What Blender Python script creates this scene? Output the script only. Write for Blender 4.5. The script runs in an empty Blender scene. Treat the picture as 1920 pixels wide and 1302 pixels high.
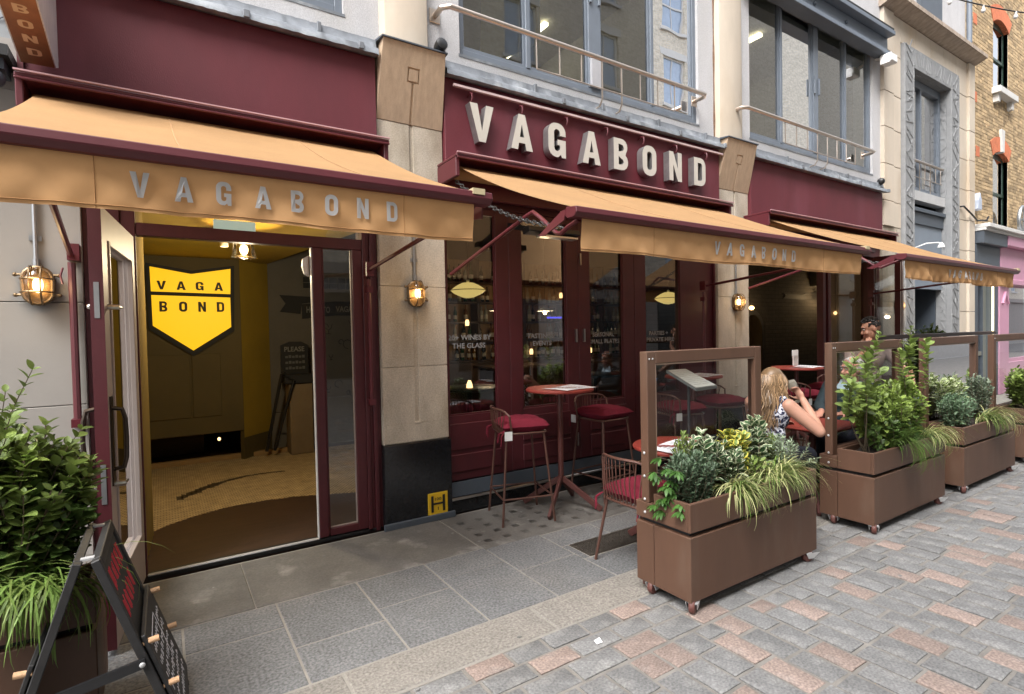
import bpy, bmesh, math, random
import numpy as np
from mathutils import Vector, Matrix, Quaternion

scene = bpy.context.scene
COL = scene.collection
R = math.radians
rnd = random.Random(11)

# ------------------------------------------------------------------ camera
cam_d = bpy.data.cameras.new('camera')
cam = bpy.data.objects.new('camera', cam_d)
COL.objects.link(cam)
scene.camera = cam
_yaw, _pitch, _roll = 0.57397, -0.0245984, 0.0201178
_f = Vector((math.sin(_yaw) * math.cos(_pitch), math.cos(_yaw) * math.cos(_pitch), math.sin(_pitch)))
_r = Vector((math.cos(_yaw), -math.sin(_yaw), 0.0))
_d = _f.cross(_r)
_r2 = math.cos(_roll) * _r + math.sin(_roll) * _d
_d2 = -math.sin(_roll) * _r + math.cos(_roll) * _d
CAMP = Vector((0.0, 0.0, 1.6))
_m = Matrix((( _r2.x, -_d2.x, -_f.x), (_r2.y, -_d2.y, -_f.y), (_r2.z, -_d2.z, -_f.z))).to_4x4()
_m.translation = CAMP
cam.matrix_world = _m
cam_d.sensor_width = 36.0
cam_d.sensor_fit = 'HORIZONTAL'
cam_d.lens = 1012.6 / 1920.0 * 36.0
cam_d.clip_start = 0.05
cam_d.clip_end = 400.0


def proj(p):
    v = Vector(p) - CAMP
    z = v.dot(_f)
    if z < 0.05:
        return None
    return (960 + 1012.6 * v.dot(_r2) / z, 651 + 1012.6 * v.dot(_d2) / z, z)


# ------------------------------------------------------------------ sky, sun, exposure
SUN_EL, SUN_AZ = 54.0, 238.0
w = bpy.data.worlds.new('World')
scene.world = w
w.use_nodes = True
nt = w.node_tree
bg = nt.nodes['Background']
sky = nt.nodes.new('ShaderNodeTexSky')
sky.sky_type = 'NISHITA'
sky.sun_disc = False
sky.sun_elevation = R(SUN_EL)
sky.sun_rotation = R(SUN_AZ)
sky.air_density = 1.0
sky.dust_density = 4.0
sky.ozone_density = 1.0
hs = nt.nodes.new('ShaderNodeHueSaturation')
hs.inputs['Saturation'].default_value = 0.3
nt.links.new(sky.outputs[0], hs.inputs['Color'])
nt.links.new(hs.outputs[0], bg.inputs[0])
bg.inputs[1].default_value = 0.15
sd = bpy.data.lights.new('sun', 'SUN')
sd.energy = 1.15
sd.angle = R(40)
sd.color = (1.0, 0.985, 0.965)
sun = bpy.data.objects.new('sun', sd)
COL.objects.link(sun)
_sv = Vector((math.sin(R(SUN_AZ)) * math.cos(R(SUN_EL)), math.cos(R(SUN_AZ)) * math.cos(R(SUN_EL)), math.sin(R(SUN_EL))))
sun.rotation_euler = _sv.to_track_quat('Z', 'Y').to_euler()
sun.location = (0, -2, 12)
vs = scene.view_settings
vs.view_transform = 'Standard'
vs.look = 'None'
vs.gamma = 1.0
vs.use_curve_mapping = False
vs.exposure = 1.88
try:
    scene.cycles.max_bounces = 10
    scene.cycles.transparent_max_bounces = 16
    scene.cycles.caustics_reflective = False
    scene.cycles.caustics_refractive = False
except Exception:
    pass


# ------------------------------------------------------------------ materials
def nodes_of(name):
    m = bpy.data.materials.new(name)
    m.use_nodes = True
    t = m.node_tree
    return m, t, t.nodes, t.links, t.nodes['Principled BSDF']


def mat(name, col, rough=0.6, metal=0.0, var=0.12, vs=5.0, bump=0.0, bs=60.0, orand=0.0, irand=0.0,
        col2=None, c2s=3.0, c2lo=0.5, c2hi=0.65, stretch=(1, 1, 1), trans=0.0, spec=0.5, speck=0.0, specks=400.0, coat=0.0):
    m, t, N, L, b = nodes_of(name)
    tc = N.new('ShaderNodeTexCoord')
    mp = N.new('ShaderNodeMapping')
    mp.inputs['Scale'].default_value = stretch
    L.new(tc.outputs['Object'], mp.inputs[0])
    n1 = N.new('ShaderNodeTexNoise')
    n1.inputs['Scale'].default_value = vs
    n1.inputs['Detail'].default_value = 6
    n1.inputs['Roughness'].default_value = 0.65
    L.new(mp.outputs[0], n1.inputs['Vector'])
    rgb = N.new('ShaderNodeRGB')
    rgb.outputs[0].default_value = (*col, 1)
    cur = rgb.outputs[0]
    if col2:
        n3 = N.new('ShaderNodeTexNoise')
        n3.inputs['Scale'].default_value = c2s
        n3.inputs['Detail'].default_value = 8
        L.new(mp.outputs[0], n3.inputs['Vector'])
        mr = N.new('ShaderNodeMapRange')
        mr.inputs[1].default_value = c2lo
        mr.inputs[2].default_value = c2hi
        L.new(n3.outputs[0], mr.inputs[0])
        mx = N.new('ShaderNodeMix')
        mx.data_type = 'RGBA'
        L.new(mr.outputs[0], mx.inputs[0])
        L.new(cur, mx.inputs[6])
        mx.inputs[7].default_value = (*col2, 1)
        cur = mx.outputs[2]
    val = N.new('ShaderNodeMapRange')
    val.inputs[1].default_value = 0.25
    val.inputs[2].default_value = 0.75
    val.inputs[3].default_value = 1 - var
    val.inputs[4].default_value = 1 + var
    L.new(n1.outputs[0], val.inputs[0])
    fac = val.outputs[0]

    def mul(src, lo, hi):
        nonlocal fac
        r = N.new('ShaderNodeMapRange')
        r.inputs[3].default_value = lo
        r.inputs[4].default_value = hi
        L.new(src, r.inputs[0])
        mm = N.new('ShaderNodeMath')
        mm.operation = 'MULTIPLY'
        L.new(fac, mm.inputs[0])
        L.new(r.outputs[0], mm.inputs[1])
        fac = mm.outputs[0]
    if orand:
        oi = N.new('ShaderNodeObjectInfo')
        mul(oi.outputs['Random'], 1 - orand, 1 + orand)
    if irand:
        ge = N.new('ShaderNodeNewGeometry')
        mul(ge.outputs['Random Per Island'], 1 - irand, 1 + irand)
    if speck:
        n4 = N.new('ShaderNodeTexNoise')
        n4.inputs['Scale'].default_value = specks
        n4.inputs['Detail'].default_value = 2
        L.new(tc.outputs['Object'], n4.inputs['Vector'])
        r = N.new('ShaderNodeMapRange')
        r.inputs[1].default_value = 0.3
        r.inputs[2].default_value = 0.7
        L.new(n4.outputs[0], r.inputs[0])
        mul(r.outputs[0], 1 - speck, 1 + speck)
    mv = N.new('ShaderNodeVectorMath')
    mv.operation = 'SCALE'
    L.new(cur, mv.inputs[0])
    L.new(fac, mv.inputs['Scale'])
    L.new(mv.outputs[0], b.inputs['Base Color'])
    b.inputs['Roughness'].default_value = rough
    b.inputs['Metallic'].default_value = metal
    b.inputs['Specular IOR Level'].default_value = spec
    if coat:
        b.inputs['Coat Weight'].default_value = coat
    if bump:
        n2 = N.new('ShaderNodeTexNoise')
        n2.inputs['Scale'].default_value = bs
        n2.inputs['Detail'].default_value = 5
        L.new(mp.outputs[0], n2.inputs['Vector'])
        bp = N.new('ShaderNodeBump')
        bp.inputs['Strength'].default_value = bump
        bp.inputs['Distance'].default_value = 0.01
        L.new(n2.outputs[0], bp.inputs['Height'])
        L.new(bp.outputs[0], b.inputs['Normal'])
    if trans:
        out = N['Material Output']
        tr = N.new('ShaderNodeBsdfTranslucent')
        L.new(mv.outputs[0], tr.inputs[0])
        ms = N.new('ShaderNodeMixShader')
        ms.inputs[0].default_value = trans
        L.new(b.outputs[0], ms.inputs[1])
        L.new(tr.outputs[0], ms.inputs[2])
        L.new(ms.outputs[0], out.inputs[0])
    return m


def emit(name, col, strength):
    m, t, N, L, b = nodes_of(name)
    b.inputs['Base Color'].default_value = (*col, 1)
    b.inputs['Emission Color'].default_value = (*col, 1)
    b.inputs['Emission Strength'].default_value = strength
    return m


def glass(name, tint=(0.93, 0.95, 0.95), ior=1.5, gain=1.0, rough=0.0, ripple=0.0):
    m, t, N, L, b = nodes_of(name)
    N.remove(b)
    out = N['Material Output']
    tr = N.new('ShaderNodeBsdfTransparent')
    tr.inputs[0].default_value = (*tint, 1)
    gl = N.new('ShaderNodeBsdfGlossy')
    gl.inputs['Roughness'].default_value = rough
    gl.inputs[0].default_value = (0.97, 0.98, 1, 1)
    fr = N.new('ShaderNodeFresnel')
    fr.inputs[0].default_value = ior
    mm = N.new('ShaderNodeMath')
    mm.operation = 'MULTIPLY'
    mm.use_clamp = True
    mm.inputs[1].default_value = gain
    L.new(fr.outputs[0], mm.inputs[0])
    ms = N.new('ShaderNodeMixShader')
    L.new(mm.outputs[0], ms.inputs[0])
    L.new(tr.outputs[0], ms.inputs[1])
    L.new(gl.outputs[0], ms.inputs[2])
    L.new(ms.outputs[0], out.inputs[0])
    if ripple:
        tc = N.new('ShaderNodeTexCoord')
        n = N.new('ShaderNodeTexNoise')
        n.inputs['Scale'].default_value = 2.2
        n.inputs['Detail'].default_value = 1
        L.new(tc.outputs['Object'], n.inputs['Vector'])
        bp = N.new('ShaderNodeBump')
        bp.inputs['Strength'].default_value = ripple
        bp.inputs['Distance'].default_value = 0.02
        L.new(n.outputs[0], bp.inputs['Height'])
        L.new(bp.outputs[0], gl.inputs['Normal'])
    return m


def brick_mat(name, c1, c2, mortar, plane='xz', bw=0.225, rh=0.075, ms=0.01, bump=0.4):
    m, t, N, L, b = nodes_of(name)
    tc = N.new('ShaderNodeTexCoord')
    sp = N.new('ShaderNodeSeparateXYZ')
    cb = N.new('ShaderNodeCombineXYZ')
    L.new(tc.outputs['Object'], sp.inputs[0])
    L.new(sp.outputs['XYZ'.index(plane[0].upper())], cb.inputs[0])
    L.new(sp.outputs['XYZ'.index(plane[1].upper())], cb.inputs[1])
    br = N.new('ShaderNodeTexBrick')
    br.inputs['Color1'].default_value = (*c1, 1)
    br.inputs['Color2'].default_value = (*c2, 1)
    br.inputs['Mortar'].default_value = (*mortar, 1)
    br.inputs['Scale'].default_value = 1.0
    br.inputs['Brick Width'].default_value = bw
    br.inputs['Row Height'].default_value = rh
    br.inputs['Mortar Size'].default_value = ms
    L.new(cb.outputs[0], br.inputs['Vector'])
    n = N.new('ShaderNodeTexNoise')
    n.inputs['Scale'].default_value = 9
    L.new(tc.outputs['Object'], n.inputs['Vector'])
    r = N.new('ShaderNodeMapRange')
    r.inputs[3].default_value = 0.6
    r.inputs[4].default_value = 1.4
    L.new(n.outputs[0], r.inputs[0])
    mv = N.new('ShaderNodeVectorMath')
    mv.operation = 'SCALE'
    L.new(br.outputs[0], mv.inputs[0])
    L.new(r.outputs[0], mv.inputs['Scale'])
    L.new(mv.outputs[0], b.inputs['Base Color'])
    b.inputs['Roughness'].default_value = 0.9
    bp = N.new('ShaderNodeBump')
    bp.inputs['Strength'].default_value = bump
    bp.inputs['Distance'].default_value = 0.01
    bp.invert = True
    L.new(br.outputs['Fac'], bp.inputs['Height'])
    L.new(bp.outputs[0], b.inputs['Normal'])
    return m


MAROON = mat('maroon_paint', (0.095, 0.014, 0.02), 0.42, var=0.1, vs=3, bump=0.03, bs=200)
MAROON_D = mat('maroon_joinery', (0.066, 0.009, 0.013), 0.5, var=0.18, vs=5, bump=.06, bs=120)
FASCIA = mat('maroon_fascia', (0.115, 0.016, 0.024), 0.62, var=0.14, vs=3, bump=0.12, bs=200, col2=(.15, .034, .048), c2s=1.6, c2lo=.5, c2hi=.75, stretch=(1, 1, .4))
STONE = mat('limestone_pier', (0.5, 0.44, 0.36), 0.85, var=0.2, vs=5, bump=0.25, bs=50, col2=(0.34, 0.285, 0.215), c2s=2.6, c2lo=.45, c2hi=.68, stretch=(1, 1, .45), speck=.16, specks=90, orand=.05)
SANDST = mat('sandstone_capital', (0.47, 0.345, 0.235), 0.85, var=0.16, vs=14, bump=0.1, bs=90, stretch=(2, 2, .18), speck=.06, specks=200)
CREAM = mat('cream_stone', (0.56, 0.485, 0.395), 0.85, var=0.12, vs=2.5, bump=0.08, bs=70, col2=(0.5, 0.4, 0.29), c2s=1.5, c2lo=.5, c2hi=.75, stretch=(1, 1, .4), orand=.05)
PALE = mat('pale_painted_wall', (0.32, 0.30, 0.275), 0.8, var=0.08, vs=2, bump=0.06, bs=80, orand=.03)
RENDER = mat('white_pebbledash', (0.5, 0.495, 0.505), 0.9, var=0.1, vs=4, bump=0.4, bs=140, speck=.12, specks=110, col2=(.42, .41, .40), c2s=2, c2lo=.52, c2hi=.75, stretch=(1, 1, .5))
LEAD = mat('lead_flashing', (0.17, 0.185, 0.205), 0.6, metal=0.1, var=0.25, vs=9, bump=0.3, bs=30, col2=(.33, .35, .37), c2s=6, c2lo=.52, c2hi=.75)
GRANITE_B = mat('black_granite', (0.012, 0.013, 0.015), 0.18, var=0.3, vs=40, speck=.3, specks=300)
BLACK = mat('black_paint', (0.012, 0.012, 0.013), 0.4)
BLACKM = mat('matt_black', (0.015, 0.015, 0.016), 0.75)
CHROME = mat('brushed_steel', (0.62, 0.6, 0.57), 0.28, metal=1.0, var=0.06, vs=20)
STEELG = mat('galvanised_pipe', (0.33, 0.34, 0.35), 0.45, metal=0.8, var=0.15)
RAIL = mat('railing_steel', (0.58, 0.5, 0.43), 0.3, metal=0.9, var=0.1)
BLUEG = mat('blue_grey_frame', (0.15, 0.175, 0.21), 0.42, var=0.1)
BLUED = mat('dark_slate_paint', (0.07, 0.085, 0.105), 0.5, var=0.12, vs=3)
GREYP = mat('grey_panel_paint', (0.13, 0.155, 0.19), 0.5, var=0.1, vs=2)
CARVED = mat('grey_cast_relief', (0.25, 0.255, 0.26), 0.7, var=0.15, vs=8, bump=0.15, bs=40)
AWN = mat('orange_awning_canvas', (0.49, 0.295, 0.145), 0.85, var=0.07, vs=3, bump=0.12, bs=260, trans=0.38, spec=.2, col2=(.47, .27, .12), c2s=1.3, c2lo=.5, c2hi=.8, speck=.05, specks=120)
AWNV = mat('orange_valance_canvas', (0.62, 0.36, 0.17), 0.85, var=0.08, vs=4, bump=0.55, bs=7, trans=0.2, col2=(.57, .32, .14), c2s=3, c2lo=.5, c2hi=.72, spec=.2)
AWNTXT = mat('grey_printed_letter', (0.66, 0.68, 0.70), 0.8, var=0.06)
LETF = mat('cream_letter_face', (0.52, 0.49, 0.43), 0.5, var=0.05)
LETS = mat('letter_side_metal', (0.3, 0.29, 0.29), 0.4, metal=0.7, var=0.25, vs=8)
PLANTER = mat('brown_powder_coat', (0.10, 0.05, 0.03), 0.55, var=0.12, vs=5, bump=0.05, bs=200, col2=(.125, .078, .053), c2s=4, c2lo=.56, c2hi=.85, stretch=(1.6, 1.6, .45), orand=.04)
SOIL = mat('dark_soil', (0.02, 0.014, 0.01), 0.95, var=0.4, vs=40, bump=1, bs=50)
TYRE = mat('red_brown_wheel', (0.11, 0.04, 0.032), 0.5)
ZINC = mat('zinc_bracket', (0.5, 0.5, 0.5), 0.4, metal=0.25)
REDTOP = mat('red_table_top', (0.22, 0.03, 0.02), 0.55, var=0.08, vs=6)
REDMET = mat('brown_red_metal', (0.09, 0.027, 0.022), 0.45, var=0.1)
CHAIRM = mat('copper_brown_wire', (0.105, 0.048, 0.035), 0.4, metal=0.2, var=0.1)
CUSH = mat('burgundy_cushion', (0.15, 0.014, 0.028), 0.9, var=0.2, vs=9, bump=0.3, bs=60, spec=.2)
PAPER = mat('white_paper', (0.75, 0.76, 0.8), 0.8, var=0.03)
WHITE = mat('white_plastic', (0.75, 0.75, 0.74), 0.5, var=0.03)
TAUPE = mat('taupe_door_paint', (0.36, 0.30, 0.275), 0.5, var=0.06, vs=6)
BRASS = mat('aged_brass', (0.2, 0.14, 0.08), 0.4, metal=0.85, var=0.25, vs=30)
CORK = mat('cork', (0.52, 0.32, 0.18), 0.85, var=0.25, vs=60, bump=.3, bs=120)
YELLOW = mat('yellow_plate', (0.72, 0.45, 0.02), 0.45, var=0.05)
PINK = mat('pink_paint', (0.55, 0.28, 0.39), 0.5, var=0.05)
GRASSG = None
REDBR = mat('orange_red_brick', (0.55, 0.17, 0.08), 0.85, var=0.2, vs=12, irand=.15)
WSTONE = mat('white_painted_stone', (0.58, 0.57, 0.55), 0.7, var=0.06)
DGREEN = mat('dark_green_sash', (0.02, 0.045, 0.03), 0.4)
GLASS = glass('shop_glass', tint=(0.68, 0.7, 0.7), ior=1.5, gain=2.4)
GLASSU = glass('window_glass', tint=(0.62, 0.68, 0.71), ior=1.52, gain=3.2, ripple=.05)
GLASSC = glass('clear_screen_glass', tint=(0.94, 0.96, 0.96), ior=1.45, gain=1.0)
AMBER = glass('amber_lamp_glass', tint=(1.0, 0.92, 0.78), ior=1.5, gain=1.2, rough=.05)
WGLASS = mat('pale_wine_glass', (.5, .48, .42), .12, trans=.7)
BULB = emit('warm_bulb', (1.0, 0.6, 0.25), 1.1)
BULBS = emit('bright_bulb', (1.0, 0.73, 0.42), 3.0)


# ------------------------------------------------------------------ mesh builder
ORG = {}


class MB:
    def __init__(s):
        s.v, s.f, s.m, s.cur = [], [], [], 0

    def add(s, vs, fs):
        n = len(s.v)
        s.v += [tuple(v) for v in vs]
        s.f += [tuple(i + n for i in f) for f in fs]
        s.m += [s.cur] * len(fs)
        return s

    def box(s, x0, x1, y0, y1, z0, z1):
        return s.add([(x0, y0, z0), (x1, y0, z0), (x1, y1, z0), (x0, y1, z0), (x0, y0, z1), (x1, y0, z1), (x1, y1, z1), (x0, y1, z1)],
                     [(0, 3, 2, 1), (4, 5, 6, 7), (0, 1, 5, 4), (1, 2, 6, 5), (2, 3, 7, 6), (3, 0, 4, 7)])

    def hexa(s, p):
        return s.add(p, [(0, 3, 2, 1), (4, 5, 6, 7), (0, 1, 5, 4), (1, 2, 6, 5), (2, 3, 7, 6), (3, 0, 4, 7)])

    def obox(s, c, size, M):
        c = Vector(c)
        h = [k / 2 for k in size]
        P = []
        for z in (-1, 1):
            for x, y in ((-1, -1), (1, -1), (1, 1), (-1, 1)):
                P.append(c + M @ Vector((x * h[0], y * h[1], z * h[2])))
        return s.hexa(P)

    def beam(s, p, q, w, h, up=(0, 0, 1)):
        p, q = Vector(p), Vector(q)
        d = (q - p).normalized()
        up = Vector(up)
        a = d.cross(up)
        if a.length < 1e-4:
            a = d.cross(Vector((1, 0, 0)))
        a.normalize()
        u = a.cross(d).normalized()
        P = []
        for e in (p, q):
            for i, j in ((-1, -1), (1, -1), (1, 1), (-1, 1)):
                P.append(e + a * (i * w / 2) + u * (j * h / 2))
        return s.hexa(P)

    def tube(s, pts, r, n=8, closed=False, caps=True):
        pts = [Vector(p) for p in pts]
        k = len(pts)
        rs = r if isinstance(r, (list, tuple)) else [r] * k
        vs, fs = [], []
        ref = None
        for i, p in enumerate(pts):
            if closed:
                d = pts[(i + 1) % k] - pts[i - 1]
            else:
                d = pts[min(i + 1, k - 1)] - pts[max(i - 1, 0)]
            if d.length < 1e-9:
                d = Vector((0, 0, 1))
            d.normalize()
            if ref is None:
                ref = Vector((0, 0, 1)) if abs(d.z) < .9 else Vector((1, 0, 0))
            a = d.cross(ref)
            if a.length < 1e-5:
                a = d.cross(Vector((0.3, 1, 0.2)))
            a.normalize()
            b = a.cross(d).normalized()
            ref = b
            for j in range(n):
                t = 2 * math.pi * j / n
                vs.append(p + (a * math.cos(t) + b * math.sin(t)) * rs[i])
        rng = k if closed else k - 1
        for i in range(rng):
            i2 = (i + 1) % k
            for j in range(n):
                j2 = (j + 1) % n
                fs.append((i * n + j, i * n + j2, i2 * n + j2, i2 * n + j))
        if caps and not closed:
            fs.append(tuple(range(n - 1, -1, -1)))
            fs.append(tuple((k - 1) * n + j for j in range(n)))
        return s.add(vs, fs)

    def lathe(s, prof, c=(0, 0, 0), n=20, M=None, sx=1, sy=1):
        c = Vector(c)
        vs, fs = [], []
        for rr, z in prof:
            for j in range(n):
                t = 2 * math.pi * j / n
                v = Vector((rr * sx * math.cos(t), rr * sy * math.sin(t), z))
                vs.append(c + (M @ v if M else v))
        for i in range(len(prof) - 1):
            for j in range(n):
                j2 = (j + 1) % n
                fs.append((i * n + j, i * n + j2, (i + 1) * n + j2, (i + 1) * n + j))
        fs.append(tuple(range(n - 1, -1, -1)))
        fs.append(tuple((len(prof) - 1) * n + j for j in range(n)))
        return s.add(vs, fs)

    def ell(s, c, rx, ry, rz, n=14, m=9, M=None):
        prof = []
        for i in range(m + 1):
            t = math.pi * i / m
            prof.append((max(math.sin(t), 1e-3), -math.cos(t)))
        c = Vector(c)
        vs, fs = [], []
        for rr, z in prof:
            for j in range(n):
                t = 2 * math.pi * j / n
                v = Vector((rr * rx * math.cos(t), rr * ry * math.sin(t), z * rz))
                vs.append(c + (M @ v if M else v))
        for i in range(m):
            for j in range(n):
                j2 = (j + 1) % n
                fs.append((i * n + j, i * n + j2, (i + 1) * n + j2, (i + 1) * n + j))
        fs.append(tuple(range(n - 1, -1, -1)))
        fs.append(tuple(m * n + j for j in range(n)))
        return s.add(vs, fs)

    def prism(s, poly, a0, a1, plane='xz'):
        n = len(poly)

        def P(u, v, a):
            return {'xz': (u, a, v), 'yz': (a, u, v), 'xy': (u, v, a)}[plane]
        vs = [P(u, v, a0) for u, v in poly] + [P(u, v, a1) for u, v in poly]
        fs = [tuple(range(n)), tuple(range(2 * n - 1, n - 1, -1))]
        for i in range(n):
            j = (i + 1) % n
            fs.append((i, i + n, j + n, j))
        return s.add(vs, fs)

    def quad(s, a, b, c, d):
        return s.add([a, b, c, d], [(0, 1, 2, 3)])

    def grid(s, fn, nu, nv):
        vs = [fn(i / nu, j / nv) for j in range(nv + 1) for i in range(nu + 1)]
        fs = []
        for j in range(nv):
            for i in range(nu):
                a = j * (nu + 1) + i
                fs.append((a, a + 1, a + nu + 2, a + nu + 1))
        return s.add(vs, fs)

    def mesh(s, name, mats, off=(0, 0, 0), smooth=False, fix=True):
        me = bpy.data.meshes.new(name)
        ox, oy, oz = off
        me.from_pydata([(x - ox, y - oy, z - oz) for x, y, z in s.v], [], s.f)
        for mm in (mats if isinstance(mats, (list, tuple)) else [mats]):
            me.materials.append(mm)
        if any(s.m):
            me.polygons.foreach_set('material_index', s.m)
        if fix:
            bm = bmesh.new()
            bm.from_mesh(me)
            bmesh.ops.recalc_face_normals(bm, faces=bm.faces)
            bm.to_mesh(me)
            bm.free()
        if smooth:
            me.polygons.foreach_set('use_smooth', [True] * len(me.polygons))
            me.set_sharp_from_angle(angle=R(smooth if smooth > 1 else 40))
        me.update()
        return me


def thing(name, label, cat, loc=(0, 0, 0), group=None, kind=None):
    o = bpy.data.objects.new(name, None)
    COL.objects.link(o)
    o.empty_display_size = 0.1
    o.location = loc
    o['label'] = label
    o['category'] = cat
    if group:
        o['group'] = group
    if kind:
        o['kind'] = kind
    ORG[o.name] = Vector(loc)
    return o


def part(name, mb, m, parent=None, label=None, bevel=0.0, smooth=False, kind=None, seg=1, fix=True):
    off = ORG[parent.name] if parent is not None else Vector((0, 0, 0))
    me = mb if isinstance(mb, bpy.types.Mesh) else mb.mesh(name, m, off, smooth, fix)
    o = bpy.data.objects.new(name, me)
    COL.objects.link(o)
    if parent is not None:
        o.parent = parent
    ORG[o.name] = off
    if label:
        o['label'] = label
    if kind:
        o['kind'] = kind
    if bevel:
        bv = o.modifiers.new('bevel', 'BEVEL')
        bv.width = bevel
        bv.segments = seg
        bv.limit_method = 'ANGLE'
        bv.angle_limit = R(40)
    return o


def single(name, mb, m, label, cat, group=None, kind=None, **k):
    o = part(name, mb, m, None, **k)
    if label:
        o['label'] = label
    if cat:
        o['category'] = cat
    if group:
        o['group'] = group
    if kind:
        o['kind'] = kind
    return o


def struct(name, mb, m, **k):
    return part(name, mb, m, None, kind='structure', **k)


def B(*a):
    return MB().box(*a)


def dup(o, parent=None, loc=None, rotz=None, label=None):
    c = o.copy()
    COL.objects.link(c)
    if parent is not None:
        c.parent = parent
    if loc is not None:
        c.location = loc
    if rotz is not None:
        c.rotation_euler = (0, 0, rotz)
    if label:
        c['label'] = label
    ORG[c.name] = Vector(c.location) if parent is None else ORG[parent.name]
    for ch in list(o.children):
        dup(ch, c)
    return c


# ------------------------------------------------------------------ lettering
def arc(cx, cy, r, a0, a1, n=6):
    return [(cx + r * math.cos(R(a0 + (a1 - a0) * i / n)), cy + r * math.sin(R(a0 + (a1 - a0) * i / n))) for i in range(n + 1)]


def rrect(x0, y0, x1, y1, r):
    return arc(x1 - r, y1 - r, r, 0, 90) + arc(x0 + r, y1 - r, r, 90, 180) + arc(x0 + r, y0 + r, r, 180, 270) + arc(x1 - r, y0 + r, r, 270, 360)


GLYPH = {
    'V': ([[(0, 1), (.235, 1), (.37, .3), (.505, 1), (.74, 1), (.475, 0), (.265, 0)]], .74),
    'A': ([[(0, 0), (.225, 0), (.262, .19), (.478, .19), (.515, 0), (.74, 0), (.48, 1), (.26, 1)], [(.3, .36), (.44, .36), (.37, .72)]], .74),
    'N': ([[(0, 0), (.205, 0), (.205, .56), (.44, 0), (.645, 0), (.645, 1), (.44, 1), (.44, .44), (.205, 1), (0, 1)]], .645),
    'O': ([rrect(0, 0, .66, 1, .29), rrect(.215, .2, .445, .8, .1)], .66),
    'D': ([[(0, 0)] + arc(.36, .28, .28, -90, 0) + arc(.36, .72, .28, 0, 90) + [(0, 1)],
           [(.215, .18)] + arc(.345, .28, .1, -90, 0) + arc(.345, .72, .1, 0, 90) + [(.215, .82)]], .64),
    'B': ([[(0, 0)] + arc(.36, .27, .27, -90, 55) + arc(.35, .745, .255, -40, 90) + [(0, 1)],
           [(.215, .17)] + arc(.34, .27, .09, -90, 90, 5) + [(.215, .44)], [(.215, .59)] + arc(.33, .71, .11, -90, 90, 5) + [(.215, .83)]], .63),
    'G': ([[(.65, .64), (.65, .72)] + arc(.37, .72, .28, 0, 90) + arc(.28, .72, .28, 90, 180) + arc(.28, .28, .28, 180, 270) +
           [(.36, 0), (.46, .09), (.5, 0), (.65, 0), (.65, .52), (.34, .52), (.34, .36), (.435, .36), (.435, .28)] + arc(.335, .28, .1, 0, -90, 3) + arc(.315, .28, .1, 270, 180, 3) +
           arc(.315, .72, .1, 180, 90, 3) + arc(.335, .72, .1, 90, 0, 3) + [(.435, .64)]], .65),
}


def curve_mesh(polys, extrude):
    cu = bpy.data.curves.new('tmp', 'CURVE')
    cu.dimensions = '2D'
    cu.fill_mode = 'BOTH'
    cu.extrude = extrude
    for poly in polys:
        sp = cu.splines.new('POLY')
        sp.points.add(len(poly) - 1)
        for i, (x, y) in enumerate(poly):
            sp.points[i].co = (x, y, 0, 1)
        sp.use_cyclic_u = True
    o = bpy.data.objects.new('tmp', cu)
    COL.objects.link(o)
    dg = bpy.context.evaluated_depsgraph_get()
    me = bpy.data.meshes.new_from_object(o.evaluated_get(dg))
    v = [tuple(p.co) for p in me.vertices]
    f = [tuple(p.vertices) for p in me.polygons]
    bpy.data.objects.remove(o)
    bpy.data.curves.remove(cu)
    bpy.data.meshes.remove(me)
    return v, f


_TXT = {}


def text_mesh(s, thick=0.0, bold=0.02, space=1.0):
    """unit-height-ish text, returned as verts, faces with x from 0"""
    key = (s, thick, bold, space)
    if key in _TXT:
        return _TXT[key]
    cu = bpy.data.curves.new('tmp', 'FONT')
    cu.body = s
    cu.size = 1.0
    cu.extrude = thick
    cu.offset = bold
    cu.space_character = space
    cu.resolution_u = 3
    o = bpy.data.objects.new('tmp', cu)
    COL.objects.link(o)
    dg = bpy.context.evaluated_depsgraph_get()
    me = bpy.data.meshes.new_from_object(o.evaluated_get(dg))
    v = [tuple(p.co) for p in me.vertices]
    f = [tuple(p.vertices) for p in me.polygons]
    bpy.data.objects.remove(o)
    bpy.data.curves.remove(cu)
    bpy.data.meshes.remove(me)
    x0 = min(p[0] for p in v)
    y0 = min(p[1] for p in v)
    v = [(x - x0, y - y0, z) for x, y, z in v]
    _TXT[key] = (v, f)
    return v, f


def put_text(mb, s, x0, x1, z0, z1, y, bold=0.02, fn=None, space=1.0):
    """flat text facing -Y fitted in the rectangle"""
    v, f = text_mesh(s, 0, bold, space)
    W_ = max(p[0] for p in v)
    H_ = max(p[1] for p in v)
    vs = [(x0 + p[0] / W_ * (x1 - x0), y, z0 + p[1] / H_ * (z1 - z0)) for p in v]
    if fn:
        vs = [fn(p) for p in vs]
    mb.add(vs, f)


def glyph_mb(ch, x0, z0, h, wscale, yf, depth, fn=None):
    polys, wd = GLYPH[ch]
    v, f = curve_mesh([[(x * h * wscale, y * h) for x, y in p] for p in polys], depth / 2)
    mb = MB()
    vs = [(x0 + x, yf + depth / 2 - z, z0 + y) for x, y, z in v]
    if fn:
        vs = [fn(p) for p in vs]
    mb.add(vs, f)
    for i, face in enumerate(f):
        mb.m[i] = 0 if min(v[k][2] for k in face) > depth * 0.45 else 1
    return mb, wd * h * wscale

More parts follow.
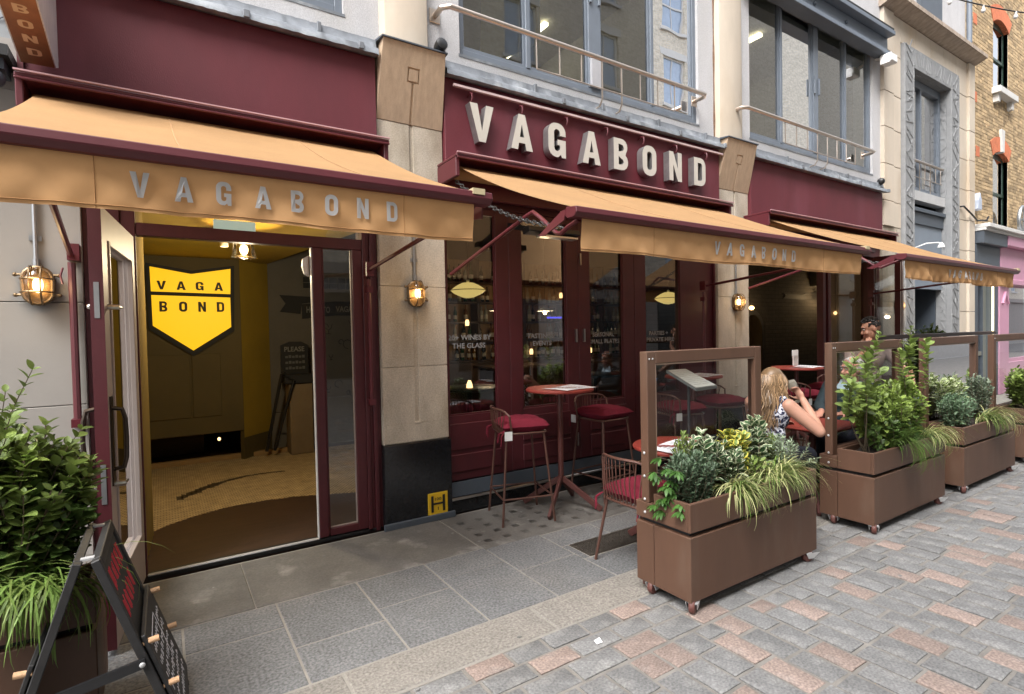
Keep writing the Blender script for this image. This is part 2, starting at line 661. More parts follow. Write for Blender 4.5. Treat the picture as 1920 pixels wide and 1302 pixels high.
# =================================================================== GROUND
SETTG = mat('grey_granite_sett', (0.15, 0.149, 0.147), 0.85, var=0.2, vs=14, bump=0.35, bs=60, orand=.1, irand=.1, speck=.3, specks=75, col2=(.215, .21, .2), c2s=4, c2lo=.52, c2hi=.75)
SETTP = mat('pink_granite_sett', (0.215, 0.165, 0.142), 0.85, var=0.14, vs=12, bump=0.35, bs=60, orand=.12, irand=.12, speck=.34, specks=75, col2=(.2, .17, .155), c2s=5, c2lo=.55, c2hi=.75)
GROUT = mat('sandy_grout', (0.185, 0.172, 0.155), 0.9, var=0.3, vs=6, bump=0.4, bs=120)
SLAB = mat('grey_paving_slab', (0.135, 0.137, 0.139), 0.75, var=0.16, vs=5, bump=0.4, bs=60, orand=.08, speck=.42, specks=70, col2=(.165, .16, .155), c2s=1.6, c2lo=.55, c2hi=.75)
CONC = mat('worn_concrete_strip', (0.125, 0.118, 0.108), 0.8, var=0.28, vs=4, bump=0.3, bs=50, speck=.12, specks=60, col2=(.24, .23, .212), c2s=3.6, c2lo=.6, c2hi=.72)
KERB = mat('pale_granite_kerb', (0.195, 0.18, 0.16), 0.8, var=0.15, vs=6, bump=0.4, bs=60, orand=.08, speck=.34, specks=70)
LENS = mat('pavement_glass_lens', (0.08, 0.076, 0.07), 0.3, var=0.5, vs=9, orand=.4)
JOINT = mat('pale_mortar_joint', (0.24, 0.225, 0.2), 0.9, var=.15, vs=20)
ASPH = mat('far_ground', (0.1, 0.1, 0.1), 0.9, var=.2)

struct('ground', B(-60, 90, -60, 60, -0.3, -0.06), ASPH)
road = struct('road', B(-14, 40, -5.9, 2.3, -0.058, -0.0065), GROUT)
pavement = struct('pavement', B(-14, 40, 2.29, 4.30, -0.058, -0.004), JOINT)


def sett_mesh(name, m, sx, sy, seed):
    """a worn sett with chamfered uneven edges, unit built at its real size"""
    q = random.Random(seed)
    mb = MB()
    ring = []
    n = 3
    pts = []
    for (ax, ay, bx, by) in ((-1, -1, 1, -1), (1, -1, 1, 1), (1, 1, -1, 1), (-1, 1, -1, -1)):
        for i in range(n):
            t = i / n
            pts.append(((ax + (bx - ax) * t) * sx / 2, (ay + (by - ay) * t) * sy / 2))
    k = len(pts)
    low = [(x * (1 + q.uniform(-.025, .02)), y * (1 + q.uniform(-.03, .025)), -0.03) for x, y in pts]
    mid = [(x, y, -0.0025 + q.uniform(-.0012, .0008)) for x, y, z in low]
    top = [(x * .955 if abs(x) > sx * .45 else x, y * (1 - .045 * sx / sy) if abs(y) > sy * .45 else y, q.uniform(-.002, .002)) for x, y, z in mid]
    vs = low + mid + top + [(0, 0, 0.002)]
    fs = []
    for a in range(2):
        for i in range(k):
            j = (i + 1) % k
            fs.append((a * k + i, a * k + j, (a + 1) * k + j, (a + 1) * k + i))
    for i in range(k):
        fs.append((2 * k + i, 2 * k + (i + 1) % k, 3 * k))
    mb.add(vs, fs)
    me = mb.mesh(name, m, smooth=35)
    return me


PINKPX = [(1492, 1123), (1450, 1135), (1557, 1075), (1623, 1120), (1780, 1151), (1753, 1223), (1590, 1230), (1520, 1276), (1907, 1256), (1907, 1170), (1797, 1091), (1660, 1068), (1817, 1043), (1800, 1023), (1758, 988), (1880, 1003), (1690, 1025), (1610, 1021), (1837, 971), (1793, 961), (1890, 971), (1847, 945), (1900, 1035), (1900, 913), (1760, 1298), (1910, 1055), (1913, 1106), (1077, 1221), (1207, 1135), (1227, 1195), (1207, 1245), (1273, 1235), (1357, 1191), (1375, 1165), (1360, 1141), (1427, 1131), (1417, 1295), (963, 1245)]


def ground_at(x, y):
    d = _r2 * ((x - 960) / 1012.6) + _d2 * ((y - 651) / 1012.6) + _f
    t = -CAMP.z / d.z
    p = CAMP + d * t
    return p.x, p.y


PINKS = [ground_at(*p) for p in PINKPX]
setts = []      # x, y, sx, sy
GAP = 0.019
ys = [2.295, 2.16, 2.03, 1.885]
for i in range(3):
    y1, y0 = ys[i], ys[i + 1]
    x = -4.0 + i * .13
    while x < 17:
        l = rnd.uniform(.22, .29)
        setts.append((x + l / 2, (y0 + y1) / 2, l - GAP, y1 - y0 - GAP))
        x += l
x = -4.0
while x < 17:
    wd = rnd.uniform(.148, .166)
    y = 1.88 - rnd.uniform(0, .02)
    y -= rnd.choice([.1, .16, .22])
    setts.append((x + wd / 2, (1.88 + y) / 2, wd - GAP, 1.88 - y - GAP))
    while y > -2.4:
        l = rnd.uniform(.205, .26)
        setts.append((x + wd / 2, y - l / 2, wd - GAP, l - GAP))
        y -= l
    x += wd
SIZES = {}
TEM = {}
scored = []
for (cx, cy, sx, sy) in setts:
    pink = any(abs(cx - px) < sx / 2 + GAP / 2 and abs(cy - py) < sy / 2 + GAP / 2 for px, py in PINKS)
    if not pink:
        pk = proj((cx, cy, 0))
        inview = pk and -20 < pk[0] < 1940 and pk[1] < 1330
        if rnd.random() < (.0 if inview else .1):
            pink = True
    pk = proj((cx, cy, 0))
    vis = pk is not None and -30 < pk[0] < 1950 and 0 < pk[1] < 1335
    scored.append(((0 if vis else 1), pk[2] if pk else 99 + cy, cx, cy, sx, sy, pink))
scored.sort()
T_G = [sett_mesh('sett', SETTG, .24, .13, 100 + i) for i in range(5)]
T_P = [sett_mesh('sett', SETTP, .24, .13, 200 + i) for i in range(3)]
rest = MB()
for i, (nv, dz, cx, cy, sx, sy, pink) in enumerate(scored):
    rot = sy > sx
    a, b = (sy, sx) if rot else (sx, sy)
    me = rnd.choice(T_P if pink else T_G)
    zz = rnd.uniform(-.003, .003)
    flip = rnd.random() < .5
    if i < 298:
        o = bpy.data.objects.new('sett', me)
        COL.objects.link(o)
        o.parent = road
        o.location = (cx, cy, zz)
        o.rotation_euler = (0, 0, R(90) * rot + (math.pi if flip else 0))
        o.scale = (a / .24, b / .13, 1)
    else:
        rest.cur = 1 if pink else 0
        vs = []
        for v in me.vertices:
            vx, vy = v.co.x * a / .24, v.co.y * b / .13
            if rot:
                vx, vy = -vy, vx
            if flip:
                vx, vy = -vx, -vy
            vs.append((cx + vx, cy + vy, v.co.z + zz))
        rest.add(vs, [tuple(p.vertices) for p in me.polygons])
part('setts_beyond', rest, [SETTG, SETTP], road, kind='stuff', smooth=35, fix=False)

gum = MB()
qg = random.Random(77)
for k in range(70):
    gx, gy = qg.uniform(0, 8), qg.uniform(.6, 4.1)
    r_ = qg.uniform(.006, .017)
    gum.lathe([(r_, .0035), (r_ * .8, .0055)], (gx, gy, 0), 9, None, 1, qg.uniform(.6, 1))
part('gum_spot', gum, mat('trodden_gum', (.2, .195, .185), .8, var=.3, irand=.4), road, kind='stuff')
# kerb stones, paving slabs, concrete strip
kerb = struct('kerb', B(-14, 40, 2.302, 2.584, -0.057, -0.0035), JOINT)
for a, b in zip([-3.1, -1.9, -.6, .672, 1.75, 2.9, 3.95, 5.1, 6.2, 7.4, 8.6, 9.8, 11.0], [-1.9, -.6, .672, 1.75, 2.9, 3.95, 5.1, 6.2, 7.4, 8.6, 9.8, 11.0, 13.0]):
    part('kerb_stone', B(a + .004, b - .004, 2.306, 2.58, -0.05, 0.001 + rnd.uniform(-.002, .002)), KERB, kerb, bevel=.006)
cols = [-2.9, -2.42, -1.93, -1.45, -.94, -.44, .045, .527, 1.013, 1.49, 1.975, 2.46, 2.95, 3.46, 3.95, 4.45, 4.95, 5.5, 6.0, 6.5, 7.0, 7.5, 8.0, 8.6, 9.2, 9.8, 10.4, 11.0]
splits = {.045: 3.19, .527: 2.936, 1.013: 3.076, 1.49: 3.205, 1.975: 3.02}
DRAIN = (2.52, 3.24, 2.92, 3.17)
for a, b in zip(cols[:-1], cols[1:]):
    s_ = splits.get(a, rnd.uniform(2.9, 3.2))
    cuts = [2.588, s_, 3.50]
    if a in (2.46, 2.95):
        cuts = [2.588, 2.915, 3.175, 3.455]
    for c, d in zip(cuts[:-1], cuts[1:]):
        if a in (2.46, 2.95) and c == 2.915:
            xa = DRAIN[1] if a == 2.95 else a
            xb = DRAIN[0] if a == 2.46 else b
            if xb - xa < .02:
                continue
        else:
            xa, xb = a, b
        part('paving_slab', B(xa + .006, xb - .006, c + .006, d - .006, -0.05, rnd.uniform(-.0015, .0015)), SLAB, pavement, bevel=.003)
for a, b in ((-3, -1.2), (-1.2, .42), (.42, 1.955)):
    part('concrete_slab', B(a + .003, b - .003, 3.508, 4.27, -0.05, 0.002), CONC, pavement, bevel=.004)
part('concrete_slab', B(4.45, 13, 3.508, 4.27, -0.05, 0.002), CONC, pavement, bevel=.004)
part('pavement_light_panel', B(1.965, 4.44, 3.465, 4.27, -0.05, 0.001), CONC, pavement, bevel=.004)
lens0 = B(-.027, .027, -.027, .027, -.02, .0035).mesh('glass_lens', LENS)
for i in range(14):
    for j in range(4):
        cx, cy = 2.07 + i * .175, 3.60 + j * .152
        if rnd.random() < .08:
            continue
        o = bpy.data.objects.new('glass_lens', lens0)
        COL.objects.link(o)
        o.parent = pavement
        o.location = (cx, cy, -.0005)
# cast iron drain cover
dr = thing('drain_cover', 'rectangular cast iron drain cover set in the grey paving behind the nearest planter', 'drain cover', (2.88, 3.045, 0))
IRON = mat('worn_cast_iron', (0.075, 0.065, 0.055), 0.55, metal=.5, var=.3, vs=14, bump=.2, bs=60)
part('frame', MB().box(2.525, 3.235, 2.925, 2.945, -.04, .005).box(2.525, 3.235, 3.145, 3.165, -.04, .003).box(2.525, 2.545, 2.947, 3.143, -.04, .003).box(3.215, 3.235, 2.947, 3.143, -.04, .003), IRON, dr)
part('plate', B(2.546, 3.214, 2.946, 3.144, -.04, -.002), IRON, dr)
st = MB()
for i in range(32):
    for j in range(9):
        cx, cy = 2.558 + i * .021, 2.957 + j * .0215
        if 3 < j < 6 and 6 < i < 25 and (i % 3 == 0):
            continue
        st.obox((cx, cy, .001), (.014, .007, .009), Matrix.Rotation(R(45 if (i + j) % 2 else -45), 3, 'Z'))
part('raised_stud', st, IRON, dr, kind='stuff')

# =================================================================== RESTAURANT BUILDING
YF = 4.29
bld = thing('restaurant_building', 'restaurant with maroon shopfront, stone piers and white pebbledash upper floor', 'building', (5, 4.4, 0))

# ---- stone piers at ground floor with an incised centre line
def pier(x0, x1, cx, capital=True, drop=3.37):
    p = part('stone_pier', B(x0 + .006, x1 - .006, YF + .012, YF + .42, 0.02, 3.36), STONE, bld)
    part('granite_plinth', B(x0 - .008, x1 + .012, YF - .02, YF + .41, 0.0, .695), GRANITE_B, p, bevel=.004)
    part('plinth_upstand', B(x0 - .03, x1 + .03, YF - .045, YF - .022, 0.0, .055), BLUED, p, bevel=.005)
    zs = [.70, 1.338, 2.014, 2.69, drop]
    for i, (a, b) in enumerate(zip(zs[:-1], zs[1:])):
        mb = MB()
        a2, b2 = a + .002, b - .002
        if i == 0:
            mb.box(x0, x1, YF, YF + .4, a2, .86)
            a2 = .86
        mb.box(x0, cx - .017, YF, YF + .4, a2, b2).box(cx + .017, x1, YF, YF + .4, a2, b2).box(cx - .017, cx + .017, YF + .013, YF + .4, a2, b2)
        part('stone_block', mb, STONE, p, bevel=.003)
    # raised end of the groove
    part('groove_stop', MB().box(cx - .03, cx + .03, YF - .012, YF + .02, .855, .872), STONE, p, bevel=.003)
    if capital:
        # flared sandstone capital with an incised square
        yb, yt, zt = YF - .004, 4.135, 3.955
        in_ = .025

        def P(u, v, dy):
            xa, xb = x0 + in_ * v, x1 - in_ * v
            return (xa + (xb - xa) * u, yb + (yt - yb) * v + dy, drop + (zt - drop) * v)
        us = [0, .405, .43, .48, .52, .57, .595, 1]
        vv = [0, .53, .555, .7, .725, 1]
        mb = MB()
        for i in range(7):
            for j in range(5):
                cu, cv = (us[i] + us[i + 1]) / 2, (vv[j] + vv[j + 1]) / 2
                deep = False
                if .405 < cu < .595 and .53 < cv < .725 and not (.43 < cu < .57 and .555 < cv < .7):
                    deep = True
                if .48 < cu < .52 and cv < .53:
                    deep = True
                dy = .012 if deep else 0
                q = [P(us[i], vv[j], dy), P(us[i + 1], vv[j], dy), P(us[i + 1], vv[j + 1], dy), P(us[i], vv[j + 1], dy)]
                bk = [(a, YF + .2, c) for a, b, c in q]
                mb.hexa([q[0], q[1], bk[1], bk[0], q[3], q[2], bk[2], bk[3]])
        part('flared_capital', mb, SANDST, p)
        part('lead_cap', MB().hexa([(x0 - .02, YF + .1, zt), (x0 + .01, yt - .015, zt + .001), (x1 - .01, yt - .015, zt + .001), (x1 + .02, YF + .1, zt),
                                    (x0 - .02, YF + .1, zt + .03), (x0 + .01, yt - .015, zt + .012), (x1 - .01, yt - .015, zt + .012), (x1 + .02, YF + .1, zt + .03)]), BLUED, p)
    return p


pier(1.505, 2.093, 1.806)
pier(5.868, 6.508, 6.215)
pier(10.30, 10.99, 10.78, capital=False, drop=3.30)
# pale pier left of the door
p0 = part('pale_pier', B(-3.2, -.41, YF + .012, YF + .42, 0, 3.4), PALE, bld)
for a, b in ((0, .6), (.6, 1.213), (1.213, 1.848), (1.848, 2.5), (2.5, 3.1)):
    part('stone_block', B(-2.0, -.405, YF, YF + .4, a + .0025, b - .0025), PALE, p0, bevel=.003)
    part('stone_block', B(-3.2, -2.004, YF, YF + .4, a + .0025, b - .0025), PALE, p0, bevel=.003)

# ---- fascia boards and lead flashing
for x0, x1 in ((-.635, 1.497), (2.103, 5.86), (6.515, 10.2)):
    f = part('fascia_board', B(x0, x1, 4.25, 4.32, 3.0, 3.83), FASCIA, bld, bevel=.004)
    if x0 < 0:
        part('end_trim', B(x0 - .03, x0 - .002, 4.235, 4.33, 3.02, 3.84), MAROON, f)
    fl = MB()
    n = 60
    q = random.Random(int(x0 * 10) + 77)
    prof = [(4.315, 3.985), (4.235, 3.965), (4.228, 3.905), (4.215, 3.895), (4.175, 3.872), (4.165, 3.822), (4.185, 3.818), (4.25, 3.832)]
    J = [[q.uniform(-.0035, .0035) for _ in prof] for _ in range(n + 1)]

    def FL(u, v):
        i = int(round(u * n))
        k = int(round(v * (len(prof) - 1)))
        y, z = prof[k]
        j = J[i][k] if 0 < k < 7 else 0
        return (x0 - .004 + (x1 - x0 + .008) * u, y + j, z + j * 1.4)
    fl.grid(FL, n, len(prof) - 1)
    part('lead_flashing', fl, LEAD, bld, smooth=50)
    # joints in the lead
    jm = MB()
    for k in range(1, int((x1 - x0) / .85) + 1):
        xx = x0 + k * .85 + q.uniform(-.1, .1)
        if xx < x1 - .05:
            jm.box(xx, xx + .03, 4.205, 4.24, 3.885, 3.97)
            jm.box(xx + .3, xx + .34, 4.158, 4.2, 3.83, 3.885)
    part('lead_clip', jm, LEAD, bld, bevel=.004)
# gooseneck light brackets and the thin rail above the letters
sr = thing('sign_light_rail', 'thin pale light rail with small maroon hooks above the big letters', 'light rail', (4, 4.2, 3.7))
part('rail', B(2.17, 5.86, 4.19, 4.215, 3.745, 3.765), mat('pale_trim', (.6, .45, .45), .3), sr)
for k in range(7):
    xx = 2.33 + k * .53
    part('hook', MB().tube([(xx, 4.25, 3.7), (xx, 4.2, 3.715), (xx, 4.165, 3.70), (xx, 4.16, 3.66), (xx, 4.175, 3.63)], .009, 6), MAROON, sr, smooth=True)

# ---- upper floor: pebbledash wall with window openings
wins = [(-1.35, 1.275, 4.14, 6.25), (2.30, 5.57, 4.10, 6.25), (6.61, 10.02, 4.13, 6.2)]
YW = 4.32
up = MB()
xs = [-3.2]
for a, b, c, d in wins:
    up.box(xs[-1], a, YW, YW + .3, 3.9, 8.5)
    up.box(a, b, YW, YW + .3, 3.9, c)
    up.box(a, b, YW, YW + .3, d, 8.5)
    xs.append(b)
up.box(10.02, 10.3, YW, YW + .3, 3.9, 8.5)
part('pebbledash_wall', up, RENDER, bld)
for x0, x1 in ((1.56, 1.992), (5.875, 6.385)):
    pl = part('upper_pilaster', MB().prism([(x0, YW - .002), (x0 + .03, YW - .06), (x0 + .12, YW - .09), (x1 - .12, YW - .09), (x1 - .03, YW - .06), (x1, YW - .002)], 3.9, 8.5, 'xy'), CREAM, bld, smooth=30)
# bead of weathered edge by the second pilaster
part('rust_stain_bead', MB().tube([(5.862, YW - .004, 3.98 + k * .25) for k in range(14)], [.007 + .006 * (k % 3 == 1) for k in range(14)], 5), mat('rusty_bead', (.16, .09, .05), .8, var=.5, vs=20), bld)


def window(a, b, c, d, mulls, doubles=()):
    fr = MB()
    y0, y1 = YW + .035, YW + .1
    fr.box(a, a + .05, y0, y1, c, d).box(b - .06, b, y0, y1, c, d).box(a + .05, b - .06, y0, y1, c, c + .075).box(a + .05, b - .06, y0, y1, d - .06, d)
    f = part('window', fr, BLUEG, bld, bevel=.004)
    part('window_sill', MB().box(a - .01, b + .01, YW - .004, YW + .033, c - .02, c + .004), LEAD, f)
    edges = [a + .05]
    for x, wd in mulls:
        part('mullion', B(x - wd / 2, x + wd / 2, y0 - .006, y1, c + .077, d - .062), BLUEG, f, bevel=.004)
        edges += [x - wd / 2, x + wd / 2]
    for x in doubles:
        part('door_pull', MB().box(x - .075, x - .045, y0 - .03, y0 - .008, c + .95, c + 1.2).box(x + .045, x + .075, y0 - .03, y0 - .008, c + .95, c + 1.2), BLUEG, f, bevel=.004)
    edges.append(b - .06)
    for i in range(0, len(edges), 2):
        e0, e1 = edges[i], edges[i + 1]
        part('pane', MB().quad((e0, YW + .07, c + .075), (e1, YW + .07, c + .075), (e1, YW + .07, d - .06), (e0, YW + .07, d - .06)), GLASSU, f)
        part('sash_rail', MB().box(e0 + .001, e0 + .02, y0 + .012, y1 - .01, c + .077, d - .062).box(e1 - .02, e1 - .001, y0 + .012, y1 - .01, c + .077, d - .062).box(e0 + .02, e1 - .02, y0 + .012, y1 - .01, c + .077, c + .11), BLUEG, f)
    return f


window(*wins[0], [(-.5, .08), (.3, .14)])
window(*wins[1], [(3.07, .05), (3.93, .17), (4.80, .045)], doubles=[3.93])
window(*wins[2], [(7.41, .05), (8.32, .13), (9.2, .045)], doubles=[8.32])
part('vent_grille', MB().box(3.86, 4.0, YW + .0, YW + .03, 4.19, 4.52), mat('ribbed_vent', (.4, .4, .42), .5), bld)
# steel lintel beam over the third window
lb = part('steel_lintel', MB().box(6.4, 10.28, 4.12, YW - .004, 6.05, 6.12).box(6.4, 10.28, 4.20, YW - .004, 6.122, 6.38).box(6.4, 10.28, 4.08, YW - .004, 6.382, 6.45), GREYP, bld, bevel=.006)
part('bolt', MB().ell((8.0, 4.19, 6.25), .03, .025, .03, 8, 5).ell((8.9, 4.19, 6.25), .03, .025, .03, 8, 5), BLUED, lb)
part('lintel_gutter', MB().box(6.4, 10.28, 4.10, 4.3, 6.452, 6.5), BLACKM, lb)

# rooms behind the upper windows
OFF = mat('office_ceiling', (0.33, 0.31, 0.28), 0.9, var=.05)
part('upper_room', MB().box(-3.2, 10.3, 4.7, 9.4, 3.9, 4.0).box(-3.2, 10.3, 9.4, 9.5, 3.9, 8.5).box(-3.2, 10.3, 4.63, 9.4, 6.6, 6.7).box(-3.25, -3.2, 4.63, 9.4, 3.9, 8.5).box(10.3, 10.35, 4.63, 9.4, 3.9, 8.5).box(2.05, 2.1, 4.63, 9.4, 4.0, 6.6).box(6.1, 6.15, 4.63, 9.4, 4.0, 6.6), OFF, bld)
STRIP = emit('strip_light', (1.0, 0.88, 0.55), 2.2)
for x, y, wd in ((3.0, 6.0, 'left half of the middle upper window'), (4.7, 6.4, 'right half of the middle upper window, nearer the glass'), (5.3, 7.6, 'right half of the middle upper window, deeper in the room'), (7.2, 6.2, 'leftmost pane of the window under the slate lintel'), (8.6, 6.0, 'third pane of the window under the slate lintel'), (9.2, 7.4, 'rightmost pane of the window under the slate lintel')):
    single('ceiling_strip_light', B(x - .04, x + .04, y - .6, y + .6, 6.52, 6.57), STRIP, 'yellowish strip light behind the ' + wd, 'ceiling light', group='strip lights on the office ceiling')
CURT = mat('beige_blind', (.6, .5, .3), .9, trans=.2)
bl = single('tilted_blind', MB().quad((2.9, 5.0, 4.4), (4.0, 5.4, 5.15), (4.0, 5.4, 6.5), (3.0, 5.0, 6.5)).quad((2.6, 5.0, 4.2), (3.1, 5.1, 4.2), (3.1, 5.1, 4.75), (2.9, 5.05, 4.6)), CURT, 'pale yellow sheet hanging inside the middle upper window', 'blind')

# ---- ground floor shell
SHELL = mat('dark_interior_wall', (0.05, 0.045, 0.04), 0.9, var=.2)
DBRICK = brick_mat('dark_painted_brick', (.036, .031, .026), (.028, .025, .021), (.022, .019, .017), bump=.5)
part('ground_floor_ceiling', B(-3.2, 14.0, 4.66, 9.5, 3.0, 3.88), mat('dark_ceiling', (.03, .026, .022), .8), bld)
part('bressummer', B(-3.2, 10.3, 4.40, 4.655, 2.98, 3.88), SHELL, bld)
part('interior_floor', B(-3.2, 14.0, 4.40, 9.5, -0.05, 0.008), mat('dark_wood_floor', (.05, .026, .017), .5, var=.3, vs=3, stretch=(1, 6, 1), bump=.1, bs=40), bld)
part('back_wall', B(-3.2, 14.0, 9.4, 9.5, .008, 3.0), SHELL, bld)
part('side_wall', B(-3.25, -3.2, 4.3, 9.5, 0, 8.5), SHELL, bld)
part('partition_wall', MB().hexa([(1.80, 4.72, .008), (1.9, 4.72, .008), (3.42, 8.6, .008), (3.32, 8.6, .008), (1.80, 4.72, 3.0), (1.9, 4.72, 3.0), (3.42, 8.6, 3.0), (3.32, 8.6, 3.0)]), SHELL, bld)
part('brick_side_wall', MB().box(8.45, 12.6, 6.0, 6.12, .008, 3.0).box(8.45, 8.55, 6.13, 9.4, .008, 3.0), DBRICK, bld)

# ---- bay 1: door frame, transom, side light, jamb
MJ = MAROON_D
d1 = part('door_frame', MB().box(-.21, -.13, 4.34, 4.42, .03, 2.96).box(-.405, -.212, 4.33, 4.42, 0, 2.96), MJ, bld, bevel=.004)
part('head_beam', B(-.128, 1.376, 4.345, 4.42, 2.30, 2.385), MJ, d1, bevel=.004)
part('header', B(-.128, 1.376, 4.345, 4.42, 2.84, 2.97), MJ, d1)
part('door_post', B(.99, 1.06, 4.345, 4.42, .03, 2.298), MJ, d1, bevel=.004)
part('silver_edge', B(.982, .989, 4.36, 4.40, .03, 2.296), WHITE, d1)
part('sidelight_frame', MB().box(1.061, 1.075, 4.355, 4.41, .04, 2.298).box(1.297, 1.376, 4.345, 4.42, .03, 2.298).box(1.076, 1.296, 4.35, 4.415, .03, .085), MJ, d1, bevel=.003)
part('sidelight_bead', MB().box(1.286, 1.296, 4.37, 4.385, .087, 2.296).box(1.077, 1.285, 4.37, 4.385, .087, .096), TAUPE, d1)
part('sidelight_pane', MB().quad((1.075, 4.38, .086), (1.297, 4.38, .086), (1.297, 4.38, 2.298), (1.075, 4.38, 2.298)), GLASS, d1)
part('transom_pane', MB().quad((-.128, 4.385, 2.386), (1.376, 4.385, 2.386), (1.376, 4.385, 2.838), (-.128, 4.385, 2.838)), GLASS, d1)
part('jamb_moulding', MB().box(1.377, 1.41, 4.335, 4.5, 0, 2.97).box(1.411, 1.435, 4.345, 4.5, 0, 2.97).box(1.436, 1.47, 4.325, 4.5, 0, 2.97).box(1.471, 1.50, 4.34, 4.5, 0, 2.97), MJ, d1, bevel=.004)
part('threshold', MB().box(-.13, 1.49, 4.335, 4.43, .0, .022), BLACK, d1)
part('threshold_strip', MB().box(-.13, .985, 4.338, 4.372, .0225, .034), mat('silver_threshold', (.4, .4, .41), .45), d1, bevel=.004)

# open door leaf, hinged on the left
dl = part('door', MB(), TAUPE, bld) if False else None
hx, hy = -.14, 4.335
ux, uy = -.10, -.935
L_ = math.hypot(ux, uy)
UX, UY = ux / L_, uy / L_


def DL(u, t, z):
    """u along the leaf from the hinge, t thickness to the left, z"""
    return (hx + UX * u + UY * t, hy + UY * u - UX * t, z)


def dbox(mb, u0, u1, t0, t1, z0, z1):
    mb.hexa([DL(u0, t0, z0), DL(u1, t0, z0), DL(u1, t1, z0), DL(u0, t1, z0), DL(u0, t0, z1), DL(u1, t0, z1), DL(u1, t1, z1), DL(u0, t1, z1)])
    return mb


LW = .945
mbd = MB()
dbox(mbd, 0, .115, 0, .055, .03, 2.285)
dbox(mbd, LW - .13, LW, 0, .055, .03, 2.285)
dbox(mbd, .115, LW - .13, 0, .055, .03, .33)
dbox(mbd, .115, LW - .13, 0, .055, 2.13, 2.285)
door = part('door', mbd, TAUPE, bld, label='open glazed door leaf, taupe inside and maroon on its edge')
mbe = MB()
dbox(mbe, LW + .0005, LW + .003, .0, .056, .03, 2.286)
dbox(mbe, 0, LW + .003, .0555, .058, .03, .33)
dbox(mbe, 0, .115, .0555, .058, .331, 2.13)
dbox(mbe, LW - .13, LW, .0555, .058, .331, 2.13)
part('edge_paint', mbe, MAROON_D, door)
mbg = MB()
mbg.quad(DL(.115, .03, .33), DL(LW - .13, .03, .33), DL(LW - .13, .03, 2.13), DL(.115, .03, 2.13))
part('pane', mbg, GLASS, door)
mbb = MB()
for (a, b, c, d_) in ((.116, .14, .331, 2.129), (LW - .155, LW - .131, .331, 2.129)):
    dbox(mbb, a, b, -.008, .02, c, d_)
dbox(mbb, .141, LW - .156, -.008, .02, .331, .355)
dbox(mbb, .141, LW - .156, -.008, .02, 2.105, 2.129)
part('glazing_bead', mbb, TAUPE, door, bevel=.003)
mbl = MB()
dbox(mbl, LW + .0035, LW + .006, .018, .04, 1.72, 1.9)
dbox(mbl, LW + .0035, LW + .006, .018, .04, .78, .98)
part('lock_plate', mbl, STEELG, door)
mbh = MB()
for sgn in (-1, 1):
    t = -.06 if sgn < 0 else .115
    t1 = 0 if sgn < 0 else .058
    pts = [DL(LW - .06, t1, 1.26), DL(LW - .06, t * .8 + t1 * .2, 1.25), DL(LW - .06, t, 1.2), DL(LW - .06, t * 1.05, 1.1), DL(LW - .06, t, 1.0), DL(LW - .06, t * .8 + t1 * .2, .95), DL(LW - .06, t1, .94)]
    mbh.tube(pts, .011, 8)
dbox(mbh, LW - .09, LW - .03, -.006, 0, .86, 1.32)
part('pull_handle', mbh, mat('dark_bronze', (.06, .045, .035), .35, metal=.8), door, smooth=True)
mbk = MB()
for zz in (1.78, .86):
    mbk.tube([DL(LW - .08, -.001, zz), DL(LW - .08, -.05, zz)], .014, 8)
    mbk.tube([DL(LW - .08, -.045, zz), DL(LW - .15, -.045, zz)], .008, 6)
    mbk.ell(DL(LW - .06, .07, zz), .014, .014, .014, 8, 5)
part('thumb_turn', mbk, CHROME, door, smooth=True)

# ---- bay 2: folding glazed doors
f2 = part('shopfront_frame', MB().box(2.10, 2.13, 4.33, 4.44, .28, 2.97).box(2.131, 5.86, 4.335, 4.44, 2.76, 2.97).box(5.232, 5.86, 4.36, 4.44, .28, 2.759).box(5.84, 5.862, 4.32, 4.359, .28, 2.759), MJ, bld, bevel=.004)
cells = [(2.131, 2.79, 2.135, 2.645), (2.793, 3.645, 2.935, 3.49), (3.648, 4.46, 3.80, 4.287), (4.463, 5.23, 4.638, 5.228)]
TXTM = mat('pale_window_lettering', (.25, .255, .26), .6)
words = [('20+ WINES BY', 'THE GLASS', 2.15, 2.6, 2.19, 2.535), ('TASTINGS +', 'EVENTS', 3.01, 3.40, 3.08, 3.31), ('SEASONAL', 'SMALL PLATES', 3.86, 4.17, 3.81, 4.25), ('PARTIES +', 'PRIVATE HIRE', 4.72, 5.04, 4.68, 5.14)]
for (x0, x1, g0, g1), wd in zip(cells, words):
    mb = MB()
    y0, y1 = 4.35, 4.405
    mb.box(x0, g0, y0, y1, .285, 2.758).box(g1, x1, y0, y1, .285, 2.758).box(g0, g1, y0, y1, .285, .87).box(g0, g1, y0, y1, 2.70, 2.758)
    leaf = part('folding_door', mb, MJ, bld, bevel=.004)
    part('pane', MB().quad((g0, 4.385, .87), (g1, 4.385, .87), (g1, 4.385, 2.70), (g0, 4.385, 2.70)), GLASS, leaf)
    part('glazing_bead', MB().box(g0 + .001, g0 + .014, 4.36, 4.375, .872, 2.699).box(g1 - .014, g1 - .001, 4.36, 4.375, .872, 2.699).box(g0 + .015, g1 - .015, 4.36, 4.375, .872, .885), MJ, leaf)
    # raised panel below the glass
    part('lower_panel', MB().box(g0 - .02, g1 + .02, 4.336, 4.349, .36, .52).box(g0 - .02, g1 + .02, 4.336, 4.349, .56, .80), MJ, leaf, bevel=.006)
    tm = MB()
    put_text(tm, wd[0], wd[2], wd[3], 1.55, 1.598, 4.379, .025)
    put_text(tm, wd[1], wd[4], wd[5], 1.475, 1.523, 4.379, .025)
    part('lettering', tm, TXTM, leaf, fix=False)
part('door_handle', B(3.592, 3.606, 4.325, 4.349, 1.5, 1.635), CHROME, bld)
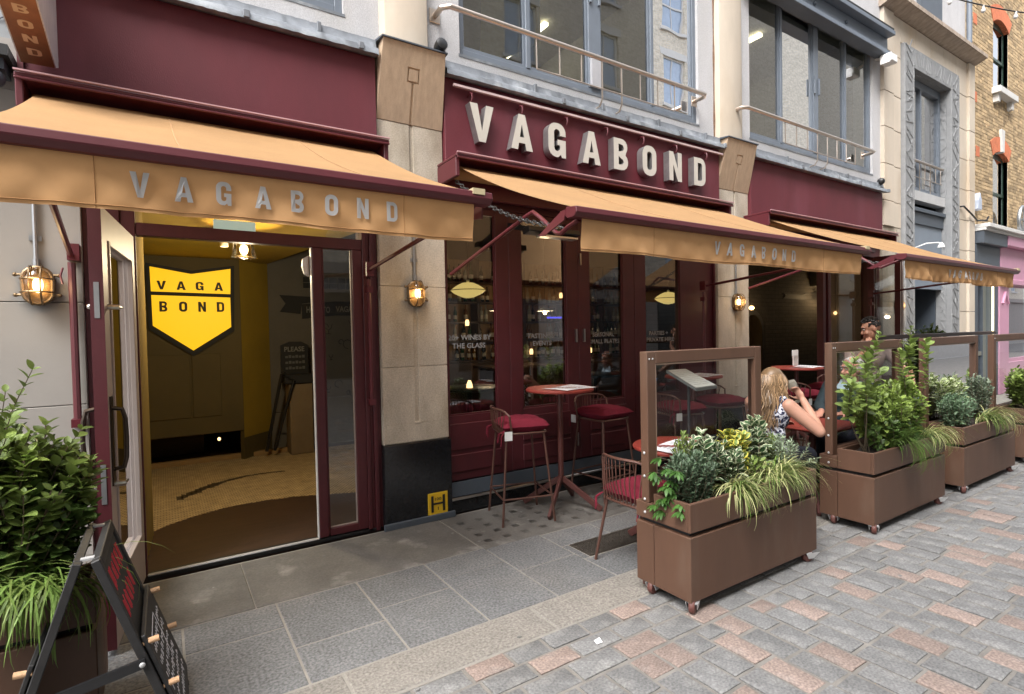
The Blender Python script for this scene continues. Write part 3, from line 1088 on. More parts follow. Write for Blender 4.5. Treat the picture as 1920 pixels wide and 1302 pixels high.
part('door_handle', B(3.70, 3.714, 4.325, 4.349, 1.5, 1.635), CHROME, bld)
part('door_bolt', MB().box(3.60, 3.608, 4.33, 4.349, .42, .56).box(3.67, 3.678, 4.33, 4.349, 2.3, 2.42), CHROME, bld)
pl2 = part('shopfront_plinth', MB().box(2.10, 5.862, 4.325, 4.43, 0, .28), GRANITE_B, bld)
part('chrome_strip', B(2.105, 5.86, 4.303, 4.323, .118, .142), CHROME, pl2, bevel=.004)
part('kick_board', B(2.105, 5.86, 4.312, 4.324, .15, .279), BLUED, pl2)
# ---- bay 3: mostly open, post, fixed glass and a stack of folded leaves
f3 = part('open_shopfront_frame', MB().box(6.512, 10.3, 4.335, 4.44, 2.76, 2.97).box(8.47, 8.55, 4.34, 4.44, .02, 2.759).box(8.62, 8.7, 4.34, 4.44, .02, 2.759).box(10.0, 10.3, 4.34, 4.5, 0, 2.759), MJ, bld, bevel=.004)
part('low_sill', MB().box(8.551, 9.999, 4.35, 4.43, .02, .8), MJ, f3)
part('pane', MB().quad((8.7, 4.39, .8), (9.84, 4.39, .8), (9.84, 4.39, 2.76), (8.7, 4.39, 2.76)), GLASS, f3)
for k, xx in enumerate((9.86, 9.93)):
    lf = part('folded_leaf', MB().box(xx, xx + .05, 3.86, 3.94, .03, 2.74).box(xx, xx + .05, 4.24, 4.33, .03, 2.74).box(xx, xx + .05, 3.941, 4.239, .03, .8).box(xx, xx + .05, 3.941, 4.239, 2.66, 2.74), MAROON_D, bld, bevel=.003)
    part('edge_strip', B(xx + .005, xx + .012, 3.852, 3.859, .03, 2.74), WHITE, lf)
    part('pane', MB().quad((xx + .025, 3.941, .8), (xx + .025, 4.239, .8), (xx + .025, 4.239, 2.66), (xx + .025, 3.941, 2.66)), GLASS, lf)
part('sill_threshold', B(6.512, 8.46, 4.33, 4.44, 0, .03), BLACK, bld)

# =================================================================== ENTRANCE HALL
YEL = mat('ochre_wall', (0.30, 0.20, 0.02), 0.7, var=.15, vs=2)
OLIVE = mat('dark_olive_panel', (0.085, 0.062, 0.018), 0.75, var=.15, vs=1.5)
MOSA = brick_mat('tan_mosaic', (.56, .43, .24), (.47, .355, .19), (.24, .175, .1), 'xy', .045, .03, .006, bump=.2)
GREYW = mat('grey_mural_wall', (.12, .11, .095), .9, var=.1)
hall = part('hall_wall', MB().box(-.75, .87, 7.9, 7.95, .40, 3.0).hexa([(.87, 7.9, .008), (1.27, 8.3, .008), (1.27, 8.36, .008), (.83, 7.95, .008), (.87, 7.9, 3), (1.27, 8.3, 3), (1.27, 8.36, 3), (.83, 7.95, 3)]), OLIVE, bld)
part('ochre_return', MB().hexa([(.872, 7.895, .3), (1.27, 8.294, .3), (1.272, 8.297, .3), (.874, 7.898, .3), (.872, 7.895, 2.99), (1.27, 8.294, 2.99), (1.272, 8.297, 2.99), (.874, 7.898, 2.99)]), YEL, hall)
pnl = MB()
for a, b in ((-.28, .28), (.30, .62)):
    pnl.box(a, b, 7.885, 7.899, .62, 1.42)
part('wall_panel', pnl, OLIVE, hall, bevel=.006)
part('mural_wall', B(1.27, 3.4, 8.3, 8.36, .008, 3.0), GREYW, bld)
part('hall_side_wall', B(-.8, -.74, 4.45, 9.4, .008, 3.0), YEL, bld)
part('hall_lintel', B(-.73, 1.75, 4.7, 4.8, 2.66, 2.99), YEL, bld)
part('hall_ceiling', MB().hexa([(-.73, 4.81, 2.64), (1.74, 4.81, 2.64), (1.25, 8.2, 2.64), (-.73, 7.88, 2.64), (-.73, 4.81, 2.7), (1.74, 4.81, 2.7), (1.25, 8.2, 2.7), (-.73, 7.88, 2.7)]), YEL, bld)
part('stairwell_kerb', B(-.73, 1.45, 8.02, 8.1, .009, .07), mat('tan_stone_kerb', (.3, .19, .08), .7), bld)
part('stairwell_back', B(-.73, 1.27, 9.3, 9.38, .0, 1.0), BLACKM, bld)
# mosaic landing with a curved front edge
pts = [(-.73, 5.25), (-.16, 5.34), (.0, 5.50), (.2, 5.63), (.45, 5.74), (.75, 5.76), (1.05, 5.72), (1.3, 5.62), (1.6, 5.5), (2.0, 5.5), (3.0, 8.0), (-.73, 8.0)]
land = part('mosaic_landing', MB().prism(pts, .0085, .014, 'xy'), MOSA, bld)
# dark worn stain in the mosaic
LIZ = mat('dark_mosaic_inlay', (.08, .055, .03), .8, var=.5, vs=40)
lz = MB()
q = random.Random(3)
for k in range(26):
    t = k / 25
    cx = .1 + 1.05 * t
    cy = 6.35 + .25 * math.sin(t * 3) + .5 * t
    wd = (.12 if t < .4 else .06) * (1 - .5 * t)
    poly = [(cx - .03, cy - wd * q.uniform(.3, 1)), (cx + .03, cy - wd * q.uniform(.3, 1)), (cx + .03, cy + wd * q.uniform(.3, 1)), (cx - .03, cy + wd * q.uniform(.3, 1))]
    lz.prism(poly, .0142, .0162, 'xy')
part('inlay_pattern', lz, LIZ, land, kind='stuff')

# illuminated shield sign
SHY = emit('lit_yellow_sign', (1.0, 0.58, 0.006), .2)
SB = 7.86
sh = thing('shield_sign', 'lit yellow shield sign with dark letters VAGA BOND on the dark hall wall', 'sign', (.32, SB, 2.0))
rim = [(-.145, 2.545), (.33, 2.47), (.81, 2.555), (.79, 1.71), (.325, 1.40), (-.135, 1.74)]
part('rim', MB().prism(rim, SB, SB + .035), BLACKM, sh)
up_ = [(-.105, 2.50), (.325, 2.425), (.765, 2.51), (.755, 2.185), (-.1, 2.20)]
lo_ = [(-.098, 2.155), (.752, 2.14), (.752, 1.76), (.322, 1.47), (-.093, 1.785)]
part('upper_panel', MB().prism(up_, SB - .012, SB - .001), SHY, sh)
part('lower_panel', MB().prism(lo_, SB - .012, SB - .001), SHY, sh)
SLT = mat('sign_dark_letter', (.025, .018, .008), .6)
for i, ch in enumerate('VAGA'):
    g, wd = glyph_mb(ch, -.04 + .205 * i, 2.225, .105, 1.25, SB - .02, .008)
    part('letter', g, [SLT, SLT], sh, fix=False)
for i, ch in enumerate('BOND'):
    g, wd = glyph_mb(ch, -.02 + .205 * i, 1.955, .125, 1.05, SB - .02, .008)
    part('letter', g, [SLT, SLT], sh, fix=False)

# mural: black ribbon banner, doodles, chalk board, window grid
mu = single('ribbon_banner', MB().prism([(1.42, 2.22), (1.9, 2.20), (1.86, 2.12), (1.72, 2.1), (1.7, 1.95), (1.42, 1.98), (1.5, 2.1)], 8.285, 8.297).prism([(1.72, 2.09), (2.2, 2.14), (2.75, 2.13), (2.75, 1.92), (2.2, 1.93), (1.72, 1.88)], 8.272, 8.284), BLACKM, 'black painted ribbon banner lettered HOW TO VAGABOND on the grey hall wall', 'banner')
tm = MB()
put_text(tm, 'HOW TO', 1.78, 2.12, 1.965, 2.06, 8.268, .03)
put_text(tm, 'VAGABOND', 2.2, 2.72, 1.98, 2.07, 8.268, .03)
part('lettering', tm, mat('banner_lettering', (.16, .155, .14), .8), mu, fix=False)
dd = MB()
q = random.Random(5)
for k in range(26):
    cx, cz = 1.75 + q.random() * 1.0, .6 + q.random() * 1.2
    r_ = q.uniform(.03, .08)
    if q.random() < .5:   # small glass doodle
        dd.tube([(cx - r_, 8.292, cz + r_ * 1.6), (cx - r_ * .8, 8.292, cz + r_ * .6), (cx, 8.292, cz), (cx + r_ * .8, 8.292, cz + r_ * .6), (cx + r_, 8.292, cz + r_ * 1.6)], .005, 4)
        dd.tube([(cx, 8.292, cz), (cx, 8.292, cz - r_)], .005, 4).tube([(cx - r_ * .6, 8.292, cz - r_), (cx + r_ * .6, 8.292, cz - r_)], .005, 4)
    else:
        dd.tube([(cx + r_ * math.cos(t * .8), 8.292, cz + r_ * math.sin(t * .8)) for t in range(7)], .005, 4)
single('wall_doodles', dd, BLACKM, 'black line drawings of glasses on the grey hall wall', 'mural')
wg = MB()
for i in range(8):
    for j in range(2):
        wg.box(1.75 + i * .125, 1.86 + i * .125, 8.285, 8.297, 2.33 + j * .085, 2.405 + j * .085)
single('picture_grid', wg, BLACKM, 'row of small dark framed squares above the ribbon banner', 'picture frames')
cb = thing('chalkboard', 'small black chalkboard lettered PLEASE beside the stair rail', 'chalkboard', (1.55, 8.1, 1.3))
part('board', MB().prism([(1.38, 1.08), (1.75, 1.06), (1.75, 1.5), (1.66, 1.55), (1.5, 1.55), (1.38, 1.5)], 8.1, 8.12), BLACKM, cb)
tm = MB()
put_text(tm, 'PLEASE', 1.43, 1.7, 1.41, 1.48, 8.096, .02)
part('lettering', tm, mat('chalk_lettering', (.2, .2, .19), .9), cb, fix=False)
tm = MB()
for k in range(3):
    for i in range(6):
        tm.box(1.44 + i * .045, 1.475 + i * .045, 8.094, 8.097, 1.16 + k * .08, 1.19 + k * .08 + .01 * (i % 2))
part('chalk_mark', tm, mat('chalk_mark', (.12, .12, .115), .9), cb, kind='stuff')
sd_ = thing('host_stand', 'plain beige reception stand beside the black stair rail', 'stand', (1.6, 7.9, 0))
part('body', B(1.42, 1.72, 7.75, 8.05, .015, .98), mat('dull_beige', (.19, .14, .085), .8), sd_, bevel=.01)
part('top', B(1.36, 1.76, 7.72, 8.08, .982, 1.1), BLACKM, sd_, bevel=.01)
hr = thing('stair_handrail', 'black double stair handrail slanting down beside the ochre wall', 'handrail', (1.2, 7.8, 0))
part('rail', MB().tube([(1.36, 7.7, 1.13), (1.32, 7.72, 1.12), (1.12, 7.8, .1)], .022, 8).tube([(1.47, 7.7, 1.03), (1.22, 7.8, .1)], .02, 8), BLACK, hr, smooth=True)
part('bracket', MB().tube([(1.22, 7.76, .62), (1.35, 7.75, .6)], .008, 6).tube([(1.32, 7.72, 1.12), (1.47, 7.7, 1.03)], .012, 6), BLACK, hr)
# curtain
cu = MB()


def CU(u, v):
    y = 4.62 + .62 * u
    return (-.165 + .03 * math.sin(u * 34) + .03 * u, y, .03 + 2.6 * v)


cu.grid(CU, 60, 2)
single('mustard_curtain', cu, mat('mustard_cloth', (.24, .16, .035), .9, var=.15, vs=2), 'mustard curtain hanging just inside the open door', 'curtain', smooth=60)
# hanging bulb in a ribbed glass shade
pb = thing('ribbed_pendant_lamp', 'small ribbed glass ceiling lamp with a glowing bulb inside the entrance', 'lamp', (.64, 5.4, 2.39))
part('shade', MB().lathe([(.05, 2.5), (.085, 2.46), (.09, 2.39), (.105, 2.335), (.11, 2.33), (.1, 2.34)], (.64, 5.4, 0), 22), AMBER, pb, smooth=True)
part('bulb', MB().ell((.64, 5.4, 2.405), .035, .035, .045, 10, 7), BULBS, pb, smooth=True)
part('stem', MB().tube([(.64, 5.4, 2.5), (.64, 5.4, 2.638)], .01, 6), BRASS, pb)
ld = bpy.data.lights.new('pendant_glow', 'POINT')
ld.energy = 19
ld.color = (1, .82, .52)
ld.shadow_soft_size = .05
lo = bpy.data.objects.new('pendant_glow', ld)
COL.objects.link(lo)
lo.parent = pb
lo.location = (0, 0, -.12)
# spot and sensor on the ceiling
single('ceiling_spot', MB().lathe([(.03, 2.58), (.035, 2.5), (.035, 2.45), (.02, 2.45)], (.5, 5.6, 0), 12).tube([(.5, 5.6, 2.58), (.5, 5.6, 2.95)], .006, 5), WHITE, 'tiny white ceiling spot between the shield sign and the ribbed lamp', 'spotlight', smooth=True)
single('door_closer', B(.06, .28, 5.0, 5.06, 2.60, 2.66), BLACK, 'black door closer box under the ochre lintel', 'door closer', bevel=.01)
ex = single('exit_sign', B(.36, .66, 4.8, 4.83, 2.42, 2.54), emit('exit_sign_face', (.55, .72, .62), .2), 'pale green lit exit sign above the entrance door', 'exit sign', bevel=.006)
single('white_sensor', MB().prism([(.985, 2.25), (.985, 2.08), (.95, 2.10), (.935, 2.16), (.94, 2.22)], 4.44, 4.48), WHITE, 'white plastic sensor on the door post just under the head beam', 'sensor', bevel=.006)
# little candle on the stairwell edge
cd = single('tea_light', MB().ell((.62, 8.5, .22), .02, .02, .024, 8, 5), BULB, 'tiny glowing light low in the stairwell', 'light')
# barrels in the stairwell
single('wine_barrel', MB().lathe([(.28, -.4), (.33, -.1), (.33, .1), (.28, .4)], (.05, 9.0, .25), 16, Matrix.Rotation(R(90), 3, 'Y')), mat('old_barrel', (.12, .075, .04), .8, var=.3, stretch=(1, 8, 8)), 'dim wooden barrel low in the stairwell behind the landing', 'barrel', smooth=True)

# =================================================================== BAR ROOM
LENSY = emit('pleated_lamp_silk', (1.0, 0.74, 0.24), .24)
for k, (x, y, z, lab) in enumerate(((2.70, 5.0, 2.062, 'yellow lens shaped hanging lamp in the leftmost window of the folding doors'), (5.77, 5.0, 2.037, 'yellow lens shaped hanging lamp in the rightmost window of the folding doors'), (11.25, 5.3, 2.073, 'pale lens shaped hanging lamp behind the glass near the folded leaves'))):
    t = thing('lens_pendant_lamp', lab, 'pendant lamp', (x, y, z), group='lens shaped pendant lamps in the bar')
    prof = [(.012, .085), (.06, .078), (.11, .055), (.15, .03), (.185, .0), (.15, -.03), (.11, -.05), (.06, -.072), (.012, -.08)]
    part('shade', MB().lathe([(r_, z + h_) for r_, h_ in prof], (x, y, 0), 28), LENSY, t, smooth=True)
    part('rim', MB().tube([(x + .187 * math.cos(a * .2618), y + .187 * math.sin(a * .2618), z) for a in range(24)], .004, 5, closed=True), BRASS, t)
    part('cord', MB().tube([(x, y, z + .085), (x, y, 3.0)], .004, 5), BLACK, t)
    part('cap', MB().ell((x, y, z + .1), .018, .018, .02, 8, 5), WHITE, t)
for k, (x, y, z, lab) in enumerate(((4.80, 6.5, 1.93, 'small white dish shaded lamp with a bare bulb seen in the second window'), (3.98, 6.5, 1.93, 'small white dish shaded lamp half hidden behind the first door stile'))):
    t = thing('dish_lamp', lab, 'pendant lamp', (x, y, z), group='dish shaded lamps over the bar')
    part('shade', MB().lathe([(.02, z + .06), (.09, z + .025), (.13, z), (.125, z - .004)], (x, y, 0), 20), WHITE, t, smooth=True)
    part('bulb', MB().ell((x, y, z - .02), .03, .03, .035, 10, 6), BULBS, t, smooth=True)
    part('cord', MB().tube([(x, y, z + .06), (x, y, 3.0)], .004, 5), BLACK, t)
    l2 = bpy.data.lights.new('dish_lamp_glow', 'POINT')
    l2.energy = 4
    l2.color = (1, .74, .42)
    l2.shadow_soft_size = .04
    o2 = bpy.data.objects.new('dish_lamp_glow', l2)
    COL.objects.link(o2)
    o2.parent = t
    o2.location = (0, 0, -.09)
BARW = mat('dark_bar_wood', (.05, .03, .02), .5, var=.2, vs=4, stretch=(1, 1, 6))
BACKB = mat('warm_timber_slats', (.24, .15, .075), .7, var=.3, vs=3, stretch=(8, 1, 1))
bar = thing('bar_counter', 'dark wooden bar counter seen through the folding doors', 'bar counter', (6, 7, 0))
part('front', B(4.2, 8.4, 6.95, 7.45, .01, 1.06), BARW, bar)
part('top', B(4.1, 8.44, 6.85, 7.5, 1.062, 1.11), BARW, bar, bevel=.01)
bb = thing('bottle_shelf', 'back bar shelving with warm timber slats and rows of bottles', 'shelving', (6, 8.3, 0))
part('back_panel', B(3.6, 8.4, 8.36, 8.4, 1.15, 2.9), BACKB, bb)
for z in (1.16, 1.5, 1.82, 2.16, 2.5):
    part('shelf', B(3.6, 8.4, 8.1, 8.355, z - .03, z), BARW, bb)
for x in (3.6, 4.55, 5.5, 6.45, 7.4, 8.35):
    part('upright', B(x, x + .05, 8.1, 8.355, 1.14, 2.9), BARW, bb)
part('base_cabinet', B(3.6, 8.4, 8.1, 8.4, .01, 1.12), BARW, bb)
BOTM = [mat('dark_bottle_glass', (.01, .014, .01), .15), mat('amber_bottle_glass', (.12, .05, .01), .15), mat('clear_bottle_glass', (.3, .3, .26), .15), mat('green_bottle_glass', (.02, .06, .025), .15)]
LABM = mat('bottle_paper_label', (.45, .42, .36), .8)
BP = [(.028, 0), (.034, .01), (.034, .16), (.03, .19), (.012, .225), (.012, .275), (.015, .28), (.013, .29)]
proto = []
for m_ in BOTM:
    mb = MB().lathe(BP, (0, 0, 0), 9)
    mb.cur = 1
    mb.lathe([(.0348, .05), (.0348, .12)], (0, 0, 0), 9)
    proto.append(mb.mesh('bottle', [m_, LABM], smooth=35))
q = random.Random(9)
nb = 0
for z in (1.16, 1.5, 1.82, 2.16, 2.5):
    x = 3.72
    while x < 8.3:
        if q.random() < .8 and nb < 230:
            o = bpy.data.objects.new('bottle', q.choice(proto))
            COL.objects.link(o)
            o.location = (x, 8.2 + q.uniform(-.03, .05), z)
            s_ = q.uniform(.85, 1.1)
            o.scale = (s_, s_, s_)
            o['label'] = 'bottle standing on the back bar shelves'
            o['category'] = 'bottle'
            o['group'] = 'bottles on the back bar shelves'
            nb += 1
        x += q.uniform(.085, .13)
BLUEL = emit('blue_fridge_light', (.1, .1, 1.0), .5)
for x, wd in ((5.1, 'left'), (6.0, 'middle'), (6.7, 'right')):
    single('blue_shelf_light', B(x, x + .34, 8.05, 8.07, 1.87, 1.9), BLUEL, 'small blue strip light under the bottle shelf, the %s one of three' % wd, 'shelf light', group='blue strip lights under the bottle shelf')
for x, z, wd in ((4.3, 1.75, 'leftmost on the middle shelf'), (5.05, 1.75, 'on the middle shelf by the blue light'), (6.6, 1.2, 'on the lowest shelf behind the third window'), (7.0, 1.2, 'rightmost on the lowest shelf'), (4.9, 2.2, 'left of a close pair on the upper shelf'), (5.12, 2.2, 'right of a close pair on the upper shelf'), (6.3, 2.25, 'on the upper shelf behind the third window'), (6.9, 2.25, 'rightmost on the upper shelf'), (5.6, 1.22, 'leftmost on the lowest shelf')):
    t = single('shelf_candle', MB().lathe([(.03, z), (.035, z + .06), (.022, z + .1)], (x, 8.02, 0), 9), BULB, 'small warm shelf lamp ' + wd, 'lamp', group='small warm lamps among the bottles', smooth=True)
# high tables indoors
def simple_table(name, lab, x, y, h, r_, m1, m2):
    t = thing(name, lab, 'table', (x, y, 0), group=None)
    part('top', MB().lathe([(r_ - .01, h - .03), (r_, h - .022), (r_, h - .006), (r_ - .008, h)], (x, y, 0), 28), m1, t, smooth=True)
    part('stem', MB().tube([(x, y, .05), (x, y, h - .03)], .03, 10), m2, t, smooth=True)
    part('base', MB().lathe([(.22, .01), (.22, .025), (.05, .05)], (x, y, 0), 20), m2, t, smooth=True)
    return t


simple_table('indoor_table', 'black round table inside behind the leftmost folding door window', 2.85, 5.3, 1.02, .36, BLACK, BLACK)
single('candle_lamp', MB().lathe([(.035, 1.02), (.03, 1.06), (.014, 1.1)], (2.8, 5.2, 0), 10), BULB, 'small glowing cone lamp on the black indoor table', 'lamp', smooth=True)
simple_table('indoor_table', 'black round table inside behind the third folding door window', 4.8, 5.4, 1.05, .36, BLACK, BLACK)

# sconces and dark mirror on the brick wall in the open bay
for k, (x, y, z, lab) in enumerate(((11.35, 5.93, 2.24, 'glowing wall sconce high on the dark brick wall beside the window post'), (8.95, 5.93, 1.98, 'glowing wall sconce over the black arched mirror'))):
    t = thing('wall_sconce', lab, 'wall lamp', (x, y, z), group='sconces on the brick wall in the open bay')
    part('bracket', MB().tube([(x, 6.0, z + .1), (x, y - .06, z + .14), (x, y - .08, z + .06)], .01, 6), BLACK, t, smooth=True)
    part('bulb', MB().ell((x, y - .08, z), .06 if k == 0 else .035, .05, .06 if k == 0 else .04, 12, 8), BULBS if k == 0 else BULB, t, smooth=True)
    l2 = bpy.data.lights.new('sconce_glow', 'POINT')
    l2.energy = 4 if k == 0 else 2
    l2.color = (1, .68, .34)
    l2.shadow_soft_size = .05
    o2 = bpy.data.objects.new('sconce_glow', l2)
    COL.objects.link(o2)
    o2.parent = t
    o2.location = (0, -.2, -.02)
mi = thing('arched_mirror', 'black framed arched mirror on the dark brick wall behind the second pier', 'mirror', (9.05, 5.98, 1.4))
A_ = [(8.8, .6), (9.5, .6), (9.5, 1.6)] + arc(9.15, 1.6, .35, 0, 180, 10)[1:-1] + [(8.8, 1.6)]
part('frame', MB().prism(A_, 5.955, 5.995), BLACK, mi)
part('mirror_glass', MB().prism([(9.15 + (x - 9.15) * .8, 1.2 + (z - 1.2) * .88) for x, z in A_], 5.948, 5.954), mat('mirror_dark', (.2, .17, .12), .1, metal=1), mi)
rb = MB().prism([(10.2, 2.28), (10.3, 2.24), (10.2, 2.18), (10.9, 2.17), (11.05, 2.19), (10.98, 2.24), (11.05, 2.30), (10.9, 2.27)], 5.985, 5.996)
single('small_ribbon_banner', rb, BLACKM, 'small black ribbon banner on the dark brick wall beside the sconce', 'banner')
for x, z in ((10.75, 1.85), (10.98, 1.875), (11.22, 1.853)):
    t = thing('globe_bulb', {10.75: 'leftmost of three round bulbs hanging behind the fixed glass', 10.98: 'middle and highest of three round bulbs hanging behind the fixed glass', 11.22: 'rightmost of three round bulbs hanging behind the fixed glass'}[x], 'bulb', (x, 5.4, z), group='row of round hanging bulbs behind the fixed glass')
    part('bulb', MB().ell((x, 5.4, z), .03, .03, .035, 10, 7), BULB, t, smooth=True)
    part('cord', MB().tube([(x, 5.4, z + .03), (x, 5.4, 2.99)], .003, 4), BLACK, t)

# =================================================================== AWNINGS
def wave(x, z, seed, amp=.014):
    return amp * (math.sin(x * 5.1 + seed) * .5 + math.sin(x * 11.3 + z * 14 + seed * 2) * .35 + math.sin(x * 23 + z * 31 + seed * 3) * .2 + math.sin(x * 37 - z * 22 + seed * 5 + 2 * math.sin(x * 3.1)) * .13 + math.sin(x * 53 + z * 45 + 3 * math.sin(x * 2.3 + seed)) * .07)


def awning(x0, x1, label, textx, seed, bent=True, amp=.014):
    t = thing('awning', label, 'awning', ((x0 + x1) / 2, 4.2, 3.0), group='orange awnings over the shopfront')
    cas = part('cassette', MB().box(x0 - .02, x1 + .02, 3.88, 4.249, 3.035, 3.06).box(x0 - .02, x1 + .02, 3.868, 3.885, 3.018, 3.034).box(x0 - .02, x0 + .015, 3.9, 4.249, 2.88, 3.034).box(x1 - .015, x1 + .02, 3.9, 4.249, 2.88, 3.034).box(x0 + .016, x1 - .016, 4.2, 4.249, 2.80, 3.034), MAROON, t, bevel=.005)
    part('top_edge_highlight', B(x0 - .02, x1 + .02, 3.862, 3.88, 3.061, 3.069), mat('painted_edge_highlight', (.5, .3, .32), .3), cas)  # paler strip that paints a highlight along the cassette's top edge
    part('roller', MB().tube([(x0 + .03, 4.06, 2.955), (x1 - .03, 4.06, 2.955)], .055, 14), AWN, cas, smooth=True)
    a, b = x0 + .05, x1 - .06
    fa, fb = x0 + .05, x1 - .02
    Y0, Z0, Y1, Z1 = 4.02, 3.0, 2.475, 2.335

    def FAB(u, v):
        sag = -.035 * math.sin(v * math.pi) + .004 * math.sin(u * 17 + seed) * math.sin(v * math.pi)
        xx = (a + (b - a) * u) * (1 - v) + (fa + (fb - fa) * u) * v
        return (xx, Y0 + (Y1 - Y0) * v, Z0 + (Z1 - Z0) * v + sag)
    top = MB().grid(FAB, 40, 10)
    can = part('canopy', top, AWN, t, smooth=80)
    # seams of the canopy
    sm = MB()
    nse = max(2, int((b - a) / 1.15))
    for k in range(1, nse + 1):
        u = (k - .15) / (nse + .6)
        P = [Vector(FAB(u, v / 10)) + Vector((0, 0, .002)) for v in range(11)]
        for i in range(10):
            sm.hexa([P[i] + Vector((-.003, 0, 0)), P[i] + Vector((.003, 0, 0)), P[i + 1] + Vector((.003, 0, 0)), P[i + 1] + Vector((-.003, 0, 0)),
                     P[i] + Vector((-.003, 0, .0015)), P[i] + Vector((.003, 0, .0015)), P[i + 1] + Vector((.003, 0, .0015)), P[i + 1] + Vector((-.003, 0, .0015))])
    part('seam', sm, mat('seam_thread', (.4, .22, .1), .9), can)
    fbm = MB().prism([(2.43, 2.335), (2.52, 2.345), (2.54, 2.30), (2.51, 2.275), (2.45, 2.275), (2.425, 2.30)], x0 - .01, x1 + .03, 'yz')
    fbar = part('front_bar', fbm, MAROON, t, bevel=.004)
    part('end_cap', MB().box(x1 - .09, x1 - .02, 2.422, 2.5, 2.318, 2.348), mat('worn_cap', (.5, .42, .25), .6), fbar)
    yv = 2.47
    vz0, vz1 = 2.085, 2.285
    va, vb = x0 + .07, x1 - .06

    def VW(x, z):
        v = (vz1 - z) / (vz1 - vz0)
        return yv + wave(x, z, seed, amp) * v + .015 * v

    def VAL(u, v):
        x = va + (vb - va) * u
        z = vz1 + (vz0 - vz1) * v
        z += .006 * math.sin(x * 4 + seed) * v
        return (x, VW(x, z), z)
    val = part('valance', MB().grid(VAL, 260, 16), AWNV, t, smooth=80)
    hem = MB()
    P = [VAL(i / 150, .93) for i in range(151)]
    hem.tube([(p[0], p[1] - .002, p[2]) for p in P], .0022, 4)
    for u in (.18, .8):
        P = [VAL(u, i / 14) for i in range(15)]
        hem.tube([(p[0], p[1] - .001, p[2]) for p in P], .0018, 4)
    part('stitched_hem', hem, mat('brown_thread', (.38, .2, .08), .9), val)
    if textx is not None:
        for i, ch in enumerate('VAGABOND'):
            h = .092
            wd = GLYPH[ch][1] * h * .92
            cx = textx + .1415 * i
            g, wd = glyph_mb(ch, cx, 2.143, h, .92, 0, .001, fn=lambda p: (p[0], VW(p[0], p[2]) - .0085, p[2]))
            part('letter', g, [AWNTXT, AWNTXT], val, fix=False)
    # support arms
    xl, xr = x0 + .1, x1 - .04
    xa = x0 + .09

    def arm(name, pts, r_=.014):
        a_ = part(name, MB().tube(pts, r_, 8), MAROON, t, smooth=True)
        return a_
    if bent:
        arm('folding_arm', [(xa, 4.25, 2.13), (xa, 3.06, 2.41), (xa, 3.0, 2.42), (xa, 2.92, 2.37), (xa, 2.74, 2.235), (xa, 2.70, 2.225), (xa, 2.62, 2.255), (xa, 2.52, 2.28)], .015)
    else:
        arm('folding_arm', [(-.452, 4.22, 2.13), (-.36, 2.53, 2.27)], .015)
    arm('folding_arm', [(xr, 4.25, 2.13), (xr, 2.53, 2.27)], .015)
    part('wall_bracket', MB().box(xr - .03, xr + .03, 4.21, 4.288, 2.08, 2.19).tube([(xr, 4.255, 2.06), (xr, 4.255, 1.07)], .016, 8).box(xr - .022, xr + .022, 4.225, 4.288, 1.05, 1.10).box(xr - .022, xr + .022, 4.225, 4.288, 1.95, 2.0), MAROON, t)
    if not bent:
        part('wall_bracket', MB().box(-.47, -.41, 4.2, 4.288, 2.1, 2.2).tube([(-.452, 4.24, 2.09), (-.452, 4.24, 1.12)], .02, 8).box(-.482, -.422, 4.21, 4.288, 1.08, 1.13).tube([(-.49, 4.2, 2.05), (-.50, 4.18, 2.0), (-.49, 4.17, 1.95)], .006, 5), MAROON, t)
    part('end_plate', MB().prism([(2.52, 2.33), (2.56, 2.33), (2.8, 2.22), (2.74, 2.21), (2.54, 2.27)], x0 - .012, x0 - .002, 'yz'), MAROON, t)
    part('end_plate', MB().prism([(2.52, 2.33), (2.56, 2.33), (2.68, 2.24), (2.54, 2.22)], x1 + .022, x1 + .03, 'yz'), MAROON, t)
    return t


awning(-.605, 1.44, 'orange awning lettered VAGABOND over the open entrance door, left of the first stone pier', -.085, 1.3, bent=False, amp=.026)
awning(2.04, 5.58, 'wide orange awning lettered VAGABOND over the folding doors in the middle bay', 3.35, 4.1, amp=.017)
awning(6.36, 9.83, 'orange awning with crumpled valance over the open bay at the right', 7.55, 7.7, amp=.038)
# chains from the cassettes down to the folding arms
CHM = mat('dark_steel_chain', (.08, .08, .08), .4, metal=.8)


def chain(name, label, p, q_, n):
    mb = MB()
    p, q_ = Vector(p), Vector(q_)
    for i in range(n):
        t = (i + .5) / n
        c = p.lerp(q_, t) + Vector((0, 0, -.08 * math.sin(math.pi * t)))
        d = (q_ - p).normalized()
        side = d.cross(Vector((0, 0, 1))).normalized()
        up = side.cross(d)
        s_ = side if i % 2 else up
        L2 = (q_ - p).length / n * .7
        mb.tube([c + d * L2 * math.cos(a * 1.0472) + s_ * L2 * .5 * math.sin(a * 1.0472) for a in range(6)], .0045, 5, closed=True)
    single(name, mb, CHM, label, 'chain', group='awning chains')


chain('awning_chain', 'dark chain from the middle awning cassette to its left folding arm', (2.06, 3.98, 2.86), (2.13, 2.68, 2.26), 34)
chain('awning_chain', 'dark chain from the right awning cassette to its left folding arm', (6.4, 3.98, 2.86), (6.45, 2.68, 2.26), 34)
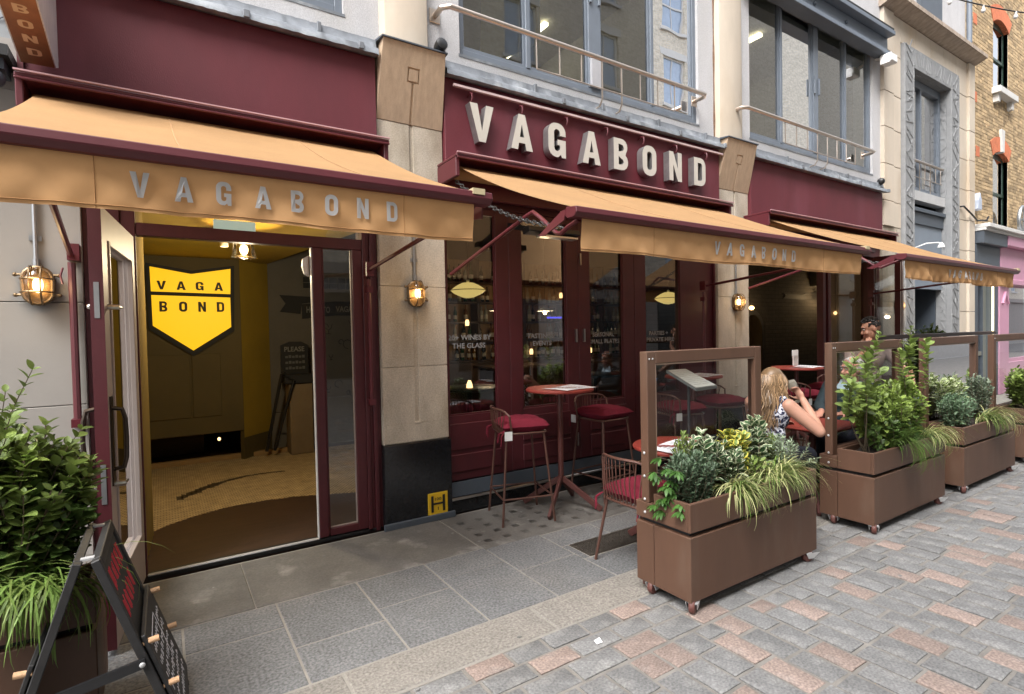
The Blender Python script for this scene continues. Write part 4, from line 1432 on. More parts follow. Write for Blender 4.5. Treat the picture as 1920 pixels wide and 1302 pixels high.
# patio heater under the middle awning
ht = thing('patio_heater', 'slim black and white heater mounted under the middle awning by the second door', 'heater', (2.95, 4.0, 2.5))
part('arm', MB().beam((2.78, 4.3, 2.62), (2.78, 3.95, 2.52), .05, .05), BLACK, ht, bevel=.006)
part('body', MB().hexa([(2.72, 3.88, 2.50), (3.3, 3.88, 2.50), (3.3, 4.0, 2.48), (2.72, 4.0, 2.48), (2.72, 3.9, 2.55), (3.3, 3.9, 2.55), (3.3, 4.0, 2.54), (2.72, 4.0, 2.54)]), BLACK, ht, bevel=.008)
part('reflector', MB().box(2.86, 3.27, 3.89, 3.985, 2.462, 2.478), mat('heater_reflector', (.6, .58, .55), .3, metal=.6), ht)

# =================================================================== SIGN LETTERS
sg = thing('shop_name_sign', 'big raised cream metal letters VAGABOND on the maroon fascia over the middle awning', 'sign', (4, 4.2, 3.3))
for i, ch in enumerate('VAGABOND'):
    g, wd = glyph_mb(ch, 2.30 + .4235 * i, 3.295, .325, 1.0, 4.155, .085)
    part('letter', g, [LETF, LETS], sg, fix=False)
# projecting blade sign, its slanted underside lettered
bs = thing('projecting_sign', 'projecting copper sign lettered BOND hanging out over the left end of the first awning', 'sign', (-.55, 4.1, 3.3))
x0, x1 = -.625, -.478
pr = [(4.10, 3.198), (3.55, 3.30), (3.52, 3.35), (3.52, 4.1), (4.20, 4.1), (4.20, 3.24)]
COPP = mat('weathered_copper', (.32, .13, .055), .45, metal=.3, var=.3, vs=7, col2=(.2, .12, .06), c2s=3, c2lo=.5, c2hi=.7)
part('body', MB().prism(pr, x0, x1, 'yz'), COPP, bs)
part('white_side', MB().prism([(y + .003 * (y < 4), z + .002) for y, z in pr], x1 + .0005, x1 + .006, 'yz').prism(pr, x0 - .006, x0 - .0005, 'yz'), mat('white_painted_sheen', (.62, .58, .57), .3, var=.25, vs=9, stretch=(1, 6, .6)), bs)  # streaky tone paints glossy reflections into the white side colour
P0_, P1_ = Vector((0, 3.55, 3.30)), Vector((0, 4.10, 3.198))
dirv = (P1_ - P0_)
for i, ch in enumerate('BOND'):
    polys, wd = GLYPH[ch]
    v, f = curve_mesh(polys, 0)
    c0 = P0_ + dirv * (.10 + .21 * i)
    mb = MB()
    # reads upright to somebody on the pavement: the letter's down direction runs towards the wall
    vs = [(x0 + .045 + (x / wd) * .062, c0.y + (1 - y) * .062, c0.z + (1 - y) * .062 * dirv.z / dirv.y - .002) for x, y, z in v]
    mb.add(vs, f)
    part('letter', mb, mat('pale_copper_letter', (.66, .42, .24), .5), bs, fix=False)

# =================================================================== WALL LAMPS
def bulkhead(x, y, z, label, ztop, s_=1.0):
    t = thing('bulkhead_lamp', label, 'wall lamp', (x, y, z), group='brass caged bulkhead lamps on the piers')
    a, b = .068 * s_, .105 * s_

    def stad(a, b, n=20):
        out = []
        for k in range(n):
            th = 2 * math.pi * k / n
            cx, cz = math.cos(th), math.sin(th)
            out.append((a * cx, math.copysign(abs(cz), cz) * a + math.copysign(b - a, cz)))
        return out
    S = stad(a * 1.12, b * 1.08)
    part('back_plate', MB().prism([(x + u, z + v) for u, v in S], y - .03, y - .001), BRASS, t, bevel=.006, smooth=True)
    gl = MB()
    ring = stad(a, b)
    rows = [(1, .03), (1, .05), (.93, .075), (.72, .1), (.4, .115), (.05, .12)]
    vs, fs = [], []
    for sc, d in rows:
        for u, v in ring:
            vs.append((x + u * sc, y - d * s_, z + v * sc))
    n = len(ring)
    for i in range(len(rows) - 1):
        for j in range(n):
            fs.append((i * n + j, i * n + (j + 1) % n, (i + 1) * n + (j + 1) % n, (i + 1) * n + j))
    gl.add(vs, fs)
    part('glass_dome', gl, AMBER, t, smooth=True)
    part('bulb', MB().ell((x + .004, y - .05 * s_, z + .002), .024 * s_, .024 * s_, .045 * s_, 10, 8), BULBS, t, smooth=True)
    cg = MB()
    cg.tube([(x + u, y - .036, z + v) for u, v in ring], .0085 * s_, 6, closed=True)
    for xx in (-.025, .025):
        cg.tube([(x + xx * s_, y - (.03 + .098 * math.sin(math.pi * k / 12) ** .6) * s_, z + b * 1.04 * math.cos(math.pi * k / 12)) for k in range(13)], .005 * s_, 6)
    for zz in (-.04, .035):
        cg.tube([(x + a * 1.06 * math.cos(math.pi * k / 12), y - (.03 + .098 * math.sin(math.pi * k / 12) ** .6) * s_, z + zz * s_) for k in range(13)], .005 * s_, 6)
    part('cage', cg, BRASS, t, smooth=True)
    for u in (-1, 1):
        for v in (-.055, .06):
            lg = MB()
            lg.tube([(x + u * a, y - .03, z + v * s_), (x + u * (a + .026 * s_), y - .03, z + v * s_)], .008 * s_, 6)
            lg.ell((x + u * (a + .028 * s_), y - .03, z + v * s_), .012 * s_, .01, .012 * s_, 8, 5)
            part('lug', lg, BRASS, t, smooth=True)
    part('conduit', MB().tube([(x - .005, y - .018, z + b), (x - .005, y - .018, ztop)], .0115, 8).tube([(x - .005, y - .018, z + b), (x - .005, y - .018, z + b + .05)], .016, 8).box(x - .035, x + .025, y - .012, y - .002, z + .27, z + .30), STEELG, t, smooth=True)
    ld = bpy.data.lights.new('bulkhead_glow', 'POINT')
    ld.energy = .5
    ld.color = (1, .66, .3)
    ld.shadow_soft_size = .04
    lo = bpy.data.objects.new('bulkhead_glow', ld)
    COL.objects.link(lo)
    lo.parent = t
    lo.location = (0, -.16 * s_, 0)
    return t


bulkhead(-.617, YF, 1.945, 'brass caged bulkhead lamp glowing on the pale wall left of the entrance door', 2.78, 1.05)
bulkhead(1.806, YF, 1.952, 'brass caged bulkhead lamp glowing on the first stone pier right of the entrance', 2.9)
bulkhead(6.215, YF, 1.945, 'brass caged bulkhead lamp glowing on the second stone pier between the awnings', 2.9)
bulkhead(10.78, YF, 1.951, 'brass caged bulkhead lamp glowing on the cream pier at the far end of the restaurant', 2.9)

# hydrant plate
hp = thing('hydrant_sign', 'yellow hydrant plate with a black H low on the black granite plinth', 'sign', (1.96, 4.26, .14))
part('plate', B(1.868, 2.055, 4.262, 4.268, .045, .24), YELLOW, hp, bevel=.01)
hm = MB().box(1.897, 1.918, 4.258, 4.2615, .075, .215).box(2.005, 2.026, 4.258, 4.2615, .075, .215).box(1.9185, 2.0045, 4.258, 4.2615, .137, .153)
part('letter', hm, BLACK, hp)
tm = MB()
put_text(tm, '100', 1.932, 1.992, .172, .197, 4.2605, .02)
put_text(tm, '1', 1.958, 1.966, .088, .115, 4.2605, .02)
part('number', tm, BLACK, hp, fix=False)

# window guard rails
def guard(x0, x1, z, gx0, gx1, label, posts):
    t = thing('window_guard_rail', label, 'railing', ((x0 + x1) / 2, 4.1, z), group='steel guard rails at the upper windows')
    y = 4.12
    part('handrail', MB().tube([(x0, YW, z), (x0, y + .05, z), (x0 + .05, y, z), (x1 - .05, y, z), (x1, y + .05, z), (x1, YW, z)], .024, 10), RAIL, t, smooth=True)
    for xp in (x0, x1):
        part('fixing_plate', B(xp - .05, xp + .05, YW - .012, YW - .001, z - .06, z + .06), RAIL, t, bevel=.003)
    bm = MB()
    n = 7
    zb = z - .3
    for i in range(n + 1):
        bm = MB()
        xx = gx0 + (gx1 - gx0) * i / n
        if i in posts:
            bm.tube([(xx, y, z - .02), (xx, y, zb - .1), (xx, y + .04, zb - .16), (xx, YW, zb - .17)], .009, 6)
        else:
            bm.tube([(xx, y, z - .02), (xx, y, zb)], .008, 6)
        part('baluster', bm, RAIL, t, smooth=True)
    part('lower_rail', MB().tube([(gx0, y, zb), (gx1, y, zb)], .008, 6), RAIL, t, smooth=True)
    return t


guard(2.06, 5.48, 4.36, 3.0, 4.9, 'steel guard rail across the big middle upper window', (3, 4))
guard(6.2, 9.66, 4.385, 7.1, 9.0, 'steel guard rail across the upper window under the slate lintel', (3, 4))
# wall fittings
sl = thing('security_light', 'white square security light on the cream pier beside the upper window', 'wall light', (10.2, 4.2, 4.0))
part('head', MB().box(9.98, 10.2, 4.02, 4.2, 5.88, 6.02), WHITE, sl, bevel=.015)
part('lens', MB().box(9.96, 9.98, 4.04, 4.18, 5.86, 5.92).tube([(10.1, 4.2, 6.0), (10.1, 4.3, 6.04)], .02, 6), WHITE, sl)
single('black_wall_spot', MB().ell((10.08, 4.22, 4.0), .05, .06, .06, 10, 7).tube([(10.08, 4.22, 4.0), (10.08, 4.32, 3.9)], .015, 6).box(10.04, 10.12, 4.2, 4.28, 3.84, 3.9), BLACK, 'small black spotlight at the right end of the third lead flashing', 'spotlight', smooth=True)
single('black_corner_spot', MB().lathe([(.045, -.03), (.05, .0), (.05, .05), (.03, .06)], (2.03, 4.16, 4.02), 12, Matrix.Rotation(R(80), 3, 'X')).box(1.98, 2.08, 4.16, 4.22, 3.97, 4.0), BLACK, 'small black spotlight sitting on the corner of the first stone capital', 'spotlight', smooth=True)

# =================================================================== PLANTERS WITH SCREENS
def planter(x0, x1, y0, label, glass_span=None, screen=True, split=.29):
    y1 = y0 + .41
    t = thing('planter_box', label, 'planter', ((x0 + x1) / 2, (y0 + y1) / 2, 0), group='brown wheeled planters')
    k = .006
    # lower and upper casings with a dark shadow gap
    ys = y1 - .14
    part('lower_casing', MB().box(x0, x1, y0, ys - .002, .068, .437).box(x0, x1, ys + .002, y1, .068, .437), PLANTER, t, bevel=.004)
    part('shadow_gap', B(x0 + .03, x1 - .03, y0 + .03, y1 - .03, .438, .462), BLACKM, t)
    w_ = .022
    part('upper_casing', MB().box(x0, x1, y0, y0 + w_, .463, .627).box(x0, x1, ys + .002, y1, .463, .56).box(x0, x0 + w_, y0 + w_ + .001, ys - .002, .463, .627).box(x1 - w_, x1, y0 + w_ + .001, ys - .002, .463, .627).box(x0 + w_, x1 - w_, ys - w_, ys - .002, .463, .627), PLANTER, t, bevel=.003)
    part('soil', MB().grid(lambda u, v: (x0 + .022 + (x1 - x0 - .044) * u, y0 + .023 + (ys - y0 - .05) * v, .585 + .02 * math.sin(u * 31) * math.cos(v * 9 + u * 17)), 30, 6), SOIL, t)
    # castors
    for cx, cy, a in ((x0 + .035, y0 + .02, .5), (x1 - .09, y0 + .02, -.3), (x0 + .03, y1 - .10, .2), (x1 - .1, y1 - .08, .4)):
        M_ = Matrix.Rotation(a, 3, 'Z')
        wh = part('castor', MB().lathe([(.012, -.018), (.038, -.016), (.043, -.009), (.043, .009), (.038, .016), (.012, .018)], (cx, cy, .043), 16, M_ @ Matrix.Rotation(R(90), 3, 'X')), TYRE, t, smooth=True)
        br = MB()
        for s_ in (-1, 1):
            P_ = [Vector((cx, cy, 0)) + M_ @ Vector(v) for v in ((-.035, s_ * .03, .0675), (.075, s_ * .03, .0675), (.03, s_ * .026, .03), (-.012, s_ * .026, .03))]
            Q_ = [p + M_ @ Vector((0, s_ * .004, 0)) for p in P_]
            br.hexa(P_ + Q_)
        br.lathe([(.03, .06), (.03, .067)], (cx, cy, 0), 12)
        part('castor_bracket', br, ZINC, wh)
    if screen:
        gx0, gx1 = glass_span or (x0, x1)
        ya, yb = y1 - .105, y1 - .045
        zt = 1.475
        fr = MB()
        fr.box(gx0, gx0 + .075, ya, yb, .561, zt)
        fr.box(gx1 - .075, gx1, ya, yb, .561, zt)
        fr.box(gx0 + .076, gx1 - .076, ya, yb, zt - .075, zt)
        fr.box(gx0 + .076, gx1 - .076, ya, yb, .561, .62)
        f = part('screen_frame', fr, PLANTER, t, bevel=.004)
        part('screen_bead', MB().box(gx0 + .0765, gx1 - .0765, ya + .006, ya + .012, zt - .085, zt - .0755).box(gx0 + .0765, gx0 + .086, ya + .006, ya + .012, .621, zt - .086), mat('pale_bead', (.35, .24, .18), .4), f)
        part('screen_pane', MB().quad((gx0 + .076, (ya + yb) / 2, .62), (gx1 - .076, (ya + yb) / 2, .62), (gx1 - .076, (ya + yb) / 2, zt - .076), (gx0 + .076, (ya + yb) / 2, zt - .076)), GLASSC, f)
        bo = MB()
        for zz in (.5, .58, .72, .86):
            bo.ell((gx0 - .002, ya + .03, zz), .006, .009, .009, 8, 5)
        for xx in (.02, .05):
            bo.ell((gx0 + xx, ya - .001, zt - .045), .006, .003, .006, 8, 5)
        part('screen_bolt', bo, ZINC, f, smooth=True)
    return t


PLS = []
planter(2.435, 3.752, 1.975, 'nearest brown wheeled planter with variegated shrubs and a clear glass screen', (2.435, 3.60))
planter(4.53, 5.87, 1.95, 'brown wheeled planter with a tall green shrub, between the woman and the waiter', (4.53, 5.80))
planter(6.30, 7.74, 1.945, 'third brown wheeled planter with grey green shrub and cream striped grass', (6.30, 7.70))
planter(8.2, 9.7, 1.945, 'farthest brown wheeled planter, cut off by the right edge of the photo', (8.2, 9.7))
planter(-1.57, -.26, 2.74, 'brown planter against the pale wall left of the entrance door', screen=False)
single('screen_top_rail', MB().box(7.2, 11.2, 3.05, 3.10, 1.44, 1.49).box(7.2, 7.26, 3.05, 3.10, 0, 1.438).box(11.1, 11.16, 3.05, 3.10, 0, 1.438), mat('dark_brown_rail', (.04, .022, .018), .5), 'long dark brown screen rail standing behind the third planter', 'rail', bevel=.004)

# =================================================================== PLANTS
def leaf_t(L, W_, fold=.25, curl=.2, varg=False):
    """leaf lying along +X, up +Z; returns verts, faces, slots"""
    prof = [(0, .02), (.15, .55), (.38, .98), (.62, .95), (.83, .6), (1.0, .02)]
    cs = [-1, -.62, 0, .62, 1] if varg else [-1, 0, 1]
    v = []
    for t, p in prof:
        for c in cs:
            y = c * p * W_ / 2
            v.append((t * L, y, abs(y) * fold * 2 - curl * L * t * t))
    n = len(cs)
    f, m = [], []
    for i in range(len(prof) - 1):
        for j in range(n - 1):
            a = i * n + j
            f.append((a, a + 1, a + n + 1, a + n))
            m.append(1 if varg and (j in (0, n - 2)) else 0)
    return np.array(v), f, m


def rotm(d, up):
    d = Vector(d).normalized()
    up = Vector(up)
    s_ = up.cross(d)
    if s_.length < 1e-4:
        s_ = Vector((0, 1, 0)).cross(d)
    s_.normalize()
    u = d.cross(s_)
    return np.array([[d.x, s_.x, u.x], [d.y, s_.y, u.y], [d.z, s_.z, u.z]])


def leaf_mat(name, col, irand=.35, trans=.3, rough=.45):
    m = mat(name, col, rough, var=.12, vs=12, irand=irand, orand=irand, trans=trans, spec=.4)
    return m


LG_DARK = leaf_mat('dark_glossy_leaf', (.075, .13, .03), .45)
LG_MID = leaf_mat('mid_green_leaf', (.165, .23, .055), .4)
LG_YEL = leaf_mat('yellow_green_leaf', (.2, .275, .06), .4)
LG_BLUE = leaf_mat('grey_green_leaf', (.12, .185, .105), .35)
LG_CORE = leaf_mat('mid_green_leaf_heart', (.065, .13, .055), .3)
LG_SILV = leaf_mat('silvery_leaf', (.24, .3, .2), .35)
LG_CREAM = leaf_mat('cream_leaf_edge', (.66, .68, .48), .12)
LG_YEDGE = leaf_mat('yellow_leaf_edge', (.7, .6, .1), .12)
LG_BRIGHT = leaf_mat('fresh_green_leaf', (.055, .135, .025), .45)
GR_GREEN = leaf_mat('grass_green', (.17, .27, .06), .3)
GR_CREAM = leaf_mat('grass_cream', (.6, .6, .28), .2)
STEMM = mat('brown_stem', (.1, .075, .045), .8, var=.2, vs=30)


def plant(name, label, cat, leaves, tmpl, mats, twigs, base, group=None, nobj=0, fname='foliage'):
    """leaves: list of (pos, dir, up, scale); nearest nobj become single leaf objects"""
    t = thing(name, label, cat, base, group)
    off = Vector(base)
    tv, tf, tm = tmpl
    leaves = sorted(leaves, key=lambda l: (Vector(l[0]) - CAMP).length)
    if nobj:
        lm = MB()
        lm.v = [tuple(v) for v in tv]
        lm.f = list(tf)
        lm.m = list(tm)
        lmesh = lm.mesh('leaf', mats, smooth=80, fix=False)
        for (p, d, up, s_) in leaves[:nobj]:
            o = bpy.data.objects.new('leaf', lmesh)
            COL.objects.link(o)
            o.parent = t
            rm = rotm(d, up) * s_
            M4 = Matrix(rm.tolist()).to_4x4()
            M4.translation = Vector(p) - off
            o.matrix_local = M4
        leaves = leaves[nobj:]
    if leaves:
        n = len(tv)
        V = np.zeros((len(leaves) * n, 3))
        F, S = [], []
        for i, (p, d, up, s_) in enumerate(leaves):
            V[i * n:(i + 1) * n] = (tv * s_) @ rotm(d, up).T + np.array(p)
            F += [tuple(k + i * n for k in f) for f in tf]
            S += tm
        mb = MB()
        mb.v = [tuple(v) for v in V]
        mb.f = F
        mb.m = S
        part(fname, mb, mats, t, kind='stuff', smooth=80, fix=False)
    if twigs:
        mb = MB()
        for P, r_ in twigs:
            mb.tube(P, r_, 5)
        part('stem', mb, STEMM, t, smooth=True)
    return t


def shoot(q, leaves, twigs, p, tip, spacing, per, size, t0=.25, spread=1.0, r_=.004, tipl=True, droop=0.0):
    """one shoot from p to tip with whorls of leaves"""
    p, tip = Vector(p), Vector(tip)
    bend = Vector((q.uniform(-1, 1), q.uniform(-1, 1), q.uniform(-.2, .2))) * (tip - p).length * .1
    P = []
    for i in range(7):
        t = i / 6
        P.append(p.lerp(tip, t) + bend * math.sin(math.pi * t) - Vector((0, 0, droop * t * t)))
    twigs.append((P, [r_ * (1 - .6 * i / 6) for i in range(7)]))
    L_ = (tip - p).length
    n = max(2, int(L_ * (1 - t0) / spacing))
    ph = q.random() * 6
    for k in range(n + 1):
        t = t0 + (1 - t0) * k / n
        i = min(int(t * 6), 5)
        f_ = t * 6 - i
        c = P[i].lerp(P[i + 1], f_)
        d = (P[i + 1] - P[i]).normalized()
        a = d.cross(Vector((.3, .2, 1)))
        if a.length < .05:
            a = d.cross(Vector((1, 0, 0)))
        a.normalize()
        b = d.cross(a)
        for j in range(per):
            th = ph + k * 2.4 + j * 2 * math.pi / per + q.uniform(-.35, .35)
            rad = a * math.cos(th) + b * math.sin(th)
            ang = spread * q.uniform(.8, 1.45) * (1.15 - .5 * (k / n))
            dd = (d * math.cos(ang) + rad * math.sin(ang))
            dd.z += q.uniform(-.1, .15)
            s_ = size * q.uniform(.55, 1.25) * (1 - .25 * (k == n))
            leaves.append((tuple(c), dd, d * .7 + Vector((q.uniform(-.55, .45), q.uniform(-.75, .35), .6)), s_))


def bush(q, cx, cy, z0, rx, ry, h, nshoot, spacing, per, size, t0=.3, r_=.004, lean=(0, 0), spread=1.0, minh=.35):
    leaves, twigs = [], []
    for i in range(nshoot):
        a = q.uniform(0, 6.283)
        rr = math.sqrt(q.random())
        hh = h * (minh + (1 - minh) * math.sqrt(1 - (rr * .9) ** 2) * q.uniform(.62, 1.2))
        bx, by = cx + rx * .5 * rr * math.cos(a), cy + ry * .5 * rr * math.sin(a)
        tx, ty = cx + rx * rr * math.cos(a) + lean[0], cy + ry * rr * math.sin(a) + lean[1]
        shoot(q, leaves, twigs, (bx, by, z0), (tx, ty, z0 + hh), spacing, per, size, t0, spread, r_)
    return leaves, twigs


def grass(name, label, cx, cy, z0, n, length, seed, mats, rx=.08, ry=.06, lean=(0, -.12), width=.007, stiff=.5, group=None):
    q = random.Random(seed)
    t = thing(name, label, 'grass plant', (cx, cy, z0), group)
    mb = MB()
    for i in range(n):
        a = q.uniform(0, 6.283)
        x, y = cx + rx * q.uniform(-1, 1), cy + ry * q.uniform(-1, 1)
        L_ = length * q.uniform(.55, 1.1)
        dx, dy = math.cos(a) * q.uniform(.3, 1) + lean[0] * 3, math.sin(a) * q.uniform(.3, 1) + lean[1] * 3
        el = q.uniform(.75, 1.35)
        P = []
        px, py, pz = x, y, z0
        dl = math.hypot(dx, dy) or 1
        ux, uy = dx / dl, dy / dl
        S = 8
        e = el
        dr = q.uniform(.7, 1.5) * (1.9 - stiff) / S * 1.55
        for k in range(S + 1):
            P.append((px, py, pz))
            px += ux * math.cos(e) * L_ / S
            py += uy * math.cos(e) * L_ / S
            pz += math.sin(e) * L_ / S
            e -= dr
        wv = width * q.uniform(.6, 1.2)
        vs, fs = [], []
        for k, p in enumerate(P):
            ww = wv * (1 - (k / S) ** 2.2) * .5 + .0004
            vs += [(p[0] - uy * ww, p[1] + ux * ww, p[2]), (p[0] + uy * ww, p[1] - ux * ww, p[2] + .001)]
        for k in range(S):
            fs.append((2 * k, 2 * k + 1, 2 * k + 3, 2 * k + 2))
        mb.cur = 0 if q.random() < .45 else (1 if len(mats) > 1 else 0)
        mb.add(vs, fs)
    part('grass_blades', mb, mats, t, kind='stuff', fix=False)
    return t


ZS = .58
# --- planter 1 (nearest)
q = random.Random(21)
lv, tw = bush(q, 2.63, 2.12, ZS, .19, .13, .27, 130, .02, 2, .034, t0=.1, r_=.002, spread=.9, minh=.6)
plant('small_leaved_hebe', 'dense grey green small leaved bush at the left end of the nearest planter', 'shrub', lv, leaf_t(1, .42, .2, .1), [LG_BLUE], tw, (2.60, 2.13, ZS))
lv, tw = bush(q, 2.70, 2.22, ZS, .10, .05, .37, 40, .03, 2, .036, t0=.35, r_=.002, spread=.8, minh=.6)
plant('fine_leaved_herb', 'upright fine leaved green herb behind the grey green bush', 'shrub', lv, leaf_t(1, .3, .2, .1), [LG_MID], tw, (2.70, 2.22, ZS))
EUO = leaf_t(1, .62, .18, .15, True)
for cx, cy, rx, h, n, mt, nm, lab, no in ((2.83, 2.17, .12, .36, 15, [LG_CORE, LG_CREAM], 'variegated_euonymus', 'white edged shrub left of the yellow one in the nearest planter', 120),
                                      (3.02, 2.13, .10, .26, 12, [LG_CORE, LG_CREAM], 'variegated_euonymus', 'lower white edged shrub in front of the yellow edged one', 90),
                                      (3.14, 2.19, .11, .35, 14, [LG_MID, LG_YEDGE], 'golden_euonymus', 'yellow edged shrub in the middle of the nearest planter', 90),
                                      (3.40, 2.20, .14, .39, 18, [LG_CORE, LG_CREAM], 'variegated_euonymus', 'tall white edged shrub beside the screen post near the blonde woman', 130)):
    lv, tw = bush(q, cx, cy, ZS, rx, .08, h, n, .036, 3, .07, t0=.3, r_=.004, spread=1.0, minh=.55)
    plant(nm, lab, 'shrub', lv, EUO, mt, tw, (cx, cy, ZS), nobj=no)
# broad hand shaped leaves at the left corner
lv, tw = [], []
for k in range(16):
    a = q.uniform(2.2, 5.2)
    z = ZS + q.uniform(-.06, .26)
    c = Vector((2.50 + q.uniform(-.02, .05), 2.13 + q.uniform(-.06, .09), z))
    hub = c + Vector((math.cos(a) * .06 - .03, math.sin(a) * .05, .02))
    tw.append(([(2.52, 2.14, ZS), tuple(c), tuple(hub)], .0025))
    for j in range(7):
        b = a + (j - 3) * .5
        lv.append((tuple(hub), Vector((math.cos(b), math.sin(b), -.35 + q.uniform(-.2, .2))), Vector((0, 0, 1)), .07 * q.uniform(.7, 1.1)))
plant('fatsia', 'bright green hand shaped leaves hanging over the left corner of the nearest planter', 'shrub', lv, leaf_t(1, .34, .12, .25), [LG_BRIGHT], tw, (2.52, 2.14, ZS), nobj=60)
grass('striped_grass', 'cream striped grass in the middle of the nearest planter spilling over its front', 2.96, 2.06, ZS - .01, 230, .36, 31, [GR_GREEN, GR_CREAM], .06, .05, (.0, -.22), .007, .4)
grass('striped_grass', 'larger cream striped grass at the right of the nearest planter', 3.40, 2.07, ZS, 380, .38, 32, [GR_GREEN, GR_CREAM], .11, .05, (.03, -.12), .007, .55)
lv, tw = bush(q, 3.62, 2.15, ZS, .12, .10, .26, 40, .02, 2, .034, t0=.15, r_=.002, spread=.9, minh=.5)
for k in range(5):
    shoot(q, lv, tw, (3.6, 2.1, ZS + .05), (3.78 + q.uniform(0, .14), 2.05 + q.uniform(-.05, .1), ZS + q.uniform(.02, .2)), .02, 2, .03, .2, .9, .002)
plant('silver_bush', 'silvery narrow leaved bush with loose sprays at the right end of the nearest planter', 'shrub', lv, leaf_t(1, .3, .2, .1), [LG_SILV], tw, (3.62, 2.15, ZS))
lv, tw = bush(q, 3.57, 2.22, ZS, .12, .05, .27, 60, .02, 2, .03, t0=.3, r_=.002, spread=.8, minh=.6)
plant('feathery_bush', 'feathery mid green bush against the woman in the nearest planter', 'shrub', lv, leaf_t(1, .25, .2, .1), [LG_MID], tw, (3.57, 2.22, ZS))
lv, tw = bush(q, 3.22, 2.08, ZS, .10, .05, .17, 14, .03, 2, .05, t0=.3, r_=.003, spread=1.1, minh=.5)
plant('sage', 'broad leaved green sage between the two striped grasses', 'shrub', lv, leaf_t(1, .5, .15, .15), [LG_MID], tw, (3.22, 2.08, ZS), nobj=30)

# --- planter 2
lv, tw = [], []
q = random.Random(41)
l1, t1 = bush(q, 5.18, 2.11, ZS, .52, .2, .52, 115, .035, 3, .062, t0=.3, r_=.004, spread=1.0, minh=.45)
plant('green_pittosporum', 'big yellow green leafy shrub filling the second planter in front of the older man', 'shrub', l1, leaf_t(1, .52, .15, .15), [LG_YEL], t1, (5.13, 2.12, ZS), nobj=160)
l1, t1 = bush(q, 5.1, 2.06, ZS, .42, .12, .33, 60, .035, 2, .06, t0=.2, r_=.004, spread=1.1, minh=.45)
plant('dark_pittosporum', 'darker low leaves at the foot of the yellow green shrub', 'shrub', l1, leaf_t(1, .55, .15, .15), [LG_DARK], t1, (5.1, 2.06, ZS), nobj=80)
l1, t1 = [], []
for tipp, basep in (((4.40, 2.02, 1.36), (4.72, 2.1, ZS)), ((4.62, 2.04, 1.40), (4.74, 2.1, ZS)), ((4.32, 2.0, 1.18), (4.72, 2.08, ZS)), ((4.98, 2.1, 1.53), (4.98, 2.12, ZS)), ((5.62, 2.12, 1.58), (5.45, 2.1, ZS)), ((5.88, 2.1, 1.46), (5.5, 2.1, ZS)), ((5.35, 2.1, 1.38), (5.3, 2.1, ZS)), ((4.50, 2.0, 1.30), (4.7, 2.1, ZS)), ((4.75, 2.0, 1.25), (4.8, 2.1, ZS)), ((5.52, 2.08, 1.42), (5.45, 2.1, ZS))):
    shoot(q, l1, t1, basep, tipp, .024, 2, .078, .5, 1.1, .0045)
plant('tall_shrub_shoots', 'tall thin shoots with round leaves rising above the second glass screen', 'shrub', l1, leaf_t(1, .6, .12, .12), [LG_MID], t1, (4.9, 2.1, ZS), nobj=120)
grass('trailing_grass', 'green trailing grass falling over the front of the second planter', 5.0, 1.99, ZS + .04, 190, .5, 43, [GR_GREEN, GR_GREEN], .10, .02, (-.02, -.45), .006, .1)
grass('trailing_grass', 'pale trailing grass at the right end of the second planter', 5.68, 2.02, ZS + .02, 150, .36, 44, [GR_GREEN, GR_CREAM], .12, .04, (.05, -.3), .006, .25)
l1, t1 = bush(q, 5.45, 2.05, ZS - .02, .16, .08, .16, 22, .04, 3, .075, t0=.2, r_=.003, spread=1.2, minh=.5)
plant('fresh_fern', 'fresh green broad leaves low between the two trailing grasses', 'shrub', l1, leaf_t(1, .4, .12, .25), [LG_BRIGHT], t1, (5.45, 2.05, ZS), nobj=40)

# --- planter 3
l1, t1 = bush(q, 6.62, 2.1, ZS, .24, .14, .32, 110, .025, 2, .04, t0=.15, r_=.002, spread=.9, minh=.6)
plant('grey_hebe', 'rounded grey green bush at the left of the third planter', 'shrub', l1, leaf_t(1, .4, .2, .1), [LG_BLUE], t1, (6.62, 2.1, ZS))
l1, t1 = bush(q, 6.75, 2.2, ZS, .3, .06, .48, 34, .04, 3, .07, t0=.35, r_=.003, spread=1.0, minh=.6)
plant('yellow_edged_shrub', 'yellow edged shrub at the back of the third planter', 'shrub', l1, leaf_t(1, .5, .18, .15, True), [LG_MID, LG_CREAM], t1, (6.75, 2.2, ZS), nobj=60)
l1, t1 = bush(q, 7.35, 2.15, ZS, .25, .1, .45, 60, .03, 2, .05, t0=.25, r_=.003, spread=1.0, minh=.5)
plant('silver_shrub', 'silvery variegated shrub at the right of the third planter', 'shrub', l1, leaf_t(1, .4, .18, .15), [LG_SILV], t1, (7.35, 2.15, ZS))
grass('striped_grass', 'cream striped grass drooping over the front of the third planter', 7.1, 2.02, ZS + .02, 260, .40, 52, [GR_GREEN, GR_CREAM], .16, .04, (.0, -.3), .007, .3)
# --- planter 4
l1, t1 = bush(q, 8.75, 2.08, ZS, .5, .16, .48, 110, .035, 3, .06, t0=.25, r_=.003, spread=1.0, minh=.5)
plant('bright_hedge_shrub', 'bright green leafy shrub in the farthest planter at the right edge', 'shrub', l1, leaf_t(1, .5, .15, .15), [LG_YEL], t1, (8.75, 2.08, ZS), nobj=40)
